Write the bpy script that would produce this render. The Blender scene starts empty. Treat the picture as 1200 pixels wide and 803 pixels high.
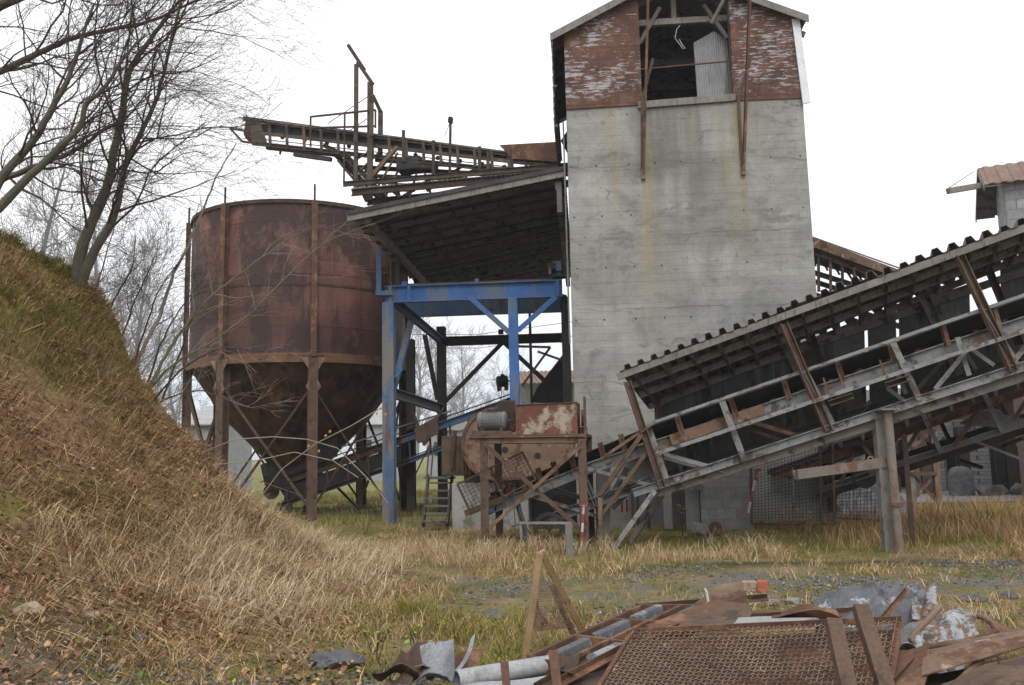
import bpy, bmesh, math, random
import numpy as np
from mathutils import Vector as V
S = bpy.context.scene
COL = S.collection
RAD = math.radians
# ------------------------------------------------------------------ camera
FOC, CX, CY, EYE = 1000.0, 600.0, 401.5, V((0, 0, 1.7))
PIT, ROL = math.atan(0.130), RAD(1.2)
_F = V((0, math.cos(PIT), math.sin(PIT)))
_R0, _U0 = V((1, 0, 0)), V((0, -math.sin(PIT), math.cos(PIT)))
_R = _R0*math.cos(ROL) - _U0*math.sin(ROL)
_U = _U0*math.cos(ROL) + _R0*math.sin(ROL)
def ray(px, py): return _F + _R*((px-CX)/FOC) - _U*((py-CY)/FOC)
def P(px, py, D):
    d = ray(px, py); return EYE + d*(D/d.y)
def PZ(px, py, z):
    d = ray(px, py); return EYE + d*((z-EYE.z)/d.z)
class Plane:
    """a vertical plane in the place, given by two points on it"""
    def __init__(s, a, b):
        s.a = a; d = V((b.x-a.x, b.y-a.y, 0)).normalized(); s.d = d
        n = V((-d.y, d.x, 0)); s.n = n if n.y > 0 else -n
    def h(s, px, py, off=0.0):
        r = ray(px, py); t = (s.a + s.n*off - EYE).dot(s.n)/r.dot(s.n); return EYE + r*t
cam = bpy.data.cameras.new('camera'); co = bpy.data.objects.new('camera', cam); COL.objects.link(co)
from mathutils import Matrix
M = Matrix((( _R.x, _U.x, -_F.x, EYE.x), (_R.y, _U.y, -_F.y, EYE.y), (_R.z, _U.z, -_F.z, EYE.z), (0, 0, 0, 1)))
co.matrix_world = M
cam.lens = 30.0; cam.sensor_width = 36.0; cam.clip_start = 0.05; cam.clip_end = 5000
S.camera = co
# ------------------------------------------------------------------ mesh builder
def rect(w, h): return [(-w/2, -h/2), (w/2, -h/2), (w/2, h/2), (-w/2, h/2)]
def Ibeam(w, h, t=.02):
    return [(-w/2, -h/2), (w/2, -h/2), (w/2, -h/2+t), (t/2, -h/2+t), (t/2, h/2-t), (w/2, h/2-t), (w/2, h/2), (-w/2, h/2), (-w/2, h/2-t), (-t/2, h/2-t), (-t/2, -h/2+t), (-w/2, -h/2+t)]
def Lbar(w, h, t=.01): return [(-w/2, -h/2), (w/2, -h/2), (w/2, -h/2+t), (-w/2+t, -h/2+t), (-w/2+t, h/2), (-w/2, h/2)]
def Ubar(w, h, t=.012):   # channel with its web on the -a side
    return [(-w/2, -h/2), (w/2, -h/2), (w/2, -h/2+t), (-w/2+t, -h/2+t), (-w/2+t, h/2-t), (w/2, h/2-t), (w/2, h/2), (-w/2, h/2)]
class MB:
    def __init__(s): s.v = []; s.f = []
    def add(s, vs, fs):
        o = len(s.v); s.v += [tuple(p) for p in vs]; s.f += [tuple(i+o for i in f) for f in fs]; return s
    def sweep(s, prof, p0, p1, up=(0, 0, 1)):
        p0, p1 = V(p0), V(p1); ax = (p1-p0)
        if ax.length < 1e-6: return s
        ax.normalize(); up = V(up)
        if abs(ax.dot(up)) > .985: up = V((0, 1, 0)) if abs(ax.y) < .9 else V((1, 0, 0))
        b = (up - ax*up.dot(ax)).normalized(); a = ax.cross(b)
        n = len(prof); vs = [p + a*x + b*y for p in (p0, p1) for x, y in prof]
        fs = [(i, (i+1) % n, n+(i+1) % n, n+i) for i in range(n)]
        fs += [tuple(range(n))[::-1], tuple(range(n, 2*n))]
        return s.add(vs, fs)
    def bar(s, p0, p1, w, h=None, up=(0, 0, 1)): return s.sweep(rect(w, h or w), p0, p1, up)
    def box(s, c, sx, sy, sz, ang=0):
        c = V(c); a = V((math.cos(ang), math.sin(ang), 0))
        return s.sweep(rect(sy, sz), c-a*sx/2, c+a*sx/2)
    def tube(s, pts, rad, n=8, caps=True):
        pts = [V(p) for p in pts]; m = len(pts)
        if not hasattr(rad, '__len__'): rad = [rad]*m
        t0 = (pts[1]-pts[0]).normalized(); ref = V((0, 0, 1)) if abs(t0.z) < .9 else V((1, 0, 0))
        a = t0.cross(ref).normalized(); vs = []
        for i in range(m):
            t = (pts[min(i+1, m-1)]-pts[max(i-1, 0)])
            t = t.normalized() if t.length > 1e-9 else t0
            a = (a - t*a.dot(t)); a = a.normalized() if a.length > 1e-9 else t.orthogonal().normalized(); b = t.cross(a)
            for k in range(n):
                q = 2*math.pi*k/n; vs.append(pts[i] + (a*math.cos(q)+b*math.sin(q))*rad[i])
        fs = [(i*n+k, i*n+(k+1) % n, (i+1)*n+(k+1) % n, (i+1)*n+k) for i in range(m-1) for k in range(n)]
        if caps: fs += [tuple(range(n))[::-1], tuple(range((m-1)*n, m*n))]
        return s.add(vs, fs)
    def lathe(s, c, axis, prof, n=32, caps=True):
        """prof: (radius, distance along axis) from c"""
        c, ax = V(c), V(axis).normalized(); a = ax.orthogonal().normalized(); b = ax.cross(a); m = len(prof)
        vs = [c + ax*t + (a*math.cos(2*math.pi*k/n)+b*math.sin(2*math.pi*k/n))*r for r, t in prof for k in range(n)]
        fs = [(i*n+k, i*n+(k+1) % n, (i+1)*n+(k+1) % n, (i+1)*n+k) for i in range(m-1) for k in range(n)]
        if caps: fs += [tuple(range(n))[::-1], tuple(range((m-1)*n, m*n))]
        return s.add(vs, fs)
    def plate(s, pts, t, nrm=None):
        """flat polygon given its thickness t, to the side of nrm"""
        pts = [V(p) for p in pts]; n = len(pts)
        if nrm is None: nrm = (pts[1]-pts[0]).cross(pts[2]-pts[0])
        d = V(nrm).normalized()*t
        vs = pts + [p+d for p in pts]
        return s.add(vs, [tuple(range(n))[::-1], tuple(range(n, 2*n))] + [(i, (i+1) % n, n+(i+1) % n, n+i) for i in range(n)])
    def sheet(s, fn, nu, nv, t=.006, closed=True):
        """solid sheet over a (u,v) grid; fn gives the point, thickness along the local normal"""
        g = [[V(fn(i/nu, j/nv)) for j in range(nv+1)] for i in range(nu+1)]
        vs = []; w = nv+1
        top = []; bot = []
        for i in range(nu+1):
            for j in range(nv+1):
                du = g[min(i+1, nu)][j]-g[max(i-1, 0)][j]; dv = g[i][min(j+1, nv)]-g[i][max(j-1, 0)]
                n = du.cross(dv); n = n.normalized() if n.length > 1e-9 else V((0, 0, 1))
                top.append(g[i][j]+n*t/2); bot.append(g[i][j]-n*t/2)
        N = len(top); fs = []
        for i in range(nu):
            for j in range(nv):
                a, b, c, d = i*w+j, (i+1)*w+j, (i+1)*w+j+1, i*w+j+1
                fs += [(a, b, c, d), (N+d, N+c, N+b, N+a)]
        for i in range(nu):
            a, b = i*w, (i+1)*w; fs.append((a, N+a, N+b, b)); a, b = i*w+nv, (i+1)*w+nv; fs.append((b, N+b, N+a, a))
        for j in range(nv):
            a, b = j, j+1; fs.append((b, N+b, N+a, a)); a, b = nu*w+j, nu*w+j+1; fs.append((a, N+a, N+b, b))
        return s.add(top+bot, fs)
def corr(p00, p10, p01, p11, n, amp, t=.006, trap=True, wob=0.0, seed=0):
    """corrugated sheet: ridges run from the u=.. edge p00-p10 towards p01-p11"""
    p00, p10, p01, p11 = map(V, (p00, p10, p01, p11)); nn = (p10-p00).cross(p01-p00).normalized()
    if nn.z < 0: nn = -nn
    if abs(nn.z) < .2 and nn.y > 0: nn = -nn
    rr = random.Random(seed); ph = [rr.uniform(-1, 1) for _ in range(n+2)]
    xs = []
    for k in range(n):
        xs += ([(k, 0), (k+.34, 0), (k+.46, 1), (k+.80, 1), (k+.92, 0)] if trap else [(k+q/8, .5-.5*math.cos(2*math.pi*q/8)) for q in range(8)])
    xs.append((n, 0)); m = MB()
    def fn(u, v):
        q, hgt = xs[int(round(u*(len(xs)-1)))]
        a = q/n; base = p00.lerp(p10, a).lerp(p01.lerp(p11, a), v)
        return base + nn*(hgt*amp*(1+wob*3*ph[int(q)]) + wob*.5*ph[int(q*.5)])
    return m.sheet(fn, len(xs)-1, 2, t)
# ------------------------------------------------------------------ objects
def _base(o):
    while o.parent: o = o.parent
    return o.location
def mesh_of(mb, name, loc, smooth=False):
    me = bpy.data.meshes.new(name)
    me.from_pydata([(x-loc[0], y-loc[1], z-loc[2]) for x, y, z in mb.v], [], mb.f)
    bm = bmesh.new(); bm.from_mesh(me); bmesh.ops.recalc_face_normals(bm, faces=bm.faces); bm.to_mesh(me); bm.free()
    if smooth:
        me.shade_smooth()
        try: me.set_sharp_from_angle(angle=RAD(38))
        except Exception: pass
    return me
def thing(name, label, cat, loc=(0, 0, 0), group=None):
    o = bpy.data.objects.new(name, None); o.empty_display_size = .2; COL.objects.link(o); o.location = V(loc)
    o['label'] = label; o['category'] = cat; o['kind'] = 'thing'
    if group: o['group'] = group
    return o
def part(name, mb, mat, parent, label=None, smooth=False, bevel=0):
    loc = _base(parent); me = mesh_of(mb, name, loc, smooth); me.materials.append(mat)
    o = bpy.data.objects.new(name, me); COL.objects.link(o); o.parent = parent
    if label: o['label'] = label
    if bevel: _bev(o, bevel)
    return o
def _bev(o, w):
    b = o.modifiers.new('bevel', 'BEVEL'); b.width = w; b.segments = 2; b.limit_method = 'ANGLE'; b.angle_limit = RAD(40)
def solo(name, mb, mat, label, cat, loc=None, group=None, smooth=False, bevel=0):
    if loc is None:
        xs, ys, zs = zip(*mb.v); loc = ((min(xs)+max(xs))/2, (min(ys)+max(ys))/2, min(zs))
    me = mesh_of(mb, name, loc, smooth); me.materials.append(mat)
    o = bpy.data.objects.new(name, me); COL.objects.link(o); o.location = loc
    o['label'] = label; o['category'] = cat; o['kind'] = 'thing'
    if group: o['group'] = group
    if bevel: _bev(o, bevel)
    return o
def copy_tree(src, loc, rz, label, scale=1.0, parent=None):
    c = src.copy(); COL.objects.link(c)
    if parent is None:
        c.location = loc; c.rotation_euler = (0, 0, rz); c.scale = (scale,)*3; c['label'] = label
    else: c.parent = parent
    for ch in list(src.children): copy_tree(ch, None, 0, None, parent=c)
    return c
# ------------------------------------------------------------------ materials
class NT:
    def __init__(s, name):
        s.m = bpy.data.materials.new(name); s.m.use_nodes = True; s.t = s.m.node_tree; s.t.nodes.clear()
        s.out = s.n('ShaderNodeOutputMaterial'); s.b = s.n('ShaderNodeBsdfPrincipled'); s.l(s.b.outputs[0], s.out.inputs[0])
        s.tc = s.n('ShaderNodeTexCoord').outputs['Object']
    def n(s, k): return s.t.nodes.new(k)
    def l(s, a, b): s.t.links.new(a, b)
    def put(s, sock, v):
        if hasattr(v, 'is_output') or isinstance(v, bpy.types.NodeSocket): s.l(v, sock)
        elif hasattr(v, '__len__') and len(v) == 3 and sock.type == 'RGBA': sock.default_value = (*v, 1)
        else: sock.default_value = v
    def map(s, sc, loc=(0, 0, 0), rot=(0, 0, 0), vec=None):
        n = s.n('ShaderNodeMapping'); s.l(vec or s.tc, n.inputs[0]); n.inputs['Scale'].default_value = sc if hasattr(sc, '__len__') else (sc,)*3
        n.inputs['Location'].default_value = loc; n.inputs['Rotation'].default_value = rot; return n.outputs[0]
    def noise(s, sc, det=5, ro=.6, vec=None, dist=0):
        n = s.n('ShaderNodeTexNoise'); s.l(vec or s.tc, n.inputs['Vector']); n.inputs['Scale'].default_value = sc
        n.inputs['Detail'].default_value = det; n.inputs['Roughness'].default_value = ro; n.inputs['Distortion'].default_value = dist; return n.outputs[0]
    def ramp(s, f, stops):
        n = s.n('ShaderNodeValToRGB'); s.l(f, n.inputs[0]); e = n.color_ramp.elements
        while len(e) < len(stops): e.new(.5)
        for q, (p, c) in zip(e, stops):
            q.position = p; q.color = (*c, 1) if hasattr(c, '__len__') else (c, c, c, 1)
        return n.outputs[0]
    def mix(s, f, a, b, mode='MIX'):
        n = s.n('ShaderNodeMix'); n.data_type = 'RGBA'; n.blend_type = mode
        s.put(n.inputs[0], f); s.put(n.inputs[6], a); s.put(n.inputs[7], b); return n.outputs[2]
    def math(s, op, a, b=0.0, clamp=False):
        n = s.n('ShaderNodeMath'); n.operation = op; n.use_clamp = clamp; s.put(n.inputs[0], a); s.put(n.inputs[1], b); return n.outputs[0]
    def sep(s, vec=None):
        n = s.n('ShaderNodeSeparateXYZ'); s.l(vec or s.tc, n.inputs[0]); return n.outputs
    def comb(s, x, y, z=0.0):
        n = s.n('ShaderNodeCombineXYZ'); s.put(n.inputs[0], x); s.put(n.inputs[1], y); s.put(n.inputs[2], z); return n.outputs[0]
    def attr(s, name):
        n = s.n('ShaderNodeAttribute'); n.attribute_name = name; return n.outputs['Fac']
    def bump(s, h, st=.3, d=.02):
        n = s.n('ShaderNodeBump'); s.l(h, n.inputs['Height']); n.inputs['Strength'].default_value = st; n.inputs['Distance'].default_value = d
        s.l(n.outputs[0], s.b.inputs['Normal'])
    def fin(s, col, rough=.85, metal=0.0, spec=.3):
        s.put(s.b.inputs['Base Color'], col); s.put(s.b.inputs['Roughness'], rough); s.put(s.b.inputs['Metallic'], metal)
        s.b.inputs['Specular IOR Level'].default_value = spec; return s.m
def weather(name, c1, c2, patches=(), scale=2.5, rough=.8, metal=0.0, bump=.35, grain=.25, grain_scale=40, spec=.3):
    n = NT(name); f = n.noise(scale, 6, .65)
    col = n.ramp(f, [(.32, c1), (.68, c2)])
    for i, (pc, thr, sc, st) in enumerate(patches):
        v = n.map((sc*st[0], sc*st[1], sc*st[2]), loc=(3.1*i+1, 7.7*i, 1.3*i))
        q = n.noise(1, 8, .68, v, .2)
        k = n.ramp(q, [(thr-.035, 0.0), (thr+.035, 1.0)]); col = n.mix(k, col, pc)
    g = n.noise(grain_scale, 4, .7)
    col = n.mix(1.0, col, n.ramp(g, [(.25, 1-grain), (.75, 1+grain)]), 'MULTIPLY')
    n.bump(g, bump, .01)
    return n.fin(col, rough, metal, spec)
U1 = (1, 1, 1); VS = (1, 1, .22)
M = {}
RU1, RU2, RU3 = (.072, .038, .025), (.14, .072, .044), (.20, .108, .06)
M['rust'] = weather('rust', RU1, RU2, [(RU3, .56, 3, U1), ((.05, .03, .025), .62, 2, U1)])
M['rust_pale'] = weather('rust_pale', (.135, .085, .058), (.205, .14, .095), [((.10, .05, .03), .56, 3, U1), ((.3, .24, .18), .62, 5, U1)])
M['rust_dark'] = weather('rust_dark', (.035, .024, .019), (.075, .046, .032), [((.13, .065, .037), .6, 3, U1)])
M['rust_brown'] = weather('rust_brown', (.082, .053, .038), (.132, .083, .056), [((.06, .04, .03), .57, 4, U1), ((.19, .105, .06), .65, 9, U1)])
M['grey_steel'] = weather('grey_steel', (.17, .172, .166), (.265, .268, .258), [((.13, .08, .052), .59, 2.2, U1), ((.075, .07, .064), .57, 4, U1), ((.34, .34, .33), .67, 7, U1)])
M['rust_orange'] = weather('rust_orange', (.11, .060, .036), (.175, .098, .055), [((.08, .045, .03), .58, 4, U1)])
M['old_iron'] = weather('old_iron', (.055, .044, .034), (.105, .082, .060), [((.16, .10, .06), .62, 3, U1), ((.03, .025, .022), .58, 2, U1)])
M['post_steel'] = weather('post_steel', (.13, .112, .094), (.21, .185, .16), [((.16, .085, .045), .55, 2.5, (1, 1, .4)), ((.07, .06, .05), .62, 4, (1, 1, .4))])
M['grey_plain'] = weather('grey_plain', (.11, .113, .113), (.19, .193, .19), [((.12, .075, .05), .66, 2, U1)])
M['dark_steel'] = weather('dark_steel', (.03, .03, .03), (.06, .058, .055), [((.09, .05, .03), .62, 2.5, U1)])
M['black'] = weather('black', (.014, .014, .014), (.03, .029, .028), [((.05, .045, .04), .64, 2, U1)], rough=.75)
M['blue'] = weather('blue', (.04, .11, .31), (.06, .16, .39), [((.12, .16, .21), .54, 1.6, VS), ((.15, .085, .05), .63, 3, VS), ((.025, .05, .11), .68, 6, U1)], rough=.6)
M['blue_worn'] = weather('blue_worn', (.05, .11, .22), (.09, .14, .22), [((.17, .15, .13), .56, 2.2, VS), ((.12, .065, .04), .6, 3, VS), ((.03, .1, .3), .62, 4, U1)], rough=.65)
M['tin'] = weather('tin', (.25, .255, .26), (.35, .355, .36), [((.16, .15, .14), .6, 1.5, VS)], rough=.55)
M['zinc'] = weather('zinc', (.17, .18, .195), (.29, .305, .325), [((.14, .15, .16), .56, 3, U1), ((.14, .06, .03), .66, 7, U1)], rough=.5, metal=.25)
M['zinc_dark'] = weather('zinc_dark', (.075, .08, .088), (.15, .157, .166), [((.30, .31, .32), .57, 5, U1), ((.05, .05, .055), .62, 2, U1), ((.13, .06, .035), .68, 6, U1)], rough=.55, metal=.2)
M['flaking'] = weather('flaking', (.20, .215, .23), (.36, .375, .385), [((.14, .08, .052), .50, 10, U1), ((.06, .055, .055), .56, 7, U1), ((.11, .12, .13), .56, 4, U1)], rough=.6)
M['wood'] = weather('wood', (.22, .14, .07), (.34, .225, .125), [((.11, .07, .04), .6, 6, (6, 6, .5))], grain_scale=60)
M['wood_grey'] = weather('wood_grey', (.15, .14, .125), (.24, .225, .20), [((.09, .08, .07), .58, 5, (5, 1, 1))], grain_scale=60)
M['wood_dark'] = weather('wood_dark', (.10, .09, .078), (.17, .153, .132), [((.04, .036, .03), .58, 3, U1)], grain_scale=60)
M['white_board'] = weather('white_board', (.62, .65, .66), (.72, .74, .75), [((.33, .25, .18), .68, 4, U1)], rough=.6)
M['bark'] = weather('bark', (.065, .058, .044), (.12, .11, .08), [((.10, .105, .05), .6, 4, U1)], grain_scale=50, bump=.7)
M['twig'] = weather('twig', (.05, .04, .034), (.075, .058, .048), bump=0)
M['twig_pale'] = weather('twig_pale', (.20, .165, .13), (.30, .25, .20), bump=0)
M['twig_green'] = weather('twig_green', (.11, .11, .06), (.17, .165, .10), bump=0)
M['mist_pale_twig'] = weather('mist_pale_twig', (.13, .125, .12), (.20, .19, .18), bump=0)  # paler than near twigs: the fading by mist is partly put into the colour
M['stone'] = weather('stone', (.17, .165, .15), (.27, .26, .24), [((.09, .09, .07), .6, 6, U1)], scale=6, bump=.7)
M['stone_dark'] = weather('stone_dark', (.06, .062, .068), (.12, .125, .13), [((.2, .2, .2), .64, 9, U1)], scale=6, bump=.7)
M['stone_pale'] = weather('stone_pale', (.25, .19, .13), (.36, .28, .20), [((.16, .12, .08), .6, 6, U1)], scale=6, bump=.7)
M['brick_red'] = weather('brick_red', (.30, .085, .05), (.42, .13, .08), [((.2, .15, .12), .62, 12, U1)], bump=.6)
M['belt_rubber'] = weather('belt_rubber', (.018, .018, .018), (.035, .034, .033), [((.06, .055, .05), .6, 2, U1)], rough=.7)
M['plain_red'] = weather('plain_red', (.30, .035, .035), (.38, .06, .05), rough=.5)
M['plain_white'] = weather('plain_white', (.46, .46, .46), (.56, .56, .56), rough=.5)
M['leaf_green'] = weather('leaf_green', (.16, .26, .04), (.30, .40, .08), bump=0)
M['leaf_orange'] = weather('leaf_orange', (.30, .14, .045), (.42, .25, .06), bump=0)
M['asbestos'] = weather('asbestos', (.12, .112, .105), (.185, .175, .165), [((.07, .065, .06), .57, 2.2, U1), ((.14, .13, .08), .66, 3, U1)])
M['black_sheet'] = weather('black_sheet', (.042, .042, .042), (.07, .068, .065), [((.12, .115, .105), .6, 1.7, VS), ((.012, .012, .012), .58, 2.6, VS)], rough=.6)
M['grey_sheet'] = weather('grey_sheet', (.065, .063, .06), (.11, .107, .10), [((.17, .16, .145), .58, 1.5, VS), ((.02, .02, .02), .56, 2.2, VS)], rough=.65)
M['red_roof'] = weather('red_roof', (.15, .10, .08), (.22, .148, .118), [((.14, .08, .06), .58, 1.2, U1)])
M['pale_wall'] = weather('pale_wall', (.25, .265, .275), (.33, .345, .355), [((.36, .36, .34), .64, .6, VS)])
# rust painted box with peeled pale patches
M['peeled'] = weather('peeled', (.105, .042, .027), (.17, .068, .042), [((.33, .29, .22), .575, 1.9, (1, 1, .8)), ((.40, .35, .28), .66, 7, (.5, 1, 1)), ((.10, .04, .025), .64, 4, U1)])

def m_concrete():
    n = NT('board_marked_concrete'); x, y, z = n.sep()
    xz = n.comb(x, z)
    base = n.ramp(n.noise(.75, 8, .68, None, .6), [(.3, (.19, .19, .178)), (.5, (.285, .283, .266)), (.68, (.375, .371, .35))])
    # boards: every course has a tone of its own
    br = n.n('ShaderNodeTexBrick'); n.l(xz, br.inputs['Vector']); br.inputs['Scale'].default_value = 1.0
    br.inputs['Color1'].default_value = (.86, .86, .86, 1); br.inputs['Color2'].default_value = (1.05, 1.05, 1.05, 1); br.inputs['Mortar'].default_value = (.62, .62, .6, 1)
    br.inputs['Mortar Size'].default_value = .006; br.inputs['Mortar Smooth'].default_value = .6; br.inputs['Brick Width'].default_value = 2.3; br.inputs['Row Height'].default_value = .17; br.offset = .37
    wob = n.noise(1.1, 3, .5); bf = n.ramp(wob, [(.38, .10), (.66, .75)])
    col = n.mix(bf, base, n.mix(1.0, base, br.outputs['Color'], 'MULTIPLY'))
    # horizontal form streaks
    hs = n.noise(1, 5, .6, n.map((.16, .16, 2.0))); col = n.mix(1.0, col, n.ramp(hs, [(.28, .84), (.72, 1.13)]), 'MULTIPLY')
    vs = n.noise(1, 6, .65, n.map((3.2, 3.2, .16), loc=(2, 8, 1))); col = n.mix(1.0, col, n.ramp(vs, [(.3, .91), (.7, 1.05)]), 'MULTIPLY')
    cr_ = n.noise(1, 8, .75, n.map((1.5, 1.5, 2.4), loc=(6, 2, 7), rot=(0, RAD(18), 0)), 1.2); col = n.mix(n.ramp(cr_, [(.585, 0.0), (.60, .55), (.66, .35), (.70, 0.0)]), col, (.12, .118, .11))
    # pour joints (long irregular dark lines)
    zz = n.math('ADD', z, n.math('MULTIPLY', n.noise(.8, 3), .35))
    pj = n.math('PINGPONG', zz, .86); pjm = n.ramp(pj, [(0.0, 1.0), (.028, 0.0)])
    col = n.mix(n.math('MULTIPLY', pjm, n.ramp(n.noise(.9, 2), [(.38, 0.0), (.56, .75)])), col, (.11, .105, .095))
    # dark grime runs from the loading door
    gr = n.noise(1, 6, .6, n.map((2.4, 2.4, .22)))
    up = n.n('ShaderNodeMapRange'); n.l(z, up.inputs[0]); up.inputs[1].default_value = 4.6; up.inputs[2].default_value = 8.8
    mid = n.n('ShaderNodeMapRange'); n.l(n.math('ABSOLUTE', n.math('ADD', x, .25)), mid.inputs[0]); mid.inputs[1].default_value = 1.7; mid.inputs[2].default_value = .7
    k = n.math('MULTIPLY', n.math('MULTIPLY', up.outputs[0], mid.outputs[0]), n.ramp(gr, [(.36, .1), (.60, 1.0)]))
    col = n.mix(n.math('MULTIPLY', k, .7), col, (.13, .125, .113))
    # yellow lichen streaks
    ye = n.noise(1, 6, .62, n.map((2.0, 2.0, .10), loc=(4.3, 0, 0)))
    mid2 = n.n('ShaderNodeMapRange'); n.l(n.math('ABSOLUTE', n.math('ADD', x, .35)), mid2.inputs[0]); mid2.inputs[1].default_value = 2.1; mid2.inputs[2].default_value = 1.2
    up2 = n.n('ShaderNodeMapRange'); n.l(z, up2.inputs[0]); up2.inputs[1].default_value = 3.6; up2.inputs[2].default_value = 8.6
    yk = n.math('MULTIPLY', n.math('MULTIPLY', n.ramp(ye, [(.50, 0.0), (.64, 1.0)]), mid2.outputs[0]), up2.outputs[0])
    col = n.mix(n.math('MULTIPLY', yk, .62), col, (.33, .25, .09))
    # dark damp patches
    dp = n.noise(1, 6, .7, n.map((.55, .55, 1.1), loc=(9, 2, 3))); col = n.mix(n.ramp(dp, [(.56, 0.0), (.64, .7)]), col, (.14, .138, .128))
    # green-brown foot
    ft = n.n('ShaderNodeMapRange'); n.l(n.math('ADD', z, n.noise(3, 4)), ft.inputs[0]); ft.inputs[1].default_value = 3.3; ft.inputs[2].default_value = 2.4
    col = n.mix(n.math('MULTIPLY', ft.outputs[0], .5), col, (.15, .145, .12))
    # bolt holes in rows
    vx = n.math('PINGPONG', n.math('ADD', x, n.math('MULTIPLY', n.noise(.7, 1), .5)), .33); vz = n.math('PINGPONG', n.math('ADD', z, .22), .62)
    d = n.math('SQRT', n.math('ADD', n.math('MULTIPLY', vx, vx), n.math('MULTIPLY', vz, vz)))
    hole = n.math('MULTIPLY', n.ramp(d, [(.016, 1.0), (.026, 0.0)]), n.ramp(n.noise(.6, 1, .5, n.map(1.0, loc=(5, 5, 5))), [(.46, 0.0), (.5, 1.0)]))
    col = n.mix(hole, col, (.03, .03, .03))
    g = n.noise(30, 5, .7); col = n.mix(1.0, col, n.ramp(g, [(.25, .8), (.75, 1.18)]), 'MULTIPLY')
    h = n.math('ADD', n.math('MULTIPLY', br.outputs['Fac'], -.6), n.math('ADD', n.math('MULTIPLY', g, .35), hs))
    n.bump(h, .5, .02)
    return n.fin(col, .9)
M['concrete'] = m_concrete()
M['concrete_low'] = weather('concrete_low', (.21, .21, .20), (.32, .315, .30), [((.13, .14, .10), .58, 1.3, U1), ((.4, .4, .38), .68, 3, U1)], scale=1.5, bump=.5)

def m_shingle():     # rust coloured bitumen shingle courses with flaked white
    n = NT('flaking_cladding'); x, y, z = n.sep()
    row = n.math('FRACT', n.math('DIVIDE', z, .285))
    base = n.ramp(n.noise(2.2, 6, .65), [(.32, (.068, .038, .030)), (.55, (.125, .062, .044)), (.72, (.185, .10, .07))])
    sc = n.noise(1, 6, .72, n.map((.9, .9, 1.3), loc=(2, 4, 5)))
    fine = n.noise(1, 6, .75, n.map((3.6, 3.6, 20.0), rot=(0, RAD(-4), 0)))
    fl = n.math('ADD', n.math('MULTIPLY', sc, .62), n.math('MULTIPLY', fine, 1.15))
    w = n.ramp(fl, [(.965, 0.0), (1.0, 1.0)]); w = n.math('MULTIPLY', w, n.ramp(z, [(.0, 1.0), (.01, 1.0)]))
    flm = n.ramp(n.math('SUBTRACT', fl, .0), [(.950, 0.0), (.985, .85)])
    lo = n.n('ShaderNodeMapRange'); n.l(z, lo.inputs[0]); lo.inputs[1].default_value = 9.95; lo.inputs[2].default_value = 10.3
    col = n.mix(n.math('MULTIPLY', flm, lo.outputs[0]), base, (.40, .41, .43))
    og = n.ramp(n.noise(1, 5, .7, n.map((5, 5, 9), loc=(8, 1, 2))), [(.62, 0.0), (.66, .75)]); col = n.mix(og, col, (.34, .15, .055))
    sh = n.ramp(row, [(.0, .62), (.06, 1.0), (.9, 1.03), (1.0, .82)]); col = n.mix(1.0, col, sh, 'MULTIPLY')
    n.bump(n.math('ADD', row, n.math('MULTIPLY', fine, .2)), .7, .03)
    return n.fin(col, .85)
M['shingle'] = m_shingle()

def m_silo():
    n = NT('silo_rust'); x, y, z = n.sep()
    base = n.ramp(n.noise(.7, 6, .6), [(.3, (.075, .036, .030)), (.5, (.13, .058, .045)), (.7, (.19, .088, .064))])
    st = n.noise(1, 7, .68, n.map((1.6, 1.6, .16))); base = n.mix(1.0, base, n.ramp(st, [(.3, .62), (.7, 1.25)]), 'MULTIPLY')
    br = n.n('ShaderNodeTexBrick'); n.l(n.comb(n.math('MULTIPLY', n.math('ARCTAN2', y, x), 3.26), n.math('ADD', z, .6)), br.inputs['Vector']); br.inputs['Scale'].default_value = 1
    for k_, c_ in (('Color1', .66), ('Color2', 1.2), ('Mortar', .35)): br.inputs[k_].default_value = (c_, c_, c_, 1)
    br.inputs['Mortar Size'].default_value = .012; br.inputs['Brick Width'].default_value = 1.7; br.inputs['Row Height'].default_value = 1.48
    base = n.mix(1.0, base, br.outputs['Color'], 'MULTIPLY')
    dk = n.noise(1, 8, .72, n.map((.7, .7, .38), loc=(4, 4, 4)), .3); base = n.mix(n.ramp(dk, [(.47, 0.0), (.535, .85)]), base, (.032, .019, .017))
    pk = n.noise(1, 8, .7, n.map((.75, .75, .55), loc=(7, 1, 9)), .4); base = n.mix(n.ramp(pk, [(.60, 0.0), (.65, .42)]), base, (.24, .115, .088))
    gy = n.noise(1, 6, .7, n.map((.9, .9, .4), loc=(1, 9, 2))); base = n.mix(n.ramp(gy, [(.64, 0.0), (.70, .5)]), base, (.22, .165, .075))
    seam = n.math('PINGPONG', n.math('ADD', z, .15), .74); base = n.mix(n.ramp(seam, [(.0, .7), (.018, 0.0)]), base, (.035, .02, .018))
    g = n.noise(26, 5, .7); base = n.mix(1.0, base, n.ramp(g, [(.25, .75), (.75, 1.2)]), 'MULTIPLY')
    n.bump(n.math('ADD', g, n.math('MULTIPLY', dk, 1.5)), .4, .02); return n.fin(base, .68, 0, .35)
M['silo'] = m_silo()
M['silo_cone'] = weather('silo_cone', (.042, .024, .017), (.10, .052, .031), [((.15, .08, .038), .6, 2.2, VS), ((.02, .013, .010), .56, 1.2, VS)])

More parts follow.
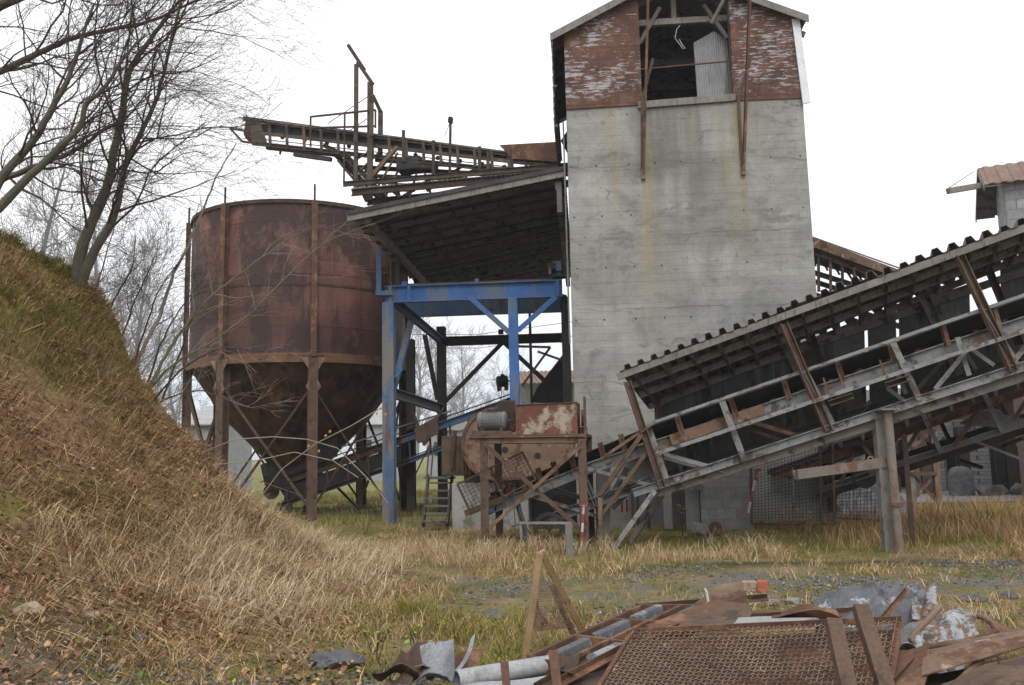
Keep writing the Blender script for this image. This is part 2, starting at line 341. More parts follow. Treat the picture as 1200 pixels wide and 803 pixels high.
def m_blocks(name, c1, c2, mort, bw, bh):
    n = NT(name); x, y, z = n.sep(); br = n.n('ShaderNodeTexBrick'); n.l(n.comb(n.math('ADD', x, y), z), br.inputs['Vector']); br.inputs['Scale'].default_value = 1
    for k, c in (('Color1', c1), ('Color2', c2), ('Mortar', mort)): br.inputs[k].default_value = (*c, 1)
    br.inputs['Mortar Size'].default_value = .008; br.inputs['Brick Width'].default_value = bw; br.inputs['Row Height'].default_value = bh
    g = n.noise(6, 6, .65); col = n.mix(1.0, br.outputs['Color'], n.ramp(g, [(.3, .75), (.7, 1.15)]), 'MULTIPLY')
    n.bump(n.math('ADD', n.math('MULTIPLY', br.outputs['Fac'], -1.0), n.math('MULTIPLY', g, .4)), .6, .015); return n.fin(col, .9)
M['blockwork'] = m_blocks('blockwork', (.25, .245, .24), (.30, .295, .285), (.215, .21, .205), .42, .22)
M['rubble_wall'] = m_blocks('rubble_wall', (.17, .168, .16), (.30, .295, .285), (.08, .075, .07), .3, .14)
M['dark_brick'] = m_blocks('dark_brick', (.13, .075, .055), (.19, .11, .08), (.12, .11, .10), .25, .075)
M['shingle_grey'] = m_blocks('shingle_grey', (.25, .25, .255), (.36, .36, .37), (.16, .15, .14), .3, .3)

def m_ground():
    n = NT('yard_ground'); x, y, z = n.sep()
    big = n.noise(.35, 6, .6); mid = n.noise(1.5, 7, .68); fine = n.noise(14, 6, .72); vf = n.noise(60, 3, .7)
    soil = n.ramp(fine, [(.3, (.03, .023, .017)), (.5, (.085, .063, .042)), (.68, (.18, .135, .09))])
    moss = n.ramp(fine, [(.3, (.05, .05, .012)), (.5, (.13, .125, .022)), (.72, (.23, .205, .045))])
    dead = n.ramp(fine, [(.3, (.12, .085, .045)), (.5, (.21, .155, .085)), (.72, (.33, .25, .14))])
    grav = n.ramp(vf, [(.36, (.022, .021, .02)), (.48, (.10, .098, .094)), (.60, (.24, .24, .235)), (.68, (.06, .058, .055))])
    col = n.mix(n.ramp(mid, [(.42, 0.0), (.56, 1.0)]), moss, dead)
    col = n.mix(n.ramp(big, [(.52, 0.0), (.64, .8)]), col, soil)
    def band(v, a, b, s):   # 1 between a and b
        r1 = n.n('ShaderNodeMapRange'); n.put(r1.inputs[0], v); r1.inputs[1].default_value = a-s; r1.inputs[2].default_value = a+s
        r2 = n.n('ShaderNodeMapRange'); n.put(r2.inputs[0], v); r2.inputs[1].default_value = b+s; r2.inputs[2].default_value = b-s
        return n.math('MULTIPLY', r1.outputs[0], r2.outputs[0])
    yj = n.math('ADD', y, n.math('MULTIPLY', n.math('SUBTRACT', n.noise(.5, 4), .5), 3.0))
    xj = n.math('ADD', x, n.math('MULTIPLY', n.math('SUBTRACT', n.noise(.6, 4), .5), 2.0))
    patchy = n.ramp(n.noise(1.1, 6, .7), [(.43, 0.0), (.63, .9)])
    # wheel-track of loose stone across the yard
    tr = n.math('MULTIPLY', n.math('MULTIPLY', band(yj, 10.2, 12.3, .6), band(xj, -1.2, 40, .8)), patchy); col = n.mix(tr, col, grav)
    # moss in the shade of the conveyor
    ms = n.math('MULTIPLY', band(yj, 15.0, 20.5, .6), band(xj, .5, 7.5, 1.0)); col = n.mix(n.math('MULTIPLY', ms, .75), col, moss)
    # wet muddy rut
    mud = n.math('MULTIPLY', band(n.math('ADD', y, n.math('MULTIPLY', n.noise(1.6, 3), 1.1)), 13.35, 13.85, .25), band(xj, 2.0, 6.6, .6)); col = n.mix(n.math('MULTIPLY', mud, .85), col, (.028, .022, .018))
    # stony soil at the foot of the bank
    near = n.math('MULTIPLY', band(yj, -8.0, 6.3, .5), band(xj, -4.0, .1, .6)); col = n.mix(n.math('MULTIPLY', near, .85), col, grav)
    # the bank: moss high on it, litter and dead grass lower
    bank = n.n('ShaderNodeMapRange'); n.l(z, bank.inputs[0]); bank.inputs[1].default_value = .35; bank.inputs[2].default_value = 1.0
    lit = n.ramp(n.noise(13, 8, .8), [(.32, (.05, .032, .02)), (.46, (.15, .088, .048)), (.56, (.25, .155, .083)), (.66, (.34, .235, .135)), (.78, (.15, .14, .04))])
    bk = n.mix(n.ramp(n.noise(.9, 6, .7), [(.50, 0.0), (.63, .85)]), lit, moss)
    hi = n.n('ShaderNodeMapRange'); n.l(n.math('ADD', z, n.noise(1.2, 4)), hi.inputs[0]); hi.inputs[1].default_value = 2.9; hi.inputs[2].default_value = 4.1
    bk = n.mix(n.math('MULTIPLY', hi.outputs[0], .75), bk, moss)
    col = n.mix(n.math('MULTIPLY', bank.outputs[0], n.math('LESS_THAN', y, 24.0)), col, bk)
    # far field
    far = n.n('ShaderNodeMapRange'); n.l(y, far.inputs[0]); far.inputs[1].default_value = 21; far.inputs[2].default_value = 24
    ff = n.ramp(n.noise(2.0, 5, .6), [(.35, (.12, .125, .03)), (.6, (.19, .175, .06)), (.75, (.25, .205, .09))])
    col = n.mix(far.outputs[0], col, ff)
    n.bump(n.math('ADD', fine, n.math('MULTIPLY', vf, .5)), .8, .04)
    return n.fin(col, .95)
M['ground'] = m_ground()
M['road'] = weather('road', (.13, .132, .138), (.20, .202, .21), [((.09, .085, .07), .58, .6, U1)], scale=.5, grain_scale=15)
def m_blade(name, stops):
    n = NT(name); col = n.ramp(n.attr('rnd'), stops); n.b.inputs['Subsurface Weight'].default_value = 0
    return n.fin(col, .8, 0, .15)
M['dry_blade'] = m_blade('dry_blade', [(0, (.22, .14, .07)), (.35, (.38, .275, .155)), (.7, (.54, .425, .265)), (1, (.66, .56, .39))])
M['brown_blade'] = m_blade('brown_blade', [(0, (.13, .07, .033)), (.35, (.28, .165, .078)), (.7, (.45, .30, .15)), (1, (.60, .46, .26))])
M['green_blade'] = m_blade('green_blade', [(0, (.065, .075, .013)), (.45, (.145, .145, .026)), (.8, (.235, .205, .05)), (1, (.34, .27, .10))])
M['sprig'] = m_blade('sprig', [(0, (.06, .11, .02)), (.5, (.13, .20, .04)), (.85, (.24, .30, .06)), (1, (.55, .45, .06))])
M['litter'] = m_blade('litter', [(0, (.07, .036, .024)), (.35, (.17, .088, .05)), (.65, (.28, .155, .09)), (.9, (.40, .27, .17)), (1, (.5, .33, .08))])
M['pebble'] = m_blade('pebble', [(0, (.05, .049, .05)), (.5, (.13, .129, .13)), (.9, (.25, .25, .25)), (1, (.40, .40, .39))])
# ------------------------------------------------------------------ terrain
RNG = np.random.default_rng(7)
def vn(x, y, s, seed=0):
    """cheap smooth noise, about -1..1"""
    x = np.asarray(x, float)*s; y = np.asarray(y, float)*s; q = seed*1.37
    return (np.sin(1.7*x+1.1*y+q)+np.sin(-1.3*x+2.1*y+2.3*q+1)+np.sin(2.9*x-.7*y+.7*q+2)*.7+np.sin(.6*x+3.3*y+1.9*q)*.6)/3.3
MR = np.array([0, 1.4, 2.0, 2.6, 2.8, 3.2, 3.73, 4.1, 4.66, 5.4, 6.2, 7.0, 8.0])
MZ = np.array([5.3, 4.85, 4.45, 4.0, 3.75, 2.85, 2.1, 1.72, 1.15, .55, .25, .08, 0.0])      # steep right side
MR2 = np.array([0, 2, 3, 4, 5, 6, 7, 8, 9.5])
MZ2 = np.array([5.3, 4.45, 3.5, 2.45, 1.45, .75, .32, .10, 0])       # long front slope
def H(x, y):
    x = np.asarray(x, float); y = np.asarray(y, float)
    dx = x+8.6; dy = y-12.2
    dyy = np.where(dy > 0, dy*1.7, dy*.86); dxx = np.where(dx < 0, dx*.45, dx)
    r = np.hypot(dxx, dyy); r = r + vn(x, y, .9, 3)*.22*np.clip(r/3, 0, 1)
    k = np.clip((dxx/np.maximum(r, .3)-.72)/.22, 0, 1)
    m = np.interp(r, MR, MZ)*k + np.interp(r, MR2, MZ2)*(1-k)
    rough = np.clip(m*.6, .15, 1.0)*(vn(x, y, 2.3, 1)*.10+vn(x, y, 5.1, 2)*.05+vn(x, y, 11.3, 6)*.032)
    b = vn(x, y, .45, 5)*.05*np.clip((40-np.abs(y-15))/20, 0, 1)
    return m + rough*np.clip(m, .12, 1)*1.5 + b - .03
def hz(x, y): return float(H(x, y))
def axis_steps(stops):
    out = [stops[0][0]]
    for (a, _), (b, st) in zip(stops, stops[1:]):
        k = max(1, int(round((b-a)/st))); out += list(np.linspace(a, b, k+1)[1:])
    return np.array(out)
gx = axis_steps([(-900, 0), (-120, 130), (-30, 15), (-9.5, 1.2), (.6, .075), (8, .14), (30, 1.2), (120, 15), (900, 130)])
gy = axis_steps([(-60, 0), (-6, 6), (3, .8), (13.5, .075), (18, .14), (30, .6), (80, 5), (200, 24), (1400, 200)])
GX, GY = np.meshgrid(gx, gy, indexing='ij'); GZ = H(GX, GY)
def grid_mesh(name, GX, GY, GZ, mat):
    nx, ny = GX.shape; co_ = np.stack([GX, GY, GZ], -1).reshape(-1, 3)
    i, j = np.meshgrid(np.arange(nx-1), np.arange(ny-1), indexing='ij'); a = (i*ny+j).ravel()
    f = np.stack([a, a+ny, a+ny+1, a+1], 1)
    return np_mesh(name, co_, f, mat, smooth=True)
def np_mesh(name, co_, f, mat, rnd=None, smooth=False):
    me = bpy.data.meshes.new(name); k = f.shape[1]
    me.vertices.add(len(co_)); me.vertices.foreach_set('co', co_.astype(np.float32).ravel())
    me.loops.add(f.size); me.loops.foreach_set('vertex_index', f.astype(np.int32).ravel())
    me.polygons.add(len(f)); me.polygons.foreach_set('loop_start', np.arange(0, f.size, k, dtype=np.int32)); me.polygons.foreach_set('loop_total', np.full(len(f), k, np.int32))
    if rnd is not None:
        at = me.attributes.new('rnd', 'FLOAT', 'POINT'); at.data.foreach_set('value', rnd.astype(np.float32))
    me.update(calc_edges=True); me.materials.append(mat)
    if smooth: me.shade_smooth()
    o = bpy.data.objects.new(name, me); COL.objects.link(o); return o
g = grid_mesh('ground', GX, GY, GZ, M['ground']); g['kind'] = 'structure'
# road on the right, a strip following the ground
rx = np.linspace(6, 60, 55); rv = np.linspace(0, 1, 6)
RX, RV = np.meshgrid(rx, rv, indexing='ij'); RY = 25.5 + (RX-6)*.02 + RV*7.0 + vn(RX, RX*0, .5, 4)*.25*(1-RV)
RZ = H(RX, RY)+.035
r = grid_mesh('road', RX, RY, RZ, M['road']); r['kind'] = 'structure'

# ------------------------------------------------------------------ blades of grass, litter, pebbles
def blades(name, x, y, hgt, wid, lean, mat, ldir=None, droop=1.0, tint=0.0, spr=.75, per=0, var=.2):
    n = len(x); z = H(x, y)-.01
    a = RNG.uniform(0, 2*np.pi, n) if ldir is None else ldir + RNG.normal(0, spr, n)
    ux, uy = np.cos(a), np.sin(a); wa = RNG.uniform(0, 2*np.pi, n); wx, wy = np.cos(wa), np.sin(wa)
    wid = wid*RNG.uniform(.55, 1.7, n)
    le = lean*(.4+RNG.random(n)*1.0)
    co_ = np.zeros((n, 5, 3))
    for k, (t, wf) in enumerate(((0, 1.0), (.55, .8), (1.0, 0))):
        off = le*hgt*(t**1.7); zz = hgt*(t - .42*droop*np.clip(le, 0, 1.4)*t**2.4)
        for q, sg in enumerate((-1, 1)):
            idx = 2*k+q if k < 2 else 4
            co_[:, idx, 0] = x+ux*off+sg*wx*wid*wf/2; co_[:, idx, 1] = y+uy*off+sg*wy*wid*wf/2; co_[:, idx, 2] = z+zz
    b = np.arange(n)[:, None]*5
    f = np.concatenate([b+np.array([[0, 1, 3]]), b+np.array([[0, 3, 2]]), b+np.array([[2, 3, 4]])])
    cl_ = np.repeat(RNG.normal(0, var, n//per), per) if per else vn(x, y, 1.4, 88)*var
    rnd = np.repeat(np.clip(.5+(RNG.beta(2, 2, n)-.5)*.8+cl_+tint, 0, 1), 5)
    o = np_mesh(name, co_.reshape(-1, 3), f, mat, rnd); return o
def scatter(n, x0, x1, y0, y1, dens):
    x = RNG.uniform(x0, x1, n); y = RNG.uniform(y0, y1, n); k = RNG.random(n) < dens(x, y); return x[k], y[k]
def clump(x, y, per, rad):
    X = np.repeat(x, per)+RNG.normal(0, rad, len(x)*per); Y = np.repeat(y, per)+RNG.normal(0, rad, len(y)*per); return X, Y
def sm(v, a, b): return np.clip((v-a)/(b-a), 0, 1)
def stuff(o, label, cat): o['kind'] = 'stuff'; o['label'] = label; o['category'] = cat
# slope direction of the bank: dead grass hangs downhill
def downhill(x, y): e = .15; return np.arctan2(-(H(x, y+e)-H(x, y-e)), -(H(x+e, y)-H(x-e, y)))
# 1. tall straw-coloured grass along the foot of the bank
def toe(x, y):   # distance band where the tall grass grows
    z = H(x, y); return sm(z, .02, .12)*sm(z, 1.5, .9)*sm(y, 7.6, 8.6)*sm(y, 15, 13)*sm(x, -4.8, -3.8)*sm(x, .5, -.3)
def toe2(x, y): return toe(x, y)*np.clip(.55+vn(x, y, 1.6, 9)*.9, 0, 1)
x, y = scatter(6500, -5.2, .8, 7.4, 15, toe2); X, Y = clump(x, y, 15, .06)
b1 = blades('dry_grass', X, Y, RNG.uniform(.10, .42, len(X))*np.repeat(RNG.uniform(.6, 1.25, len(x)), 15), .0065, .75, M['dry_blade'], ldir=-.5, droop=1.25, tint=.12, spr=1.3, per=15, var=.2)
stuff(b1, 'tall straw coloured dry grass along the foot of the bank', 'grass')
# 2. matted brown dead grass on the bank
def mat_d(x, y): z = H(x, y); return sm(z, .02, .30)*np.clip(.6+vn(x, y, 1.1, 21)*1.0, .22, 1)*np.where((y < 6.4) & (x > -3.6), np.clip(.35+vn(x, y, 1.8, 22), .06, 1), 1)*sm(z, 5.5, 4.0)
x, y = scatter(13000, -9.5, -.6, 3.2, 13.5, mat_d); X, Y = clump(x, y, 15, .085)
b2 = blades('dead_grass', X, Y, RNG.uniform(.09, .32, len(X))*np.repeat(RNG.uniform(.35, 1.4, len(x)), 15), .0065, 1.2, M['brown_blade'], ldir=downhill(X, Y)+np.repeat(RNG.normal(0, .6, len(x)), 15), droop=1.7, spr=.6, tint=.08, per=15, var=.24)
stuff(b2, 'matted brown dead grass hanging down the earth bank', 'grass')
# pale tufts on the bank's crest
x, y = scatter(1500, -8.6, -2.6, 6.0, 12.4, lambda x, y: sm(H(x, y), .9, 1.5)*np.clip(.12+vn(x, y, 1.9, 33)*1.3, 0.03, 1)); X, Y = clump(x, y, 26, .06)
b3 = blades('straw_tuft', X, Y, RNG.uniform(.12, .42, len(X))*np.repeat(RNG.uniform(.4, 1.3, len(x)), 26), .006, .95, M['dry_blade'], ldir=downhill(X, Y)+np.repeat(RNG.normal(0, .5, len(x)), 26), droop=1.4, tint=-.16, spr=.6, per=26)
stuff(b3, 'pale straw tufts hanging over the upper part of the bank', 'grass')
# 3. moss and short green grass
def gr_d(x, y):
    z = H(x, y); hi = sm(z, 2.2, 3.3)*np.clip(.5+vn(x, y, 1.3, 40)*1.0, 0.12, 1)
    lo = np.where(z < .25, np.clip(.35+vn(x, y, .9, 41)*.9, .05, 1), np.clip(vn(x, y, 1.7, 42)-.25, 0, 1))
    tr = sm(np.abs(y-11.0), .8, 1.5)*1.0; tr = np.where(x < -.8, 1, tr)
    return np.maximum(hi, lo*np.maximum(tr, .4))*np.where((y < 6.2) & (x > -3.4) & (x < .6), .5, 1)
x, y = scatter(26000, -9.5, 9, 4.5, 20.5, gr_d); X, Y = clump(x, y, 10, .06)
b4 = blades('green_grass', X, Y, RNG.uniform(.03, .11, len(X)), .006, .9, M['green_blade'])
stuff(b4, 'short mossy green grass over the yard and the bank top', 'grass')
# 4. ankle-high dead grass over the yard
def yd(x, y):
    z = H(x, y); tr = .12+.88*sm(np.abs(y-11.0), .6, 1.7); tr = np.where(x < -.8, 1, tr)
    mid = np.where((x > .5) & (x < 6.5) & (y > 15) & (y < 19), .18, 1)
    mud = np.where((x > 2) & (x < 6.6) & (y > 12.8) & (y < 13.6), .05, 1)
    return sm(z, .5, .2)*np.clip(.40+vn(x, y, 1.0, 50)*.9, .04, 1)*tr*mid*mud*np.where((y < 6.4) & (x > -3.4) & (x < .6), .15, 1)
x, y = scatter(7800, -3, 10, 6, 21, yd); X, Y = clump(x, y, 12, .08)
b5 = blades('yard_grass', X, Y, RNG.uniform(.05, .22, len(X)), .0065, .8, M['brown_blade'], tint=.12, per=12)
stuff(b5, 'ankle high dead brown grass over the yard', 'grass')
# 5. rank brown growth on the right, in front of the road
def rk(x, y): return sm(x, 4.9, 6.0)*sm(y, 14.5, 15.5)*sm(y, 25, 23)*np.clip(.5+vn(x, y, .8, 60)*.9, .1, 1)
x, y = scatter(5200, 4.5, 22, 14, 25, rk); X, Y = clump(x, y, 12, .10)
b6 = blades('rank_grass', X, Y, RNG.uniform(.15, .62, len(X))*np.repeat(RNG.uniform(.4, 1.2, len(x)), 12), .008, .5, M['brown_blade'], tint=-.06)
stuff(b6, 'knee high rank brown weeds between the conveyor posts and the road', 'weeds')
# band of tufts in front of the machinery
x, y = scatter(560, -3.5, 4.6, 13.2, 16.3, lambda x, y: np.clip(.5+vn(x, y, 1.3, 61)*1.1, .08, 1)*sm(H(x, y), .5, .2)*np.where(x > .8, .35, 1)); X, Y = clump(x, y, 22, .08)
b7 = blades('tussock_grass', X, Y, RNG.uniform(.15, .42, len(X)), .007, .6, M['dry_blade'], tint=-.05, per=22)
stuff(b7, 'straw tussocks in front of the rusty crusher stand', 'grass')
# fresh green tufts near the wooden stakes and under the machinery
x, y = scatter(110, -1.6, .9, 7.0, 9.6, lambda x, y: np.clip(.4+vn(x, y, 2.0, 62), 0, 1)); X, Y = clump(x, y, 45, .07)
b8 = blades('fresh_grass', X, Y, RNG.uniform(.10, .34, len(X)), .006, .75, M['green_blade'], tint=.15)
stuff(b8, 'fresh green and yellow tufts behind the scrap heap', 'grass')
x, y = scatter(4200, 4.5, 22, 14, 25, lambda x, y: sm(x, 4.9, 6.0)*np.clip(.4+vn(x, y, 1.1, 64), .1, 1)); X, Y = clump(x, y, 9, .10)
b10 = blades('weed_grass', X, Y, RNG.uniform(.08, .34, len(X)), .009, .6, M['green_blade'], tint=.1)
stuff(b10, 'green undergrowth between the rank weeds on the right', 'grass')
x, y = scatter(900, -8.5, -1.5, 4.5, 12, lambda x, y: sm(H(x, y), .4, .9))
b12 = blades('dead_stalk', x, y, RNG.uniform(.3, .9, len(x)), .010, 1.4, M['brown_blade'], ldir=downhill(x, y), droop=1.9, spr=.9, tint=-.1)
stuff(b12, 'long dead brown stalks lying down the bank', 'stalks')
x, y = scatter(9500, -9, -1.0, 3.8, 12.6, lambda x, y: sm(H(x, y), .2, .6)*np.clip(vn(x, y, 1.25, 90)*1.5-.15+.85*sm(H(x, y), 2.0, 3.6), 0, 1)); X, Y = clump(x, y, 14, .06)
b13 = blades('moss_grass', X, Y, RNG.uniform(.06, .24, len(X)), .0065, .9, M['green_blade'], ldir=downhill(X, Y), droop=1.3, tint=.05, per=14, var=.18)
stuff(b13, 'yellow green moss and grass patches on the earth bank', 'grass')
# long arching straw stalks on the toe of the bank
x, y = scatter(700, -4.6, .2, 8.0, 13.5, lambda x, y: toe(x, y)*np.clip(.5+vn(x, y, 1.4, 65), 0, 1)); X, Y = clump(x, y, 7, .10)
b11 = blades('straw_stalk', X, Y, RNG.uniform(.35, .8, len(X)), .0055, .9, M['dry_blade'], ldir=-.2, droop=1.5, tint=.25, spr=1.2)
stuff(b11, 'long arching straw stalks rising from the dry grass', 'grass')
# meadow behind the silo
x, y = scatter(5000, -9, 6, 21, 42, lambda x, y: np.clip(.6+vn(x, y, .6, 63), .2, 1)); X, Y = clump(x, y, 7, .14)
b9 = blades('meadow_grass', X, Y, RNG.uniform(.08, .3, len(X)), .016, .6, M['green_blade'], tint=.22)
stuff(b9, 'rough green meadow grass behind the steel silo', 'grass')
def leaves(name, x, y, size, mat, tint=0.0, lift=.03):
    n = len(x); z = H(x, y)+RNG.uniform(0, lift, n); s = size*RNG.uniform(.5, 1.25, n)
    a = RNG.uniform(0, 2*np.pi, n); ca, sa = np.cos(a), np.sin(a); tl = RNG.normal(0, .45, n); t2 = RNG.normal(0, .45, n); cu = RNG.uniform(-.1, .35, n)
    loc = np.array([[-.5, 0, 0], [-.1, -.36, 1], [.25, -.28, 1], [.55, 0, .3], [.25, .28, 1], [-.1, .36, 1]])
    co_ = np.zeros((n, 6, 3))
    for k, (u, v, c) in enumerate(loc):
        co_[:, k, 0] = x+s*(u*ca-v*sa); co_[:, k, 1] = y+s*(u*sa+v*ca); co_[:, k, 2] = z+s*(u*tl+v*t2+c*cu*.6)+.008
    b = np.arange(n)[:, None]*6; f = np.concatenate([b+np.array([[0, 1, 2, 3]]), b+np.array([[0, 3, 4, 5]])])
    return np_mesh(name, co_.reshape(-1, 3), f, mat, np.repeat(np.clip(RNG.beta(1.6, 1.9, n)+tint, 0, 1), 6))
x, y = scatter(62000, -8.5, .5, 3.2, 12.5, lambda x, y: np.clip(.42+vn(x, y, 1.2, 70)*.8, .08, 1)*np.where(H(x, y) > 3.2, .25, 1)*sm(x, -1.0, -2.4))
l1 = leaves('fallen_leaves', x, y, .047, M['litter'], lift=.11); stuff(l1, 'brown fallen leaves littering the earth bank', 'leaves')
x, y = scatter(5200, -7, .6, 4.0, 9.5, lambda x, y: np.clip(.12+vn(x, y, 2.1, 71)*.9, 0, 1)*np.where(H(x, y) > 1.6, .2, 1))
l2 = leaves('ground_ivy', x, y, .036, M['sprig'], lift=.07); stuff(l2, 'small fresh green sprigs scattered over the soil and litter', 'weeds')
def pebbles(name, x, y, s0, s1, mat):
    n = len(x); s = s0*(s1/s0)**(RNG.random(n)**2.2); z = H(x, y)+s*.12
    base = np.array([[1, 0, 0], [-1, 0, 0], [0, 1, 0], [0, -1, 0], [0, 0, .75], [0, 0, -.75]])
    fc = np.array([[0, 2, 4], [2, 1, 4], [1, 3, 4], [3, 0, 4], [2, 0, 5], [1, 2, 5], [3, 1, 5], [0, 3, 5]])
    co_ = base[None]*s[:, None, None]*RNG.uniform(.5, 1.2, (n, 6, 1))*.5; a = RNG.uniform(0, 2*np.pi, n)
    ca, sa = np.cos(a)[:, None], np.sin(a)[:, None]; X = co_[..., 0]*ca-co_[..., 1]*sa; Yy = co_[..., 0]*sa+co_[..., 1]*ca
    co_ = np.stack([X+x[:, None], Yy+y[:, None], co_[..., 2]+z[:, None]], -1)
    f = (np.arange(n)[:, None, None]*6+fc[None]).reshape(-1, 3)
    return np_mesh(name, co_.reshape(-1, 3), f, mat, np.repeat(RNG.beta(1.8, 2.2, n), 6))
x1, y1 = scatter(26000, -3.6, 1.2, 3.6, 7.2, lambda x, y: np.clip(.5+vn(x, y, 1.6, 80)*.8, .03, 1)*sm(H(x, y), .7, .3))
x2, y2 = scatter(26000, -1.0, 11, 9.0, 13.2, lambda x, y: np.clip(.25+vn(x, y, .9, 81)*1.0, .01, 1)*sm(x, -1, .4))
x3, y3 = scatter(1500, 4, 14, 19, 26, lambda x, y: np.clip(.3+vn(x, y, .7, 82), .02, 1))
p1 = pebbles('gravel', np.concatenate([x1, x2, x3]), np.concatenate([y1, y2, y3]), .014, .075, M['pebble'])
stuff(p1, 'loose grey gravel at the foot of the bank and along the track', 'gravel')
# ------------------------------------------------------------------ concrete tower
YAW = RAD(4.7)
EU = V((math.cos(YAW), -math.sin(YAW), 0)); EV = V((math.sin(YAW), math.cos(YAW), 0))
O = P(671, 430, 19.7); O.z = 0
FR = Plane(O, O+EU)
def T(u, v, z): return O + EU*u + EV*v + V((0, 0, z))
def uz(px, py, v=0):
    p = FR.h(px, py, v) - O; return p.dot(EU), p.z
W = uz(958, 340)[0]; DEP = 5.2
ZC = uz(664, 128)[1]       # top of the concrete
uL, uR = uz(664, 128)[0], uz(943, 115)[0]
t = thing('concrete_tower', 'tall board marked concrete tower with a rusty clad gable and open loading door', 'tower', T(W/2, DEP/2, 0))
m = MB()
th = .3
def wall(a, b, z0, z1, thick, mb=None):
    mb = mb or MB(); a, b = V(a), V(b); d = (b-a).normalized(); n = V((-d.y, d.x, 0))
    return mb.plate([(a.x, a.y, z0), (b.x, b.y, z0), (b.x, b.y, z1), (a.x, a.y, z1)], thick, n)
du0, dz0 = uz(752, 112); du1, dz1 = uz(858, 112)
# walls of the shaft (front, left, right, rear) slightly tapering upward as photographed
def taper_box(u0, u1, v0, v1, ta, z0, z1):
    mm = MB(); q = [T(u0, v0, z0), T(u1, v0, z0), T(u1, v1, z0), T(u0, v1, z0), T(u0+ta, v0, z1), T(u1-ta, v0, z1), T(u1-ta, v1, z1), T(u0+ta, v1, z1)]
    return mm.add(q, [(0, 3, 2, 1), (4, 5, 6, 7), (0, 1, 5, 4), (1, 2, 6, 5), (2, 3, 7, 6), (3, 0, 4, 7)])
part('concrete_wall', taper_box(0, W, 0, DEP, .03, -.3, ZC), M['concrete'], t, bevel=.03)
# rust clad upper storey
zg = ZC
zeL = uz(664, 38, -.03)[1]; zeR = zeL
uMid = W*.485; zr = zeL+1.35
gl0, gl1 = uz(750, 60)[0], uz(857, 60)[0]
def roofz(u): return zeL + (zr-zeL)*(1-abs(u-uMid)/(uMid if u < uMid else (W-uMid)))
cl = MB(); cl.plate([T(.03, -.03, zg-.02), T(gl0, -.03, zg-.0), T(gl0, -.03, roofz(gl0)), T(.03, -.03, roofz(.03))], .14, EV)
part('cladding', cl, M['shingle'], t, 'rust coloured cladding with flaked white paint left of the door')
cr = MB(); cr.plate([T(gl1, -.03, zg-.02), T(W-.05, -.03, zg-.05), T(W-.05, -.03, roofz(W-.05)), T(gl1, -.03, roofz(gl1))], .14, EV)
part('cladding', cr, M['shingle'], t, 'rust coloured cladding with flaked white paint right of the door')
for u0, v0, u1, v1 in ((.03, .12, .03, DEP), (W-.15, .12, W-.15, DEP)):
    part('side_wall', MB().plate([T(u0, v0, zg), T(u1, v1, zg), T(u1, v1, zeL), T(u0, v0, zeL)], .12, EU), M['wood_dark'], t)
bw = MB()     # rear wall in boards with a broken-out gap
h0, h1 = 2.05, 2.75; zb0, zb1 = zg+.95, zg+1.25
for a, b, c, d in ((.15, h0, zg, zeL+.2), (h1, W-.15, zg, zeL+.2), (h0, h1, zg, zb0), (h0, h1, zb1, zeL+.2)):
    bw.plate([T(a, DEP-.1, c), T(b, DEP-.1, c), T(b, DEP-.1, d), T(a, DEP-.1, d)], .08, EV)
bw.plate([T(.15, DEP-.09, zeL+.2), T(W-.15, DEP-.09, zeL+.2), T(uMid, DEP-.09, zr-.03)], .06, EV)
part('rear_wall', bw, M['wood_dark'], t)
part('attic_floor', MB().plate([T(.2, .2, zg+.01), T(W-.2, .2, zg+.01), T(W-.2, DEP-.2, zg+.01), T(.2, DEP-.2, zg+.01)], .06, V((0, 0, 1))), M['wood_dark'], t)
# broken planks across the gap at the rear
for a, b, c, d in ((2.0, 1.25, 2.9, 1.02), (2.35, 1.0, 2.8, 1.3)):
    part('loose_board', MB().bar(T(a, DEP-.3, zg+b), T(c, DEP-.35, zg+d), .03, .12), M['white_board'], t)
# loading sill and beams in the gable
s0, s1 = uz(747, 120)[0], uz(862, 120)[0]
part('sill_beam', MB().plate([T(s0, -.07, zg-.10), T(s1, -.07, zg-.04), T(s1, -.07, zg+.14), T(s0, -.07, zg+.07)], .3, EV), M['wood_grey'], t, bevel=.01)
zt = uz(800, 24, .3)[1]
part('tie_beam', MB().bar(T(gl0-.1, .35, zt), T(gl1+.05, .35, zt), .12, .15), M['wood_grey'], t)
part('tie_beam', MB().bar(T(.2, 2.4, zt-.1), T(W-.2, 2.4, zt-.1), .15, .17), M['wood_dark'], t)
part('tie_beam', MB().bar(T(.2, 4.0, zt-.1), T(W-.2, 4.0, zt-.1), .15, .17), M['wood_dark'], t)
part('king_post', MB().bar(T(uMid, .37, zt+.08), T(uMid, .37, zr-.2), .12), M['wood_dark'], t)
zb = uz(800, 77, .02)[1]
part('cross_bar', MB().tube([T(gl0-.05, .05, zb-.02), T(gl1+.02, .05, zb+.06)], .018, 6), M['rust'], t)
for uu in (gl0, gl1):
    sg = 1 if uu == gl1 else -1
    part('door_post', MB().bar(T(uu+sg*.06, .2, zg), T(uu+sg*.06, .2, roofz(uu)), .12), M['wood_dark'], t)
    part('knee_brace', MB().bar(T(uu-sg*.02, .28, zt-.55), T(uu-sg*.55, .28, zt+.35), .09), M['wood_dark'], t)
for v in (.5, 1.6, 2.7, 3.8, 4.9):
    for a, za, b, zb_ in ((-.25, zeL-.17, uMid, zr-.10), (W+.25, zeL-.17, uMid, zr-.10)):
        part('rafter', MB().bar(T(a, v, za), T(b, v, zb_), .08, .12), M['wood_dark'], t)
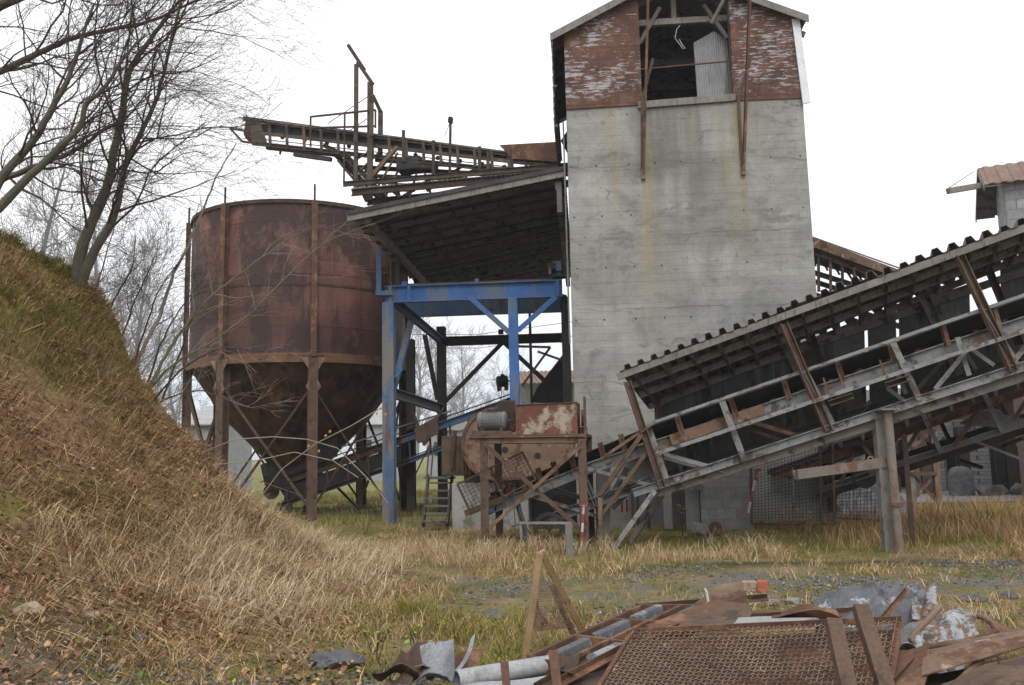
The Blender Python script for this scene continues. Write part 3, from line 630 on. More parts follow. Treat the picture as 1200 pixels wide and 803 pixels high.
# roof: two slopes overhanging all round
ovl, ovr, ovf = .30, .16, .22
def slope(ue, ze, thick=.05):
    return MB().plate([T(ue, -ovf, ze), T(uMid, -ovf, zr), T(uMid, DEP+.3, zr), T(ue, DEP+.3, ze)], thick, V((0, 0, 1)))
kL = (zr-zeL)/uMid; kR = (zr-zeL)/(W-uMid)
part('roof', slope(-ovl, zeL-kL*ovl), M['asbestos'], t); part('roof', slope(W+ovr, zeL-kR*ovr), M['asbestos'], t)
for ue, k in ((-ovl, kL), (W+ovr, kR)):
    ze = zeL-k*(ovl if ue < 0 else ovr)
    part('barge_board', MB().plate([T(ue, -ovf-.03, ze-.15), T(uMid, -ovf-.03, zr-.15), T(uMid, -ovf-.03, zr+.03), T(ue, -ovf-.03, ze+.03)], .03, EV), M['wood_grey'], t)
# hanging eave boarding on the left (dark lath skirt)
zsk = uz(652, 152, -.1)[1]
for k in range(9):
    za = zeL-kL*ovl - k*(zeL-kL*ovl-zsk)/9; zb2 = zeL-kL*ovl-(k+1)*(zeL-kL*ovl-zsk)/9
    part('eave_slat', MB().plate([T(-ovl+.02, -ovf, za), T(-ovl+.02, DEP, za), T(-ovl+.03+.015*(k % 2), DEP, zb2+.012), T(-ovl+.03+.015*(k % 2), -ovf+.02*(k % 3), zb2+.012)], .025, EU), M['asbestos'] if k % 2 else M['wood_grey'], t)
part('eave_rail', MB().bar(T(-ovl+.09, -.1, zsk+.1), T(-ovl+.09, DEP, zsk+.1), .06), M['wood_dark'], t)
part('eave_rail', MB().bar(T(-ovl+.09, -.1, zsk+1.1), T(-ovl+.09, DEP, zsk+1.1), .06), M['wood_dark'], t)
# white board leaning down the right corner
c0, c1, c2, c3 = uz(928, 22, -.1), uz(937, 22, -.1), uz(950, 120, -.1), uz(941, 122, -.1)
part('corner_board', MB().plate([T(c[0], -.1, c[1]) for c in (c0, c1, c2, c3)], .04, EV), M['white_board'], t, 'white board down the right corner of the gable', bevel=.006)
part('corner_plate', MB().plate([T(W-.08, -.06, zg-.16), T(W+.03, -.06, zg-.12), T(W+.03, -.06, zg+.05), T(W-.08, -.06, zg+.05)], .03, EV), M['rust_dark'], t)
# hoist brackets: on each side of the door an upright and a leaning bar meeting at a shoe
for (xb, yb, xt, yt, xs, ys) in ((754, 205, 760, -25, 752.5, 113), (871, 200, 879, -12, 865, 113)):
    ub, zb3 = uz(xb, yb, -.05); ut, zt3 = uz(xt, yt, -.75); us, zs3 = uz(xs, ys, -.08)
    part('hoist_bar', MB().sweep(Ubar(.055, .07, .01), T(ub, -.06, zb3), T(ut, -.75, zt3)), M['rust'], t)
    part('hoist_strut', MB().bar(T(ub-.02, -.04, zb3+.1), T(us, -.1, zs3), .06, .05), M['rust_brown'], t)
    part('wall_shoe', MB().box(T(ub, -.04, zb3), .09, .09, .22, -YAW), M['rust_pale'], t)
    part('hoist_brace', MB().bar(T(us+.02, -.08, zs3-.02), T(us+.02+(ut-ub)*.55+.1, -.5, zs3+.75), .05), M['wood_dark'], t)
part('hoist_brace', MB().bar(T(uz(833, 30)[0], -.1, uz(833, 30)[1]), T(uz(853, 0)[0], -.3, uz(853, -5)[1]), .07), M['wood_dark'], t)
# downpipe on the left corner
part('conduit', MB().tube([T(-.05, .05, 4.2), T(-.05, .05, zg-.3)], .022, 6), M['grey_plain'], t)
# a loose corrugated sheet stands inside the door
p = [uz(x_, y_, .3) for x_, y_ in ((817, 114), (858, 113), (857, 45), (843, 33), (818, 47))]
m = MB(); n_ = 14
a0, a1 = p[0][0], p[1][0]
def sheet_fn(u, v):
    uu = a0+(a1-a0)*u; ztop = (p[4][1]+(p[3][1]-p[4][1])*min(1, u/.62)) if u < .62 else (p[3][1]+(p[2][1]-p[3][1])*(u-.62)/.38)
    return T(uu, .22+.22*v+.02*math.cos(u*n_*2*math.pi), zg+.08+(ztop-zg-.08)*v)
m.sheet(sheet_fn, n_*6, 2, .004)
solo('corrugated_sheet', m, M['tin'], 'grey corrugated sheet standing inside the open door of the tower', 'metal sheet')
pts = [uz(x_, y_, .25) for x_, y_ in ((797, 30), (793, 34), (791, 45), (795, 50), (800, 57), (803, 57), (799, 52), (796, 46))]
m = MB().tube([T(u, .25, z) for u, z in pts], .008, 6)
solo('hanging_cable', m, M['plain_white'], 'white loop of cable hanging from the tie beam in the tower door', 'cable')
# ------------------------------------------------------------------ steel silo on legs
SC = P(347, 415, 26.5); SX, SY, SR = SC.x+.13, SC.y, 3.26
zT = P(365, 235, SY-SR).z; zF = P(365, 417, SY-SR).z; zA = .95
t = thing('steel_silo', 'big round rusty steel silo with conical bottom on riveted legs', 'silo', (SX, SY, 0))
def cyl(r0, r1, z0, z1, n=72):
    return MB().lathe((SX, SY, 0), (0, 0, 1), [(r0, z0), (r0, z1), (r1, z1), (r1, z0), (r0, z0)], n, caps=False)
part('shell', cyl(SR, SR-.05, zF-.1, zT), M['silo'], t, smooth=True)
part('rim', cyl(SR+.05, SR-.06, zT-.05, zT+.06), M['rust_dark'], t, smooth=True)
rv = cyl(SR+.07, SR-.02, zF-.16, zF+.10)
for k in range(150):
    a = 2*math.pi*k/150; rv.lathe((SX+(SR+.065)*math.cos(a), SY+(SR+.065)*math.sin(a), zF+.03), (math.cos(a), math.sin(a), 0), [(.022, 0), (.022, .012), (.01, .02)], 6)
part('flange', rv, M['rust_orange'], t, smooth=True)
part('seam_band', cyl(SR+.015, SR-.02, zF+2.0, zF+2.07), M['rust_dark'], t, smooth=True)
part('hopper', MB().lathe((SX, SY, 0), (0, 0, 1), [(SR-.05, zF-.1), (SR*.85, zF-.75), (SR*.64, zF-1.7), (1.3, zF-2.5), (.9, zF-2.95), (.5, zF-3.15), (.45, zF-3.12), (.85, zF-2.9), (1.25, zF-2.45), (SR*.62, zF-1.65), (SR*.83, zF-.73), (SR-.1, zF-.1)], 72, caps=False), M['silo_cone'], t, smooth=True)
part('dark_filler_box', MB().plate([(SX-.6, SY-.6, .75), (SX+.6, SY-.6, .75), (SX+.6, SY-.6, zF-2.7), (SX-.6, SY-.6, zF-2.7)], 1.2, (0, 1, 0)), M['black'], t)  # black box added to fill the dark space under the hopper
part('roof_plate', MB().lathe((SX, SY, zT-.5), (0, 0, 1), [(SR-.06, 0), (SR-.06, .03)], 48), M['rust_dark'], t)
angs = [-70+45*k for k in range(8)]
for k, ad in enumerate(angs):
    a = RAD(ad); c, s_ = math.cos(a), math.sin(a); x, y = SX+(SR+.02)*c, SY+(SR+.02)*s_
    rad = (c, s_, 0); tan = V((-s_, c, 0))
    g0 = hz(x, y)-.2 if hz(x, y) < 1 else 0
    lg = part('leg', MB().sweep(Ibeam(.26, .26, .025), (x, y, g0), (x, y, zF-.05), rad), M['rust_brown'], t)
    q = V((x, y, 0))+V(rad)*.15
    for sg in (-1, 1):
        part('gusset', MB().plate([q+tan*sg*.13+V((0, 0, zF-.05)), q+tan*sg*.33+V((0, 0, zF-.05)), q+tan*sg*.13+V((0, 0, zF-.38))], .015, V(rad)), M['rust_pale'], lg)
        part('gusset', MB().plate([q+tan*sg*.10+V((0, 0, zF-.62)), q+tan*sg*.21+V((0, 0, zF-.85)), q+tan*sg*.10+V((0, 0, zF-1.0))], .015, V(rad)), M['rust_pale'], lg)
    xr, yr = SX+(SR+.1)*c, SY+(SR+.1)*s_
    part('rib', MB().sweep(Ibeam(.16, .15, .02), (xr, yr, zF), (xr, yr, zT+.02), rad), M['rust'], t)
    if k in (0, 7, 6, 3): part('rail_post', MB().tube([(xr, yr, zT), (xr, yr, zT+.5)], .03, 6), M['dark_steel'], t)
for k in range(8):
    a, b = RAD(angs[k]), RAD(angs[(k+1) % 8]); rr = SR+.0
    pa = lambda q, z: (SX+rr*math.cos(q), SY+rr*math.sin(q), z)
    part('cross_brace', MB().sweep(Lbar(.06, .06, .012), pa(a, zF-.8), pa(b, .25)), M['rust_brown'], t)
    rr = SR-.09
    part('cross_brace', MB().sweep(Lbar(.06, .06, .012), pa(b, zF-.8), pa(a, .25)), M['rust_dark'], t)
# ------------------------------------------------------------------ lean-to shed roof on the tower's left side
zl = uz(407, 252, .2)[1]; ul = uz(407, 252, .2)[0]; zr_ = uz(666, 199, .2)[1]; ur = -.03
vb = 12.6
t = thing('lean_to_roof', 'dark corrugated lean-to roof beside the tower seen from underneath', 'roof', T((ul+ur)/2, 4, zl-.2))
def TS(f, v, dz=0): return T(ul+(ur-ul)*f, v, zl+(zr_-zl)*f+dz)
m = corr(TS(0, .2), TS(0, vb), TS(1, .2), TS(1, vb), 34, .06, .006)
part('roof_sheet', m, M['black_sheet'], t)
part('fascia', MB().plate([TS(0, .17, -.17), TS(1, .17, -.17), TS(1, .17, .02), TS(0, .17, .02)], .04, EV), M['wood_grey'], t, bevel=.005)
part('fascia', MB().plate([TS(.005, .13, -.02), TS(1, .13, -.02), TS(1, .13, .085), TS(.0, .13, .085)], .03, EV), M['dark_steel'], t)
part('side_beam', MB().bar(TS(.08, .35, -.16), TS(.08, 9, -.16), .14, .2), M['wood_grey'], t)
for k in range(15):
    v = .75+k*.82
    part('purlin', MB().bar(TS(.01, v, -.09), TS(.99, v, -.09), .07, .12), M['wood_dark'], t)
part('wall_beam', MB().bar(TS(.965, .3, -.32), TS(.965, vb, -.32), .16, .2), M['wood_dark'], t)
part('hanger', MB().bar(TS(.968, .32, -.4), TS(.968, .32, -1.0), .12, .14), M['wood_dark'], t)
part('hanging_wire', MB().tube([TS(.83, 1.2, -.4), TS(.84, 1.4, -1.2), TS(.855, 1.8, -2.2)], .01, 5), M['dark_steel'], t)
# ------------------------------------------------------------------ blue frame
def BP(px, py, v): u, z = uz(px, py, v); return T(u, v, z)
t = thing('blue_frame', 'blue steel portal frame under the lean-to roof', 'steel frame', BP(530, 600, 3.5)*1)
t.location.z = 0
vF, vR = 2.0, 5.0
zbt, zbb = uz(550, 332, vF)[1], uz(550, 352, vF)[1]
uA, uB = uz(456, 400, vF)[0], uz(659, 340, vF)[0]
hb = zbt-zbb
post = lambda u, v, z0, z1, s, mt, nm='post': part(nm, MB().sweep(Ibeam(s, s, .03), T(u, v, z0), T(u, v, z1), EV), M[mt], t)
post(uA, vF, -.2, zbb, .30, 'blue_worn'); u602 = uz(602, 400, vF)[0]; post(u602, vF, 1.2, zbb, .24, 'blue')
bm_ = MB().sweep(Ubar(.14, hb, .03)[::-1], T(uA-.12, vF, (zbt+zbb)/2), T(uB, vF, (zbt+zbb)/2)); bb = part('main_beam', bm_, M['blue'], t)
for uu in (uA+.05, uA+.55, uB-.12):
    part('end_plate', MB().box(T(uu, vF-.09, (zbt+zbb)/2), .09, .02, hb-.02, -YAW), M['blue'], bb)
rvm = MB()
for uu in (uB-.2, uB-.08):
    for zq in range(4): rvm.lathe(T(uu, vF-.1, zbb+.08+zq*.11), -EV, [(.018, 0), (.018, .015), (.01, .02)], 6)
part('bolt', rvm, M['rust_pale'], bb)
part('rear_beam', MB().sweep(Ibeam(.2, hb*1.05, .03), T(uA-.1, vR-1.0, (zbt+zbb)/2-.05), T(-.15, vR-1.0, (zbt+zbb)/2-.05)), M['blue_worn'], t)
part('rail', MB().bar(T(uA+.5, vF+.05, zbt+.03), T(uB-.3, vF+.05, zbt+.03), .06, .05), M['rust_brown'], t)
part('stub', MB().bar(T(uA+.35, vF, zbt+.06), T(uA+.48, vF, zbt+.06), .1, .1), M['blue'], t)
part('stub', MB().bar(T((uA+uB)/2, vF, zbt+.06), T((uA+uB)/2+.1, vF, zbt+.06), .1, .1), M['blue'], t)
# knee braces of the right post
part('knee_brace', MB().sweep(Lbar(.13, .13, .02), BP(548, 346, vF), BP(597, 390, vF), EV), M['blue'], t)
part('knee_brace', MB().sweep(Lbar(.13, .13, .02), BP(655, 345, vF), BP(607, 388, vF), EV), M['blue'], t)
# side brace running back, rear posts and rear beam
vK = 5.8
part('side_brace', MB().sweep(Ubar(.12, .24, .025), BP(463, 354, vF+.1), BP(520, 402, vK)), M['blue_worn'], t)
ur_ = uz(518, 480, vK)[0]
post(ur_, vK, -.1, zbb-.1, .26, 'dark_steel', 'rear_post')
post(uz(664, 420, vF+.6)[0], vF+.6, .8, zbb+.1, .22, 'dark_steel', 'rear_post')
z2 = uz(590, 398, vK)[1]
part('cross_beam', MB().sweep(Ibeam(.2, .27, .03), T(ur_, vK, z2), T(-.1, vK, z2)), M['dark_steel'], t)
part('diagonal', MB().sweep(Lbar(.13, .13, .02), BP(589, 402, vK), BP(521, 472, vK), EV), M['dark_steel'], t)
part('diagonal', MB().sweep(Lbar(.13, .13, .02), BP(591, 402, vK+.05), BP(640, 448, vK+.05), EV), M['dark_steel'], t)
part('side_diagonal', MB().sweep(Lbar(.15, .15, .02), BP(461, 457, vF+.3), BP(482, 376, vF+1.3), EV), M['blue_worn'], t)
part('bracket', MB().bar(BP(460, 443, vF-.02), BP(470, 433, vF+.1), .18, .05), M['blue'], t)
part('side_diagonal', MB().sweep(Lbar(.14, .14, .02), BP(498, 392, vF+2.4), BP(513, 468, vF+3.2), EV), M['dark_steel'], t)
part('side_beam', MB().sweep(Ubar(.16, .26, .02), BP(461, 461, vF+.15), BP(520, 480, vK)), M['grey_plain'], t, 'grey channel with a slatted web')
post(uz(482, 540, vF+3.5)[0], vF+3.5, -.1, zbb-.5, .24, 'dark_steel', 'rear_post')
part('lamp', MB().box(BP(587, 389, vK-.2), .16, .14, .14), M['black'], t)
part('eave_post', MB().bar(BP(444, 292, vF-.2), BP(444, 344, vF-.2), .12), M['blue_worn'], t)
part('eave_post', MB().bar(BP(466, 300, vF+1.6), BP(466, 345, vF+1.6), .12), M['dark_steel'], t)
part('bracket', MB().bar(BP(440, 344, vF-.2), BP(460, 344, vF-.1), .16, .12), M['blue_worn'], t)
part('hanger', MB().bar(BP(660, 345, vF+.2), BP(661, 375, vF+.2), .05), M['black'], t)
# motor on the beam
def motor(name, c, L, r, mat, base_mat, label, ax=(1, 0, 0), cat='motor'):
    c = V(c); ax = V(ax).normalized(); tt = thing(name, label, cat, c-V((0, 0, r+.1)))
    b = MB(); pr = [(r*.55, -.5*L), (r*.9, -.47*L), (r, -.4*L)]
    for k in range(9): q = -.35*L+k*.07*L; pr += [(r, q), (r, q+.03*L), (r*.9, q+.035*L), (r*.9, q+.065*L)]
    pr += [(r, .32*L), (r*.95, .4*L), (r*.5, .45*L)]
    part('housing', b.lathe(c, ax, pr, 20), mat, tt)
    part('shaft', MB().lathe(c, ax, [(r*.16, .45*L), (r*.16, .62*L)], 10), M['dark_steel'], tt)
    part('terminal_box', MB().box(c+V((0, 0, r*1.05)), L*.3, r*.7, r*.4, math.atan2(ax.y, ax.x)), base_mat, tt)
    fo = MB()
    for s1 in (-.3, .3): fo.box(c+ax*L*s1-V((0, 0, r+.02)), .06, r*1.9, .16, math.atan2(ax.y, ax.x))
    part('foot', fo, base_mat, tt); return tt
mo = motor('electric_motor', BP(650, 313, vF+.2), .42, .12, M['rust_brown'], M['blue'], 'small rusty motor on a blue bracket, on the right end of the blue beam', EU*-1)
part('bracket', MB().box(BP(655, 313, vF+.15), .14, .3, .26, -YAW), M['blue'], mo); part('bracket', MB().box(BP(655, 324, vF+.12), .3, .3, .05, -YAW), M['dark_steel'], mo)
# black feed hopper behind the frame, right
m = MB().plate([BP(622, 470, 4.2), BP(629, 455, 4.2), BP(662, 412, 4.2), BP(668, 412, 4.2), BP(668, 472, 4.2)], .8, EV)
solo('feed_hopper', m, M['black'], 'black wedge shaped feed hopper beside the tower behind the rust box', 'hopper', bevel=.02)
m = MB(); 
for a, b in (((608, 406), (645, 407)), ((645, 407), (612, 452)), ((630, 412), (658, 422))): m.bar(BP(*a, 3.4), BP(*b, 3.4), .06)
solo('bent_bracket', m, M['rust_brown'], 'rusty triangular bracket of angle iron behind the blue post', 'bracket')
# ------------------------------------------------------------------ belt conveyor under the silo
PA = Plane(P(330, 560, 26.0), P(605, 470, 23.2))
t = thing('silo_conveyor', 'dark belt conveyor climbing from under the silo to the crusher', 'conveyor', PA.h(440, 600, .4))
t.location.z = 0
def cv(a, b, off, prof, nm, mt, pl=None, tt=None, up=(0, 0, 1)):
    pl = pl or PA; return part(nm, MB().sweep(prof, pl.h(*a, off), pl.h(*b, off), up), M[mt], tt or t)
for off in (0, .9):
    cv((312, 572), (470, 516), off, Ubar(.1, .22, .02), 'side_beam', 'rust_dark'); cv((470, 516), (604, 468), off, Ubar(.1, .20, .02), 'side_beam', 'blue_worn')
    cv((330, 592), (480, 540), off, Ubar(.1, .12, .02), 'lower_chord', 'dark_steel'); cv((480, 540), (602, 494), off, Ubar(.1, .12, .02), 'lower_chord', 'blue_worn')
    for x in range(335, 600, 24): cv((x, 565-(x-335)*.352), (x+2, 588-(x-335)*.352), off, rect(.06, .06), 'upright', 'dark_steel')
m = MB().plate([PA.h(305, 566, -.05), PA.h(606, 460, -.05), PA.h(606, 460, .95), PA.h(305, 566, .95)], .035); part('belt', m, M['belt_rubber'], t)
m = MB().plate([PA.h(330, 589, .1), PA.h(600, 494, .1), PA.h(600, 494, .8), PA.h(330, 589, .8)], .03); part('return_belt', m, M['belt_rubber'], t)
for x in range(340, 600, 30): part('roller', MB().tube([PA.h(x, 570-(x-335)*.352, .05), PA.h(x, 570-(x-335)*.352, .85)], .06, 8), M['rust_dark'], t)
part('tail_drum', MB().tube([PA.h(318, 576, .05), PA.h(318, 576, .85)], .24, 16), M['rust_dark'], t)
part('skirt', MB().plate([PA.h(330, 572, .03), PA.h(470, 522, .03), PA.h(470, 540, .03), PA.h(335, 588, .03)], .02), M['black'], t)
part('loading_chute', MB().plate([PA.h(305, 545, -.1), PA.h(395, 512, -.1), PA.h(395, 535, -.1), PA.h(310, 568, -.1)], .03), M['black'], t)
part('head_drum', MB().tube([PA.h(600, 474, .05), PA.h(600, 474, .85)], .2, 16), M['rust_dark'], t)
part('grease_rail', MB().tube([PA.h(400, 524, -.12), PA.h(470, 500, -.12), PA.h(528, 482, -.12)], .025, 6), M['grey_plain'], t)
for (a, b) in (((484, 482), (497, 522)), ((497, 522), (508, 505)), ((520, 478), (497, 520))): cv(a, b, -.15, rect(.07, .05), 'guard', 'rust_brown')
part('guard_plate', MB().plate([PA.h(485, 503, -.2), PA.h(512, 488, -.2), PA.h(514, 508, -.2), PA.h(490, 520, -.2)], .03), M['rust_brown'], t)
for a, b in (((390, 568), (430, 640)), ): cv((392, 568), (422, 598), .9, rect(.06, .06), 'stay', 'dark_steel')
cv((328, 590), (322, 606), .0, rect(.12, .12), 'stand', 'dark_steel'); cv((360, 590), (356, 606), .9, rect(.12, .12), 'stand', 'dark_steel')
motor('floodlight', PA.h(589, 447, .4), .34, .16, M['black'], M['black'], 'small dark motor standing on the upper end of the conveyor under the silo', (1, .2, .1)).name = 'conveyor_motor'
# ------------------------------------------------------------------ upper cantilever conveyor over the silo
UC = Plane(P(285, 150, 26.0), P(655, 195, 23.2)); UW = 1.15
t = thing('cantilever_conveyor', 'rusty lattice conveyor reaching from the tower out over the silo', 'conveyor', UC.h(470, 180, UW/2))
def uc(a, b, off, prof, nm, mt, lab=None): return part(nm, MB().sweep(prof, UC.h(*a, off), UC.h(*b, off)), M[mt], t)
tp = lambda x: 139+(x-285)*.1325 if x < 470 else 163.5+(x-470)*.135       # belt frame top line
bo = lambda x: 168+(x-285)*.105
for off in (0, UW):
    uc((285, tp(285)), (470, tp(470)), off, Ubar(.08, .13, .02), 'top_chord', 'old_iron'); uc((470, tp(470)), (657, tp(657)), off, Ubar(.08, .13, .02), 'top_chord', 'old_iron')
    uc((296, bo(285)), (657, bo(657)), off, Ubar(.08, .12, .02), 'bottom_chord', 'old_iron'); uc((300, bo(300)-14), (657, bo(657)-11), off, rect(.05, .10), 'mid_rail', 'old_iron')
    for k, x in enumerate(range(296, 652, 20)): uc((x, tp(x)), (x+1, bo(x)), off, Lbar(.09, .07, .015), 'upright', 'old_iron' if k % 3 else 'rust_brown')
m = MB().plate([UC.h(280, 137, -.04), UC.h(470, 160.5, -.04), UC.h(470, 160.5, UW+.04), UC.h(280, 137, UW+.04)], -.05, (0, 0, 1)); part('belt_cover', m, M['wood_dark'], t)
m = MB().plate([UC.h(470, 160.5, -.04), UC.h(658, 186, -.04), UC.h(658, 186, UW+.04), UC.h(470, 160.5, UW+.04)], -.05, (0, 0, 1)); part('belt_cover', m, M['wood_dark'], t)
m = MB().plate([UC.h(300, 154, .1), UC.h(655, 197, .1), UC.h(655, 197, UW-.1), UC.h(300, 154, UW-.1)], .28, (0, 0, 1)); part('belt', m, M['belt_rubber'], t)
m = MB().plate([UC.h(300, 163, .12), UC.h(655, 203, .12), UC.h(655, 203, UW-.12), UC.h(300, 163, UW-.12)], .03, (0, 0, 1)); part('return_belt', m, M['belt_rubber'], t)
for x in range(305, 650, 26): part('roller', MB().tube([UC.h(x, tp(x)+16, .06), UC.h(x, tp(x)+16, UW-.06)], .07, 8), M['dark_steel'], t)
part('head_drum', MB().tube([UC.h(297, 156, .04), UC.h(297, 156, UW-.04)], .30, 18), M['rust_brown'], t)
m = MB().plate([UC.h(288, 139, -.02), UC.h(304, 141, -.02), UC.h(314, 172, -.02), UC.h(298, 169, -.02), UC.h(286, 153, -.02)], .04); part('head_plate', m, M['old_iron'], t)
m = MB().plate([UC.h(288, 139, UW-.02), UC.h(304, 141, UW-.02), UC.h(314, 172, UW-.02), UC.h(298, 169, UW-.02), UC.h(286, 153, UW-.02)], .04); part('head_plate', m, M['old_iron'], t)
for a, b in (((270, 151), (287, 153)), ((270, 151), (284, 166)), ((284, 166), (300, 168))): uc(a, b, -.1, rect(.06, .06), 'tip_guard', 'old_iron'); uc(a, b, UW+.1, rect(.06, .06), 'tip_guard', 'rust_brown')
part('tip_guard', MB().bar(UC.h(270, 151, -.1), UC.h(270, 151, UW+.1), .06), M['rust_brown'], t)
for a, b in (((313, 173), (402, 182)), ((345, 181), (388, 187))): uc(a, b, .1, rect(.14, .12), 'lower_beam', 'dark_steel')
for x in (330, 350, 356): uc((x, 172), (x-2, 181), .1, rect(.05, .05), 'hanger', 'dark_steel')
# bracket truss and walkway
WK = -.75
uc((404, 181), (462, 243), 0, Ubar(.1, .16, .02), 'strut', 'old_iron'); uc((378, 170), (410, 184), 0, Ubar(.08, .12, .02), 'strut', 'old_iron'); uc((392, 180), (452, 240), UW, Ubar(.1, .16, .02), 'strut', 'old_iron')
uc((404, 181), (430, 236), .5, rect(.1, .1), 'strut', 'rust_dark'); uc((396, 188), (438, 238), 0, rect(.07, .07), 'strut', 'dark_steel')
for k in range(5):
    x = 412+k*10; uc((x, 190+k*10), (x+24, 176+k*1), 0, rect(.05, .05), 'lacing', 'old_iron')
    uc((x-2, 196+k*9), (x+44, 200+k*8), .3, rect(.05, .05), 'lacing', 'old_iron')
uc((402, 216), (666, 194), WK, Ubar(.06, .15, .015), 'walkway_rail', 'old_iron')
uc((412, 226), (668, 202), WK, Ubar(.08, .2, .02), 'walkway_beam', 'rust_dark'); uc((430, 237), (668, 215), .0, Ubar(.08, .2, .02), 'walkway_beam', 'rust_dark')
m = MB()
for k in range(44): x = 416+k*5.7; m.bar(UC.h(x, 222-(k*5.7)*.088, WK), UC.h(x, 222-(k*5.7)*.088-2, .0), .05, .02)
for k in range(3): m.bar(UC.h(412, 224-k*1.2, WK+.2+k*.2), UC.h(664, 201-k*1.2, WK+.2+k*.2), .03, .03)
part('walkway_grating', m, M['grey_steel'], t)
for x0, x1, w in ((462, 468, .08), (498, 505, .06), (545, 549, .06), (488, 480, .05), (600, 604, .05)): uc((x0, 206-(x0-462)*.07), (x1, 232-(x1-462)*.08), WK+.1, rect(w, w), 'walkway_post', 'old_iron')
for a, b in (((364, 137), (440, 129)), ((364, 137), (364, 172)), ((404, 133), (403, 217)), ((364, 150), (440, 148)), ((440, 129), (440, 150))): uc(a, b, -.2, rect(.05, .05), 'handrail', 'rust_dark')
for x0, y0, y1, o_, w in ((417.5, 76, 228, -.05, .12), (434, 97, 235, -.05, .16), (435.5, 112, 160, -.3, .12), (446, 130, 182, UW, .14)): uc((x0, y0), (x0-.5, y1), o_, Ibeam(w, w, .02), 'gantry_post', 'old_iron')
uc((408, 53), (427, 82), -.05, rect(.09, .1), 'gantry_beam', 'rust_dark'); uc((419, 73), (437, 99), -.08, rect(.1, .1), 'gantry_beam', 'rust_dark'); uc((437, 112), (446, 131), .4, rect(.08, .1), 'gantry_beam', 'rust_dark')
uc((384, 145), (433, 112), .0, rect(.018, .018), 'guy_wire', 'dark_steel'); uc((400, 160), (432, 138), .0, rect(.018, .018), 'guy_wire', 'dark_steel'); uc((420, 226), (466, 172), 0, rect(.1, .1), 'strut', 'rust_pale')
for (a, b, o_, w) in (((418, 196), (660, 209), UW, .12), ((430, 206), (640, 214), UW*.5, .10), ((440, 188), (660, 203), .1, .09), ((452, 214), (520, 190), UW, .07), ((520, 212), (575, 193), UW, .07), ((575, 210), (630, 195), UW, .07), ((470, 232), (520, 200), .3, .08), ((428, 200), (470, 232), .6, .08), ((540, 196), (500, 224), .2, .07), ((500, 192), (540, 216), .5, .06), ((560, 196), (604, 214), .5, .06)):
    uc(a, b, o_, rect(w, w), 'lattice_beam', 'rust_dark')
uc((528, 139), (527, 206), WK+.1, rect(.07, .07), 'lamp_post', 'rust_dark'); uc((526, 141), (530, 141), WK+.1, rect(.14, .16), 'lamp', 'black')
uc((521, 160), (527, 144), WK+.1, rect(.012, .012), 'guy_wire', 'dark_steel')
for x, y0, y1 in ((473, 153, 190), (508, 165, 212), (562, 172, 200), (600, 176, 206), (572, 176, 199)): uc((x, y0), (x, y1), -.06, Lbar(.1, .08, .015), 'bracket', 'rust_dark')
part('side_board', MB().plate([UC.h(585, 170, -.1), UC.h(657, 166, -.1), UC.h(657, 190, -.1), UC.h(600, 186, -.1)], .04), M['rust'], t); part('side_board', MB().plate([UC.h(590, 172, UW), UC.h(657, 166, UW), UC.h(657, 192, UW), UC.h(600, 186, UW)], .04), M['rust'], t)
part('drive_housing', MB().box(UC.h(481, 194, .2), .75, .5, .42, -.2), M['black'], t, bevel=.04)
part('drive_shaft', MB().tube([UC.h(470, 193, .1), UC.h(512, 197, .1)], .11, 12), M['rust_dark'], t)
c = UC.h(447, 234, -.3); wh = MB().lathe(c, UC.n, [(.17, -.03), (.17, .03), (.12, .03), (.12, -.03), (.17, -.03)], 20, caps=False); w_ = part('hand_wheel', wh, M['black'], t)
sp = MB(); [sp.bar(c-V((math.cos(q), 0, math.sin(q)))*.15, c+V((math.cos(q), 0, math.sin(q)))*.15, .03) for q in (0, 1.05, 2.1)]; part('spoke', sp, M['black'], w_)
part('hopper_flap', MB().plate([UC.h(657, 165, .2), UC.h(668, 148, .2), UC.h(668, 186, .2)], .5), M['dark_steel'], t)
# ------------------------------------------------------------------ crusher with its belt guard, base and stairs
vC = 0.2
t = thing('jaw_crusher', 'rusty crusher with a big round belt guard standing on concrete', 'crusher', BP(590, 600, vC+.8)); t.location.z = .2
c0 = uz(583, 520, vC); R0_, c1 = .82, uz(668, 533, vC); R1_ = .45
def hull(r0, r1, n=26):
    al = math.acos((r0-r1)/math.hypot(c1[0]-c0[0], c1[1]-c0[1])); base = math.atan2(c1[1]-c0[1], c1[0]-c0[0]); pts = []
    for k in range(n+1):
        a = base+al+(2*math.pi-2*al)*k/n; pts.append((c0[0]+r0*math.cos(a), c0[1]+r0*math.sin(a)))
    for k in range(9):
        a = base-al+2*al*k/8; pts.append((c1[0]+r1*math.cos(a), c1[1]+r1*math.sin(a)))
    return pts
gd = part('belt_guard', MB().plate([T(u, vC, z) for u, z in hull(R0_, R1_)], .34, EV), M['rust_pale'], t)
rim = MB(); hp = hull(R0_, R1_)
for a, b in zip(hp, hp[1:]+hp[:1]): rim.bar(T(a[0], vC-.03, a[1]), T(b[0], vC-.03, b[1]), .05, .07)
part('guard_rim', rim, M['rust'], gd)
for px, py in ((592, 527), (630, 534)): part('inspection_hole', MB().lathe(T(*[(q) for q in (uz(px, py, vC)[0], vC-.012, uz(px, py, vC)[1])]), -EV, [(.07, 0), (.07, .008)], 16), M['black'], gd)
part('crusher_body', MB().box(BP(536, 534, vC+.9), .62, 1.0, .95, -YAW), M['rust_brown'], t, bevel=.03)
part('crusher_body', MB().box(BP(585, 545, vC+1.0), 1.6, 1.1, 1.2, -YAW), M['rust_dark'], t, bevel=.03)
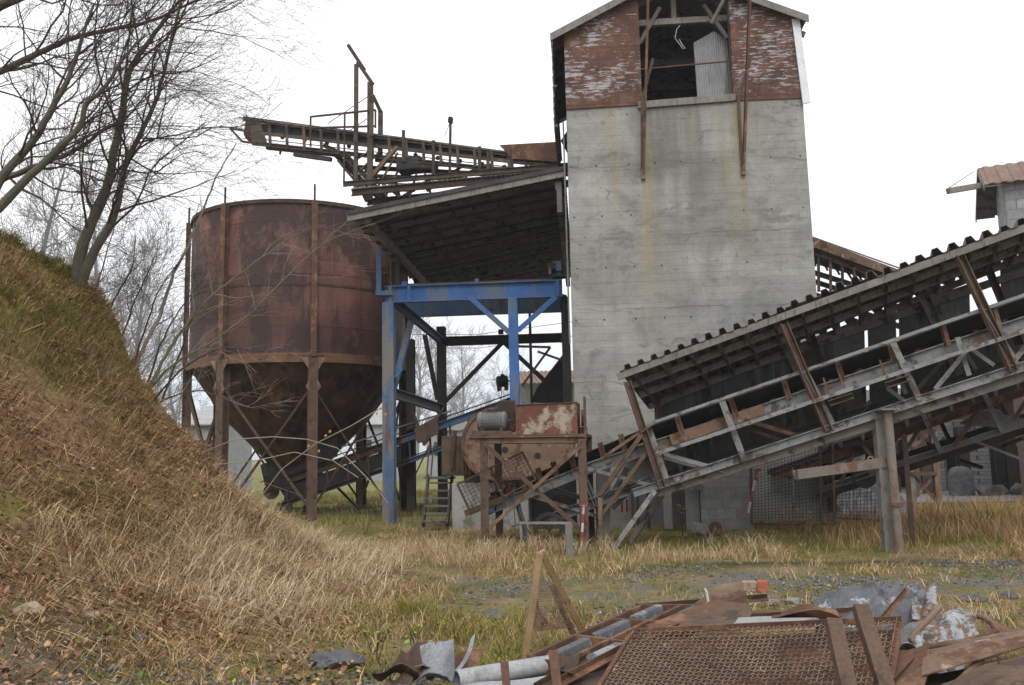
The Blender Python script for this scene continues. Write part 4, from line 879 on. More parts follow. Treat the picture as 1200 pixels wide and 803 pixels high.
for x in (532, 542, 550): part('body_rib', MB().box(BP(x, 534, vC+.37), .06, .06, .9, -YAW), M['rust_brown'], t)
part('side_pipe', MB().tube([BP(533, 505, vC+.3), BP(530, 550, vC+.3)], .05, 8), M['rust_dark'], t)
zb_ = uz(560, 566, vC+.2)[1]
a, b = uz(529, 590, vC+.2)[0], uz(604, 590, vC+.2)[0]
solo('machine_foundation', MB().plate([T(a, vC+.25, -.2), T(b+.3, vC+.25, -.2), T(b+.3, vC+.25, zb_), T(a, vC+.25, zb_)], 2.2, EV), M['concrete_low'], 'square concrete base carrying the crusher', 'foundation', bevel=.03)
t = thing('steel_stairs', 'short grey steel stairs left of the crusher', 'stairs', BP(512, 612, vC+.3)); t.location.z = 0
va = vC+.2
for x0, x1 in ((502, 496), (530, 524)):
    part('stringer', MB().bar(BP(x0, 558, va+.9), BP(x1, 616, va), .05, .18), M['dark_steel'], t)
for k in range(6):
    f = k/5.; part('tread', MB().bar(BP(501-4*f, 566+45*f, va+.8*(1-f)), BP(528-4*f, 566+45*f, va+.8*(1-f)), .2, .035), M['wood_dark'], t)
part('landing', MB().bar(BP(498, 560, va+1.2), BP(532, 560, va+1.2), .5, .05), M['grey_plain'], t)
for x in (500, 505, 528): part('handrail', MB().tube([BP(x, 558, va+.9), BP(x+3, 522, va+1.0)], .02, 6), M['rust'], t)
part('handrail', MB().tube([BP(503, 522, va+1.0), BP(485, 560, va+2.2)], .02, 6), M['rust'], t)
# ------------------------------------------------------------------ rusty stand in front of the crusher
def ground_at(px, py_guess, D): p = P(px, py_guess, D); return hz(p.x, p.y)
PF = Plane(P(567, 600, 16.3), P(683, 600, 16.0)); PD = 1.5
t = thing('crusher_stand', 'rusty angle iron stand with crossed braces in front of the crusher', 'steel stand', PF.h(625, 632, PD/2)); t.location.z = 0
def g2(pl, px, py, off, z):
    p = pl.h(px, py, off); return V((p.x, p.y, z))
zd = PF.h(620, 516).z
for off in (0, PD):
    for px in (567.5, 683):
        q = PF.h(px, 560, 0)+PF.n*off; part('leg', MB().sweep(Ibeam(.15, .15, .02), (q.x, q.y, hz(q.x, q.y)-.1), (q.x, q.y, zd)), M['rust_brown'], t)
a, b = PF.h(549, 516), PF.h(687, 514.5)
for off in (0, PD): part('deck_beam', MB().sweep(Ubar(.08, .13, .02)[::-1], a+PF.n*off, b+PF.n*off), M['rust_pale'], t)
part('deck', MB().plate([a+V((0, 0, .07)), b+V((0, 0, .07)), b+PF.n*PD+V((0, 0, .07)), a+PF.n*PD+V((0, 0, .07))], .03, V((0, 0, 1))), M['rust_brown'], t)
for (x0, y0, x1, y1, o_) in ((571, 523, 682, 622, -.09), (572, 620, 680, 523, -.13)): part('cross_brace', MB().sweep(Lbar(.07, .07, .012), PF.h(x0, y0, o_), PF.h(x1, y1, o_)), M['rust_pale'] if y0 > 600 else M['rust_brown'], t)
part('kick_plate', MB().bar(PF.h(553, 508, .05), PF.h(600, 508, .05), .03, .1), M['rust_brown'], t)
# stub wheel and upright at the right end
part('pulley', MB().lathe(PF.h(684, 490, .35), EU, [(.16, -.05), (.16, .05)], 18), M['rust'], t); part('upright', MB().bar(PF.h(686, 515, .1), PF.h(685, 465, .1), .05), M['rust'], t)
part('bearing', MB().box(PF.h(683, 506, .3), .16, .2, .18), M['black'], t, bevel=.02)
z0 = zd+.10
m = MB(); A_, B_ = PF.h(605, 515, .1), PF.h(677, 515, .1); ht = PF.h(640, 472, .1).z
bx = thing('drive_guard_box', 'rusty sheet steel box with peeled pale paint on the crusher stand', 'steel box', (A_+B_)/2+PF.n*.35); bx.location.z = z0
Q = lambda p, z, o=0: V((p.x, p.y, z))+PF.n*o
part('front_panel', MB().plate([Q(A_, z0), Q(B_, z0), Q(B_, ht-.02), Q(A_, ht-.04)], .02, PF.n), M['peeled'], bx)
part('side_panel', MB().plate([Q(A_, z0, .02), Q(A_, z0, .7), Q(A_, ht-.04, .7), Q(A_, ht-.04, .02)], .02, PF.d), M['rust'], bx)
part('side_panel', MB().plate([Q(B_, z0, .02), Q(B_, z0, .7), Q(B_, ht-.02, .7), Q(B_, ht-.02, .02)], .02, -PF.d), M['rust'], bx)
part('rear_panel', MB().plate([Q(A_, z0, .7), Q(B_, z0, .7), Q(B_, ht-.02, .7), Q(A_, ht-.04, .7)], .02, PF.n), M['rust'], bx)
part('top_lip', MB().plate([Q(A_, ht-.035, -.02), Q(B_, ht-.015, -.02), Q(B_, ht-.015, .72), Q(A_, ht-.035, .72)], .015, V((0, 0, 1))), M['rust_brown'], bx)
mt = motor('drive_motor', PF.h(578, 494, .4), .62, .19, M['grey_plain'], M['dark_steel'], 'grey electric motor on the left end of the rusty crusher stand', PF.d)
gm = MB().box(PF.h(594, 488, .7), .34, .3, .62); solo('gearbox', gm, M['rust_dark'], 'dark upright gear housing between the grey motor and the rust box', 'gearbox', bevel=.03)
# small grey frame standing on the ground, with a wheel behind
t = thing('tube_frame', 'small grey upside down U shaped frame standing in the grass', 'metal frame', P(640, 645, 15.0)); t.location.z = 0
fp = Plane(P(611, 640, 15.3), P(667, 640, 14.9)); 
gz_ = lambda px: hz(fp.h(px, 640).x, fp.h(px, 640).y)-.05
l1_, l2_ = fp.h(611, 640), fp.h(667, 640); zz1, zz2 = fp.h(611, 613).z, fp.h(667, 613).z
part('leg', MB().bar(Q(l1_, gz_(611)), Q(l1_, zz1), .04), M['grey_steel'], t); part('leg', MB().sweep(Ubar(.12, .07, .015), Q(l2_, gz_(667)), Q(l2_, zz2-.02)), M['tin'], t); part('top_bar', MB().bar(Q(l1_, zz1)-fp.d*.02, Q(l2_, zz2)+fp.d*.05, .05, .04), M['grey_steel'], t)
c = P(644, 640, 16.6); c.z = .28
m = MB().lathe(c, (-.1, 1, 0), [(.30, -.05), (.30, .05), (.23, .05), (.23, -.05), (.30, -.05)], 24, caps=False); wl = thing('old_wheel', 'dark flat rim lying upright in the shade behind the small grey frame', 'wheel', c-V((0, 0, .28))); part('rim', m, M['dark_steel'], wl, smooth=True); part('hub', MB().lathe(c, (-.1, 1, 0), [(.06, -.06), (.06, .06)], 12), M['rust_dark'], wl)
part('spoke', MB().bar(c-V((.25, 0, 0)), c+V((.25, 0, 0)), .04), M['dark_steel'], wl); part('spoke', MB().bar(c-V((0, 0, .25)), c+V((0, 0, .25)), .04), M['dark_steel'], wl)
# ------------------------------------------------------------------ covered conveyor
PB = Plane(P(740, 575, 15.9), P(1200, 430, 13.5)); CW = 1.15
t = thing('covered_conveyor', 'long grey lattice conveyor climbing to the right under a corrugated roof', 'conveyor', PB.h(960, 560, .5)); t.location.z = 0
def cb(a, b, off, prof, nm, mt, up=(0, 0, 1), lab=None): return part(nm, MB().sweep(prof, PB.h(*a, off), PB.h(*b, off), up), M[mt] if isinstance(mt, str) else mt, t, lab)
XE = 1290
L = lambda x0, y0, x1, y1: (lambda x: y0+(x-x0)*(y1-y0)/(x1-x0))
bc, st, hr, tr = L(742, 578, 1200, 429), L(693, 548, 1200, 379), L(769, 532, 1200, 388), L(760, 497, 1200, 346)
cb((742, bc(742)), (XE, bc(XE)), 0, Ubar(.07, .15, .015)[::-1], 'bottom_chord', 'grey_steel')
cb((770, bc(770)+9), (XE, bc(XE)+13), .10, rect(.06, .15), 'bottom_beam', 'wood_dark')
cb((566, 600), (693, 548), .2, Ubar(.08, .2, .02)[::-1], 'stringer', 'grey_steel')
cb((690, st(690)), (XE, st(XE)), .2, Ubar(.08, .22, .02)[::-1], 'stringer', 'grey_steel')
cb((786, st(786)-1), (895, st(895)-1), .135, rect(.012, .2), 'rust_plate', 'rust_pale'); cb((690, st(690)), (756, st(756)), CW, Ubar(.08, .22, .02), 'stringer', 'grey_plain')
cb((756, st(756)-10), (XE, st(XE)-12), CW, Ubar(.08, .22, .02), 'stringer', 'dark_steel')
cb((769, hr(769)), (XE, hr(XE)), -.12, Lbar(.07, .07, .012), 'hand_rail', 'grey_steel')
cb((704, 538), (768, tr(768)), -.05, Lbar(.06, .06, .01), 'top_rail', 'rust_pale'); cb((758, tr(758)), (XE, tr(XE)), 0, Lbar(.07, .06, .012), 'top_rail', 'grey_steel')
# belt: troughed carrying run and flat return run
def along(f, x, off): return PB.h(x, f(x), off)
b0, b1 = L(575, 585, 760, 508), L(760, 508, 1200, 358)
m = MB()
def belt_fn(u, v):
    x = 575+(XE-575)*u; y = b0(x) if x < 760 else b1(x); p = PB.h(x, y, .25+.85*v); p.z += -.12+.24*abs(2*v-1)**1.5; return p
m.sheet(belt_fn, 30, 8, .02); part('belt', m, M['belt_rubber'], t, smooth=True)
m = MB().plate([PB.h(600, 618, .25), PB.h(XE, 396, .25), PB.h(XE, 396, .95), PB.h(600, 618, .95)], .02); part('return_belt', m, M['belt_rubber'], t)
for k, x in enumerate((797, 860, 922, 985, 1046, 1108, 1168, 1228)): cb((x-4, tr(x)+3), (x+3, st(x)-4), .12, Ubar(.07, .09, .012), 'idler_bracket', 'rust' if k % 2 else 'rust_pale')
for k, x in enumerate((596, 614, 633, 651, 672, 706, 730)):
    y = L(566, 600, 693, 548)(x)
    part('idler_bracket', MB().sweep(Ubar(.07, .09, .012), PB.h(x-3, y-24, .16), PB.h(x+2, y-5, .16)), M['rust'], t); part('roller', MB().tube([PB.h(x-2, y-16, .2), PB.h(x-2, y-16, 1.0)], .055, 8), M['rust_brown'], t)
for x in range(770, 1260, 34): part('roller', MB().tube([PB.h(x, b1(x)+12, .22), PB.h(x, b1(x)+12, 1.1)], .055, 8), M['rust_dark'], t)
for x in range(640, 1240, 60): part('return_roller', MB().tube([PB.h(x, L(600, 624, 1290, 402)(x), .1), PB.h(x, L(600, 624, 1290, 402)(x), 1.05)], .05, 8), M['rust_brown'], t)
# posts carrying the roof and the rail
RW = 1.9
for (x0, y0, x1, y1) in ((735, 447, 776, 572), (918, 379, 971, 505), (1124, 299, 1187, 434)):
    cb((x0, y0), (x1, y1), -.05, Ubar(.10, .13, .015), 'roof_post', 'rust_brown', (1, 0, 0)); cb((x0+26, y0+55), (x1+8, y1-3), .0, Lbar(.08, .08, .012), 'post_stiffener', 'grey_steel')
    cb((x0+33, y0+13), (x1+8, y1-30), RW-.25, Ubar(.10, .12, .015), 'rear_roof_post', 'rust_dark')
for (x0, y0, x1, y1) in ((846, 470, 873, 541), (1046, 400, 1078, 469), (1240, 335, 1275, 405)): cb((x0, y0), (x1, y1), -.05, Lbar(.09, .10, .012), 'rail_post', 'grey_steel')
cb((1122, 395), (1136, 440), .05, Lbar(.08, .08, .012), 'rail_post', 'grey_steel'); cb((1048, 428), (1062, 462), .05, Lbar(.07, .07, .012), 'rail_post', 'grey_steel')
# lattice of the far side
for (a, b, o_, mt) in (((1096, 456), (1137, 406), .0, 'grey_steel'), ((1137, 408), (1165, 428), .0, 'grey_plain'), ((1187, 425), (1228, 372), .0, 'grey_steel'), ((1062, 470), (1110, 418), CW, 'grey_plain'), ((1130, 410), (1146, 436), CW, 'grey_plain'), ((778, 532), (850, 552), .05, 'grey_steel'), ((778, 536), (850, 556), .3, 'grey_plain'), ((860, 497), (925, 520), .4, 'rust_dark'), ((872, 492), (940, 512), .1, 'rust_dark'), ((985, 510), (1020, 470), CW, 'grey_plain'), ((1040, 455), (1060, 470), .3, 'grey_plain'), ((940, 520), (985, 470), CW, 'dark_steel'), ((1150, 392), (1200, 420), CW, 'grey_plain'), ((790, 520), (800, 560), .6, 'dark_steel')):
    cb(a, b, o_, Lbar(.07, .07, .012), 'diagonal', mt)
cb((760, bc(760)-8), (XE, bc(XE)-10), CW, Ubar(.07, .13, .015), 'bottom_chord', 'dark_steel')
# belt cleaners: rusty trough brackets under the stringer
for (x, y) in ((968, 461), (1034, 440)):
    cb((x-3, y-18), (x+6, y+8), .0, rect(.09, .03), 'bracket', 'rust'); cb((x+16, y-22), (x+25, y+3), .0, rect(.09, .03), 'bracket', 'rust'); cb((x+4, y+12), (x+32, y+3), -.1, Ubar(.22, .1, .015), 'tray', 'rust_brown')
# roof: corrugated sheets across the conveyor, on three purlins
rf, rrr = L(727, 441, 1200, 268), L(757, 470, 1200, 309)
XS = 736
def RP(x, o): # point on roof deck at offset o across
    a, b = PB.h(x, rf(x), -.05), PB.h(x, rrr(x), RW); f = (o+.05)/(RW+.05)
    pa = a; q = a+PB.n*(RW+.05); return V((pa.x, pa.y, pa.z)).lerp(V((q.x, q.y, b.z+.02)), f)
e0, e1 = RP(727, -.12), RP(XE, -.12); f0, f1 = RP(727, RW+.25), RP(XE, RW+.25)
up_ = V((0, 0, .085))
LN = (e1-e0).length; nc = int(LN/.255)
part('roof_sheet', corr(e0+up_, e1+up_, f0+up_, f1+up_, nc, .10, .008, seed=4, wob=.07), M['asbestos'], t)
part('purlin', MB().bar(RP(724, -.06), RP(XE, -.06), .07, .12), M['wood_grey'], t, 'weathered edge board of the roof')
for o_ in (.55, 1.15, RW): part('purlin', MB().bar(RP(732, o_), RP(XE, o_), .08, .12), M['wood_grey'], t)
for x in range(742, 1280, 33):
    part('rafter', MB().bar(RP(x, .05)-V((0, 0, .03)), RP(x, RW-.02)-V((0, 0, .03)), .045, .07), M['wood_dark'], t)
part('wall_rail', MB().bar(PB.h(764, 470, RW), PB.h(XE, 287, RW), .06, .14), M['wood_dark'], t)
wt = L(766, 470, 1200, 318)
pan = [(767, 800), (801, 833), (834, 868), (869, 904), (905, 940), (941, 976), (977, 1013.2), (1016.5, 1050), (1053.5, 1092), (1093, 1134)]
rr = random.Random(3)
for k, (xa, xb) in enumerate(pan):
    d = .02*(k % 2); low = lambda x: bc(x)-8
    lean = rr.uniform(-1.2, 1.2); xb = xb if k in (6, 7) else xb+2.4
    part('wall_panel', MB().plate([PB.h(xa+2.5+lean*.5, low(xa), RW+.05+d), PB.h(xb+2.5, low(xb), RW+.05+d), PB.h(xb-.5, wt(xb)-8, RW+.05+d), PB.h(xa-.5+lean*.3, wt(xa)-8, RW+.05+d)], .012, PB.n), M[('black_sheet', 'grey_sheet', 'black_sheet', 'black_sheet', 'grey_sheet')[k % 5]], t)  # wall sheets, carried down below the belt to keep the background dark
part('wall_panel', MB().plate([PB.h(1176, 434, RW+.06), PB.h(1300, 390, RW+.06), PB.h(1300, 270, RW+.06), PB.h(1172, 316, RW+.06)], .012, PB.n), M['black_sheet'], t)
part('wall_panel', MB().plate([PB.h(1135, 442, RW+.07), PB.h(1178, 428, RW+.07), PB.h(1176, 352, RW+.07), PB.h(1136, 366, RW+.07)], .012, PB.n), M['black_sheet'], t)  # panel added under the open gap so its lower part stays dark
cb((1081, 352), (1118, 430), RW-.1, rect(.1, .1), 'wall_stud', 'wood_dark'); cb((1092, 345), (1124, 425), RW-.1, rect(.1, .1), 'wall_stud', 'wood_dark'); cb((918, 402), (938, 445), RW-.1, rect(.1, .1), 'wall_stud', 'wood_dark')
# tail end: legs, ladder and tail frame
def leg(pt_top, bx, by, o0, o1, nm, prof, mt):
    a = PB.h(*pt_top, o0); b = PB.h(bx, by, o1); b.z = hz(b.x, b.y)-.05; return part(nm, MB().sweep(prof, a, b), M[mt], t)
leg((768, 575), 717, 645, 0, -.1, 'leg', Ubar(.17, .09, .02), 'grey_steel'); leg((776, 580), 735, 640, .6, .6, 'leg', Ubar(.17, .09, .02), 'wood_dark')
leg((703, 583), 703.5, 640, -.1, -.1, 'leg', rect(.08, .09), 'rust_pale')
cb((703, 580), (752, 510), -.1, rect(.07, .08), 'ladder_rail', 'rust_brown'); cb((703, 607), (756, 533), -.1, rect(.06, .07), 'ladder_rail', 'rust_brown')
cb((640, 610), (768, 562), .3, Ubar(.08, .2, .02)[::-1], 'lower_stringer', 'grey_steel'); cb((688, 549), (768, 570), .1, Lbar(.06, .06, .012), 'tie_rod', 'grey_steel'); cb((622, 581), (700, 605), .25, Lbar(.06, .06, .012), 'tie_rod', 'grey_steel')
for (x0, y0, x1, y1, o_) in ((687, 562, 703, 602, .3), (601, 572, 618, 632, .3), (735, 548, 700, 610, .8), (640, 570, 700, 590, .8), (752, 560, 718, 596, .6)): cb((x0, y0), (x1, y1), o_, Ubar(.1, .08, .015), 'tail_brace', 'grey_plain')
cb((707, 535), (707, 630), .9, rect(.26, .2), 'tail_post', 'concrete_low')
part('tail_drum', MB().tube([PB.h(580, 590, .22), PB.h(580, 590, 1.0)], .17, 16), M['rust_dark'], t); part('drum_cap', MB().box(PB.h(573, 596, .12), .22, .06, .16), M['blue'], t)
cb((545, 602), (590, 585), .1, rect(.05, .12), 'side_plate', 'rust_pale')
for (a, b) in (((536, 568), (612, 530)), ((612, 530), (628, 562)), ((628, 562), (552, 602)), ((536, 568), (552, 602)), ((575, 550), (590, 583))): cb(a, b, -.05, rect(.035, .035), 'guard_frame', 'rust_brown')
m = MB()
for k in range(17):
    f = k/17; a = PB.h(536+76*f, 568-38*f, -.05); b = PB.h(552+76*f, 602-40*f, -.05); m.bar(a, b, .008)
for k in range(9):
    f = k/9; a = PB.h(536+16*f, 568+34*f, -.05); b = PB.h(612+16*f, 530+32*f, -.05); m.bar(a, b, .008)
part('guard_mesh', m, M['rust_dark'], t)
# ------------------------------------------------------------------ second conveyor, lower and further back
PC = Plane(P(880, 600, 19.5), P(1200, 470, 16.5)); 
t = thing('lower_conveyor', 'dark rusty lattice conveyor climbing behind the round support post', 'conveyor', PC.h(1060, 560, .5)); t.location.z = 0
def cc(a, b, off, prof, nm, mt): return part(nm, MB().sweep(prof, PC.h(*a, off), PC.h(*b, off)), M[mt], t)
ct, cm, cbm = L(1058, 488, 1200, 439), L(1046, 509, 1200, 458), L(1062, 540, 1200, 496)
cc((960, ct(960)), (1300, ct(1300)), -.2, Ubar(.08, .14, .02)[::-1], 'top_beam', 'grey_plain'); cc((905, cm(905)+3), (1300, cm(1300)), 0, Ubar(.08, .17, .02)[::-1], 'stringer', 'rust'); cc((905, cm(905)-6), (1300, cm(1300)-8), 1.0, Ubar(.08, .17, .02), 'stringer', 'dark_steel')
cc((960, cbm(960)+2), (1300, cbm(1300)), 0, Ubar(.07, .12, .015)[::-1], 'bottom_chord', 'grey_plain'); cc((960, cbm(960)+10), (1300, cbm(1300)+8), .4, rect(.1, .14), 'bottom_chord', 'rust_dark'); cc((960, cbm(960)-6), (1300, cbm(1300)-8), 1.0, Ubar(.07, .12, .015), 'bottom_chord', 'dark_steel')
m = MB().plate([PC.h(900, cm(900)-5, .05), PC.h(1300, cm(1300)-10, .05), PC.h(1300, cm(1300)-10, .95), PC.h(900, cm(900)-5, .95)], .03); part('belt', m, M['belt_rubber'], t)
for (a, b) in (((1082, 486), (1103, 530)), ((1150, 454), (1175, 506)), ((1212, 430), (1236, 484)), ((1118, 522), (1150, 474)), ((1060, 530), (1082, 494)), ((1188, 492), (1215, 450)), ((1030, 545), (1010, 520)), ((985, 565), (1000, 530))): cc(a, b, -.06, Lbar(.09, .08, .015), 'diagonal', 'grey_plain' if b[1] > a[1] else 'rust_brown')
for (a, b) in (((1095, 478), (1112, 515)), ((1130, 505), (1160, 465)), ((1040, 520), (1060, 550)), ((975, 550), (1010, 560)), ((1170, 470), (1190, 505))): cc(a, b, 1.0, Lbar(.08, .08, .015), 'diagonal', 'rust_dark')
for k, x in enumerate(range(985, 1290, 26)): part('roller', MB().tube([PC.h(x, cm(x)-8, .02), PC.h(x, cm(x)-8, .98)], .06, 8), M['rust_dark'], t); cc((x, cm(x)-4), (x-2, ct(x)+2 if k % 2 else cm(x)-14), 0, rect(.06, .05), 'idler_bracket', 'rust_brown')
m = MB().plate([PC.h(1125, 497, .6), PC.h(1195, 505, .6), PC.h(1200, 492, .9), PC.h(1150, 482, .9)], .03); part('chute_plate', m, M['wood_grey'], t)
cc((1142, 517), (1215, 545), .2, rect(.05, .05), 'stay', 'grey_plain'); cc((960, 545), (1045, 520), .6, Ubar(.08, .12, .015), 'side_beam', 'grey_plain'); cc((965, 562), (1045, 528), .3, rect(.06, .1), 'side_beam', 'dark_steel'); cc((968, 582), (1042, 552), .5, rect(.08, .12), 'side_beam', 'dark_steel')
for x in (1208, 1260): cc((x, cbm(x)), (x, 590), .2, rect(.12, .12), 'leg', 'rust_brown')
part('tail_drum', MB().tube([PC.h(1013, 559, .0), PC.h(1013, 559, .9)], .24, 18), M['black'], t)
cc((962, 500), (977, 600), .6, rect(.14, .14), 'leg', 'black'); cc((1019, 480), (1020, 560), .6, rect(.15, .15), 'leg', 'black')
low_conv = t
# ------------------------------------------------------------------ support posts of the conveyor and the timber between
p = P(1054, 645, 14.15); gz0 = hz(p.x, p.y); ztop = P(1050, 481, 14.15).z
t = thing('support_post', 'round rust streaked steel post under the covered conveyor', 'post', (p.x, p.y, gz0))
part('pipe', MB().tube([(p.x, p.y, gz0-.15), (p.x-.02, p.y, ztop)], .072, 16), M['post_steel'], t, smooth=True); part('clamp', MB().lathe((p.x, p.y, P(1054, 591, 14.15).z), (0, 0, 1), [(.1, -.03), (.1, .03)], 16), M['rust'], t); part('head_plate', MB().box((p.x-.02, p.y, ztop+.015), .3, .3, .03), M['grey_plain'], t)
p = P(1040, 642, 14.4); ztop = P(1041, 484, 14.4).z
solo('flat_post', MB().sweep(Ubar(.14, .17, .02), (p.x, p.y, hz(p.x, p.y)-.1), (p.x, p.y, ztop), (0, -1, 0)), M['wood_grey'], 'square grey weathered post just left of the round rusty post', 'post', bevel=.005)
tt = thing('braced_trestle', 'pale rusty cross braced trestle standing behind the conveyor posts', 'trestle', P(1082, 590, 23)); tt.location.z = 0
TP = Plane(P(1068, 590, 23), P(1100, 590, 22.8))
for x in (1068, 1098):
    q = TP.h(x, 570); part('leg', MB().sweep(Ibeam(.16, .16, .02), (q.x, q.y, -.1), (q.x, q.y, TP.h(x, 500).z)), M['post_steel'], tt)
for y0, y1 in ((588, 555), (555, 525), (525, 502)):
    part('cross_brace', MB().bar(TP.h(1069, y0), TP.h(1097, y1), .07), M['rust_pale'], tt); part('cross_brace', MB().bar(TP.h(1069, y1, .1), TP.h(1097, y0, .1), .07), M['rust_pale'], tt)
    part('girt', MB().bar(TP.h(1068, y1, -.1), TP.h(1098, y1, -.1), .09), M['rust_brown'], tt)
rr = random.Random(77)
for k in range(26):
    x = rr.uniform(965, 1240); y = cbm(x)-rr.uniform(-22, 30); part('loose_member', MB().sweep(Lbar(.07, .07, .012), PC.h(x, y, rr.uniform(.2, 1.6)), PC.h(x+rr.uniform(-30, 45), y+rr.uniform(-26, 20), rr.uniform(.2, 1.6))), M[rr.choice(('rust_dark', 'grey_plain', 'dark_steel', 'rust_brown'))], low_conv)
p = P(1065, 592, 14.9); solo('thin_post', MB().sweep(Lbar(.09, .09, .012), (p.x, p.y, hz(p.x, p.y)-.1), (p.x, p.y, P(1064, 508, 14.9).z)), M['rust_dark'], 'thin dark angle iron post just right of the round rusty post', 'post')
t = thing('timber_beam', 'grey brown timber beam running from the mesh gate to the conveyor posts', 'beam', P(985, 550, 14.7)); part('timber', MB().bar(P(930, 557, 15.0), P(1046, 541, 14.25), .06, .17), M['post_steel'], t, bevel=.008); part('ring_bolt', MB().lathe(P(1020, 538, 14.45), (.2, 1, 0), [(.05, -.01), (.05, .01), (.03, .01), (.03, -.01), (.05, -.01)], 12, caps=False), M['grey_steel'], t)
# ------------------------------------------------------------------ mesh panels
def mesh_panel(name, label, pl, x0, x1, xt0, xt1, ytop0, ytop1, yb0, yb1, nx, ny, frame, mats):
    a, b, c, d = pl.h(x0, yb0), pl.h(x1, yb1), pl.h(xt1, ytop1), pl.h(xt0, ytop0)
    tt = thing(name, label, 'wire mesh panel', (a+b)/2)
    fm = MB()
    for p0, p1 in ((a, b), (b, c), (c, d), (d, a)): fm.bar(p0, p1, frame)
    part('frame', fm, mats[0], tt); w = MB()
    for k in range(1, nx): w.bar(a.lerp(b, k/nx), d.lerp(c, k/nx), .009)
    for k in range(1, ny): w.bar(a.lerp(d, k/ny), b.lerp(c, k/ny), .009)
    part('wire_mesh', w, mats[1], tt); return tt
FP = Plane(P(880, 612, 18.0), P(978, 612, 17.7))
mp = mesh_panel('mesh_gate', 'square wire mesh gate in front of the grey block wall', FP, 881, 978, 880, 975, 542, 512, 614, 615, 24, 22, .05, (M['rust_brown'], M['dark_steel']))
part('stile', MB().bar(FP.h(962, 613), FP.h(961, 520), .04), M['rust_brown'], mp); part('bottom_rail', MB().bar(FP.h(884, 611, -.03), FP.h(977, 614, -.03), .04, .05), M['rust_pale'], mp)
FP2 = Plane(P(980, 605, 19.4), P(1035, 605, 19.0))
mesh_panel('wire_fence', 'low rusty wire mesh panel right of the mesh gate, in front of grey rubble', FP2, 979, 1034, 979, 1034, 566, 556, 607, 610, 13, 11, .05, (M['rust'], M['dark_steel']))
FP3 = Plane(P(942, 600, 17.0), P(943, 600, 16.0))
q = P(931, 610, 18.3); solo('measuring_staff', MB().bar((q.x, q.y, hz(q.x, q.y)), P(928.5, 548, 18.3), .05, .02), M['wood_grey'], 'pale wooden measuring staff standing behind the mesh gate', 'staff')
# ------------------------------------------------------------------ block hut under the conveyor
BK = Plane(P(820, 610, 18.6), P(975, 610, 18.0))
t = thing('block_hut', 'low grey concrete block wall with a dark opening under the conveyor', 'wall', BK.h(850, 612, .5)); t.location.z = 0
A_, B_ = BK.h(822, 614), BK.h(884, 614); zt_ = BK.h(850, 528).z
part('block_wall', MB().plate([Q(A_, -.2), Q(B_, -.2), Q(B_, zt_), Q(A_, zt_)], .9, BK.n), M['blockwork'], t)
C_ = BK.h(790, 614, .9)
part('side_wall', MB().plate([Q(A_+BK.n*.1-BK.d*.02, -.2), Q(A_+BK.n*.9-BK.d*.02, -.2), Q(A_+BK.n*.9-BK.d*.02, zt_), Q(A_+BK.n*.1-BK.d*.02, zt_)], .3, -BK.d), M['concrete_low'], t)
part('rear_wall', MB().plate([Q(BK.h(705, 610, 1.0), -.2), Q(BK.h(830, 610, 1.0), -.2), Q(BK.h(830, 610, 1.0), 2.4), Q(BK.h(705, 610, 1.0), 2.4)], .2, BK.n), M['black_sheet'], t)
part('roof_slab', MB().plate([Q(BK.h(735, 600, .1), zt_), Q(B_, zt_), Q(B_+BK.n*1, zt_), Q(BK.h(735, 600, 1.0), zt_)], .1, V((0, 0, 1))), M['dark_steel'], t)
part('lintel', MB().bar(BK.h(800, 571, .0), BK.h(824, 571, .0), .1, .12), M['wood_grey'], t)
part('inner_post', MB().bar(Q(BK.h(783, 610, .2), 0), Q(BK.h(783, 610, .2), 1.2), .16), M['concrete_low'], t)
for x in (742, 748, 760): part('inner_pipe', MB().bar(Q(BK.h(x, 610, .4), 0), Q(BK.h(x, 610, .4), 1.1), .06), M['dark_steel'], t)
wa_, wb_ = P(598, 600, 21.6), P(690, 600, 21.4)
solo('added_dark_wall', MB().plate([Q(wa_, -.2), Q(wb_, -.2), Q(wb_, 1.75), Q(wa_, 1.75)], .3, V((0, 1, 0))), M['stone_dark'], 'low dark wall added to hide the bright meadow behind the crusher stand', 'wall', bevel=.02)  # added wall, keeps the view through the stand dark instead of bright meadow
wa_, wb_ = P(925, 600, 28.5), P(1015, 600, 28.5)
solo('rubble_wall', MB().plate([Q(wa_, -.2), Q(wb_, -.2), Q(wb_, 2.1), Q(wa_, 1.9)], .4, V((0, 1, 0))), M['stone_dark'], 'dark stone wall added to block the bright field far behind the wire mesh gate', 'wall', bevel=.03)  # added dark wall, shuts out the bright far field seen through the mesh
# ------------------------------------------------------------------ red and white survey poles
def survey_pole(label, b, top, n, flag=0):
    tt = thing('survey_pole', label, 'survey pole', b, 'red and white survey poles'); b, top = V(b), V(top)
    for k in range(n): part('band', MB().tube([b.lerp(top, k/n), b.lerp(top, (k+1)/n)], .022, 8), M['plain_white'] if k % 2 == flag else M['plain_red'], tt)
    return tt
q = P(681, 643, 15.7); q.z = hz(q.x, q.y); sp_ = survey_pole('red and white survey pole leaning on the right leg of the rusty crusher stand', q, P(684, 592, 15.7), 5)
part('tape', MB().tube([P(679, 592, 15.66), P(686, 594, 15.6), P(689, 590, 15.66)], .012, 6), M['plain_red'], sp_)
sp_ = survey_pole('red and white survey pole hanging tilted at the left edge of the mesh gate', P(877, 601, 17.8), P(887, 550, 17.75), 4)
part('knob', MB().box(P(888, 551, 17.72), .1, .06, .06), M['plain_red'], sp_)
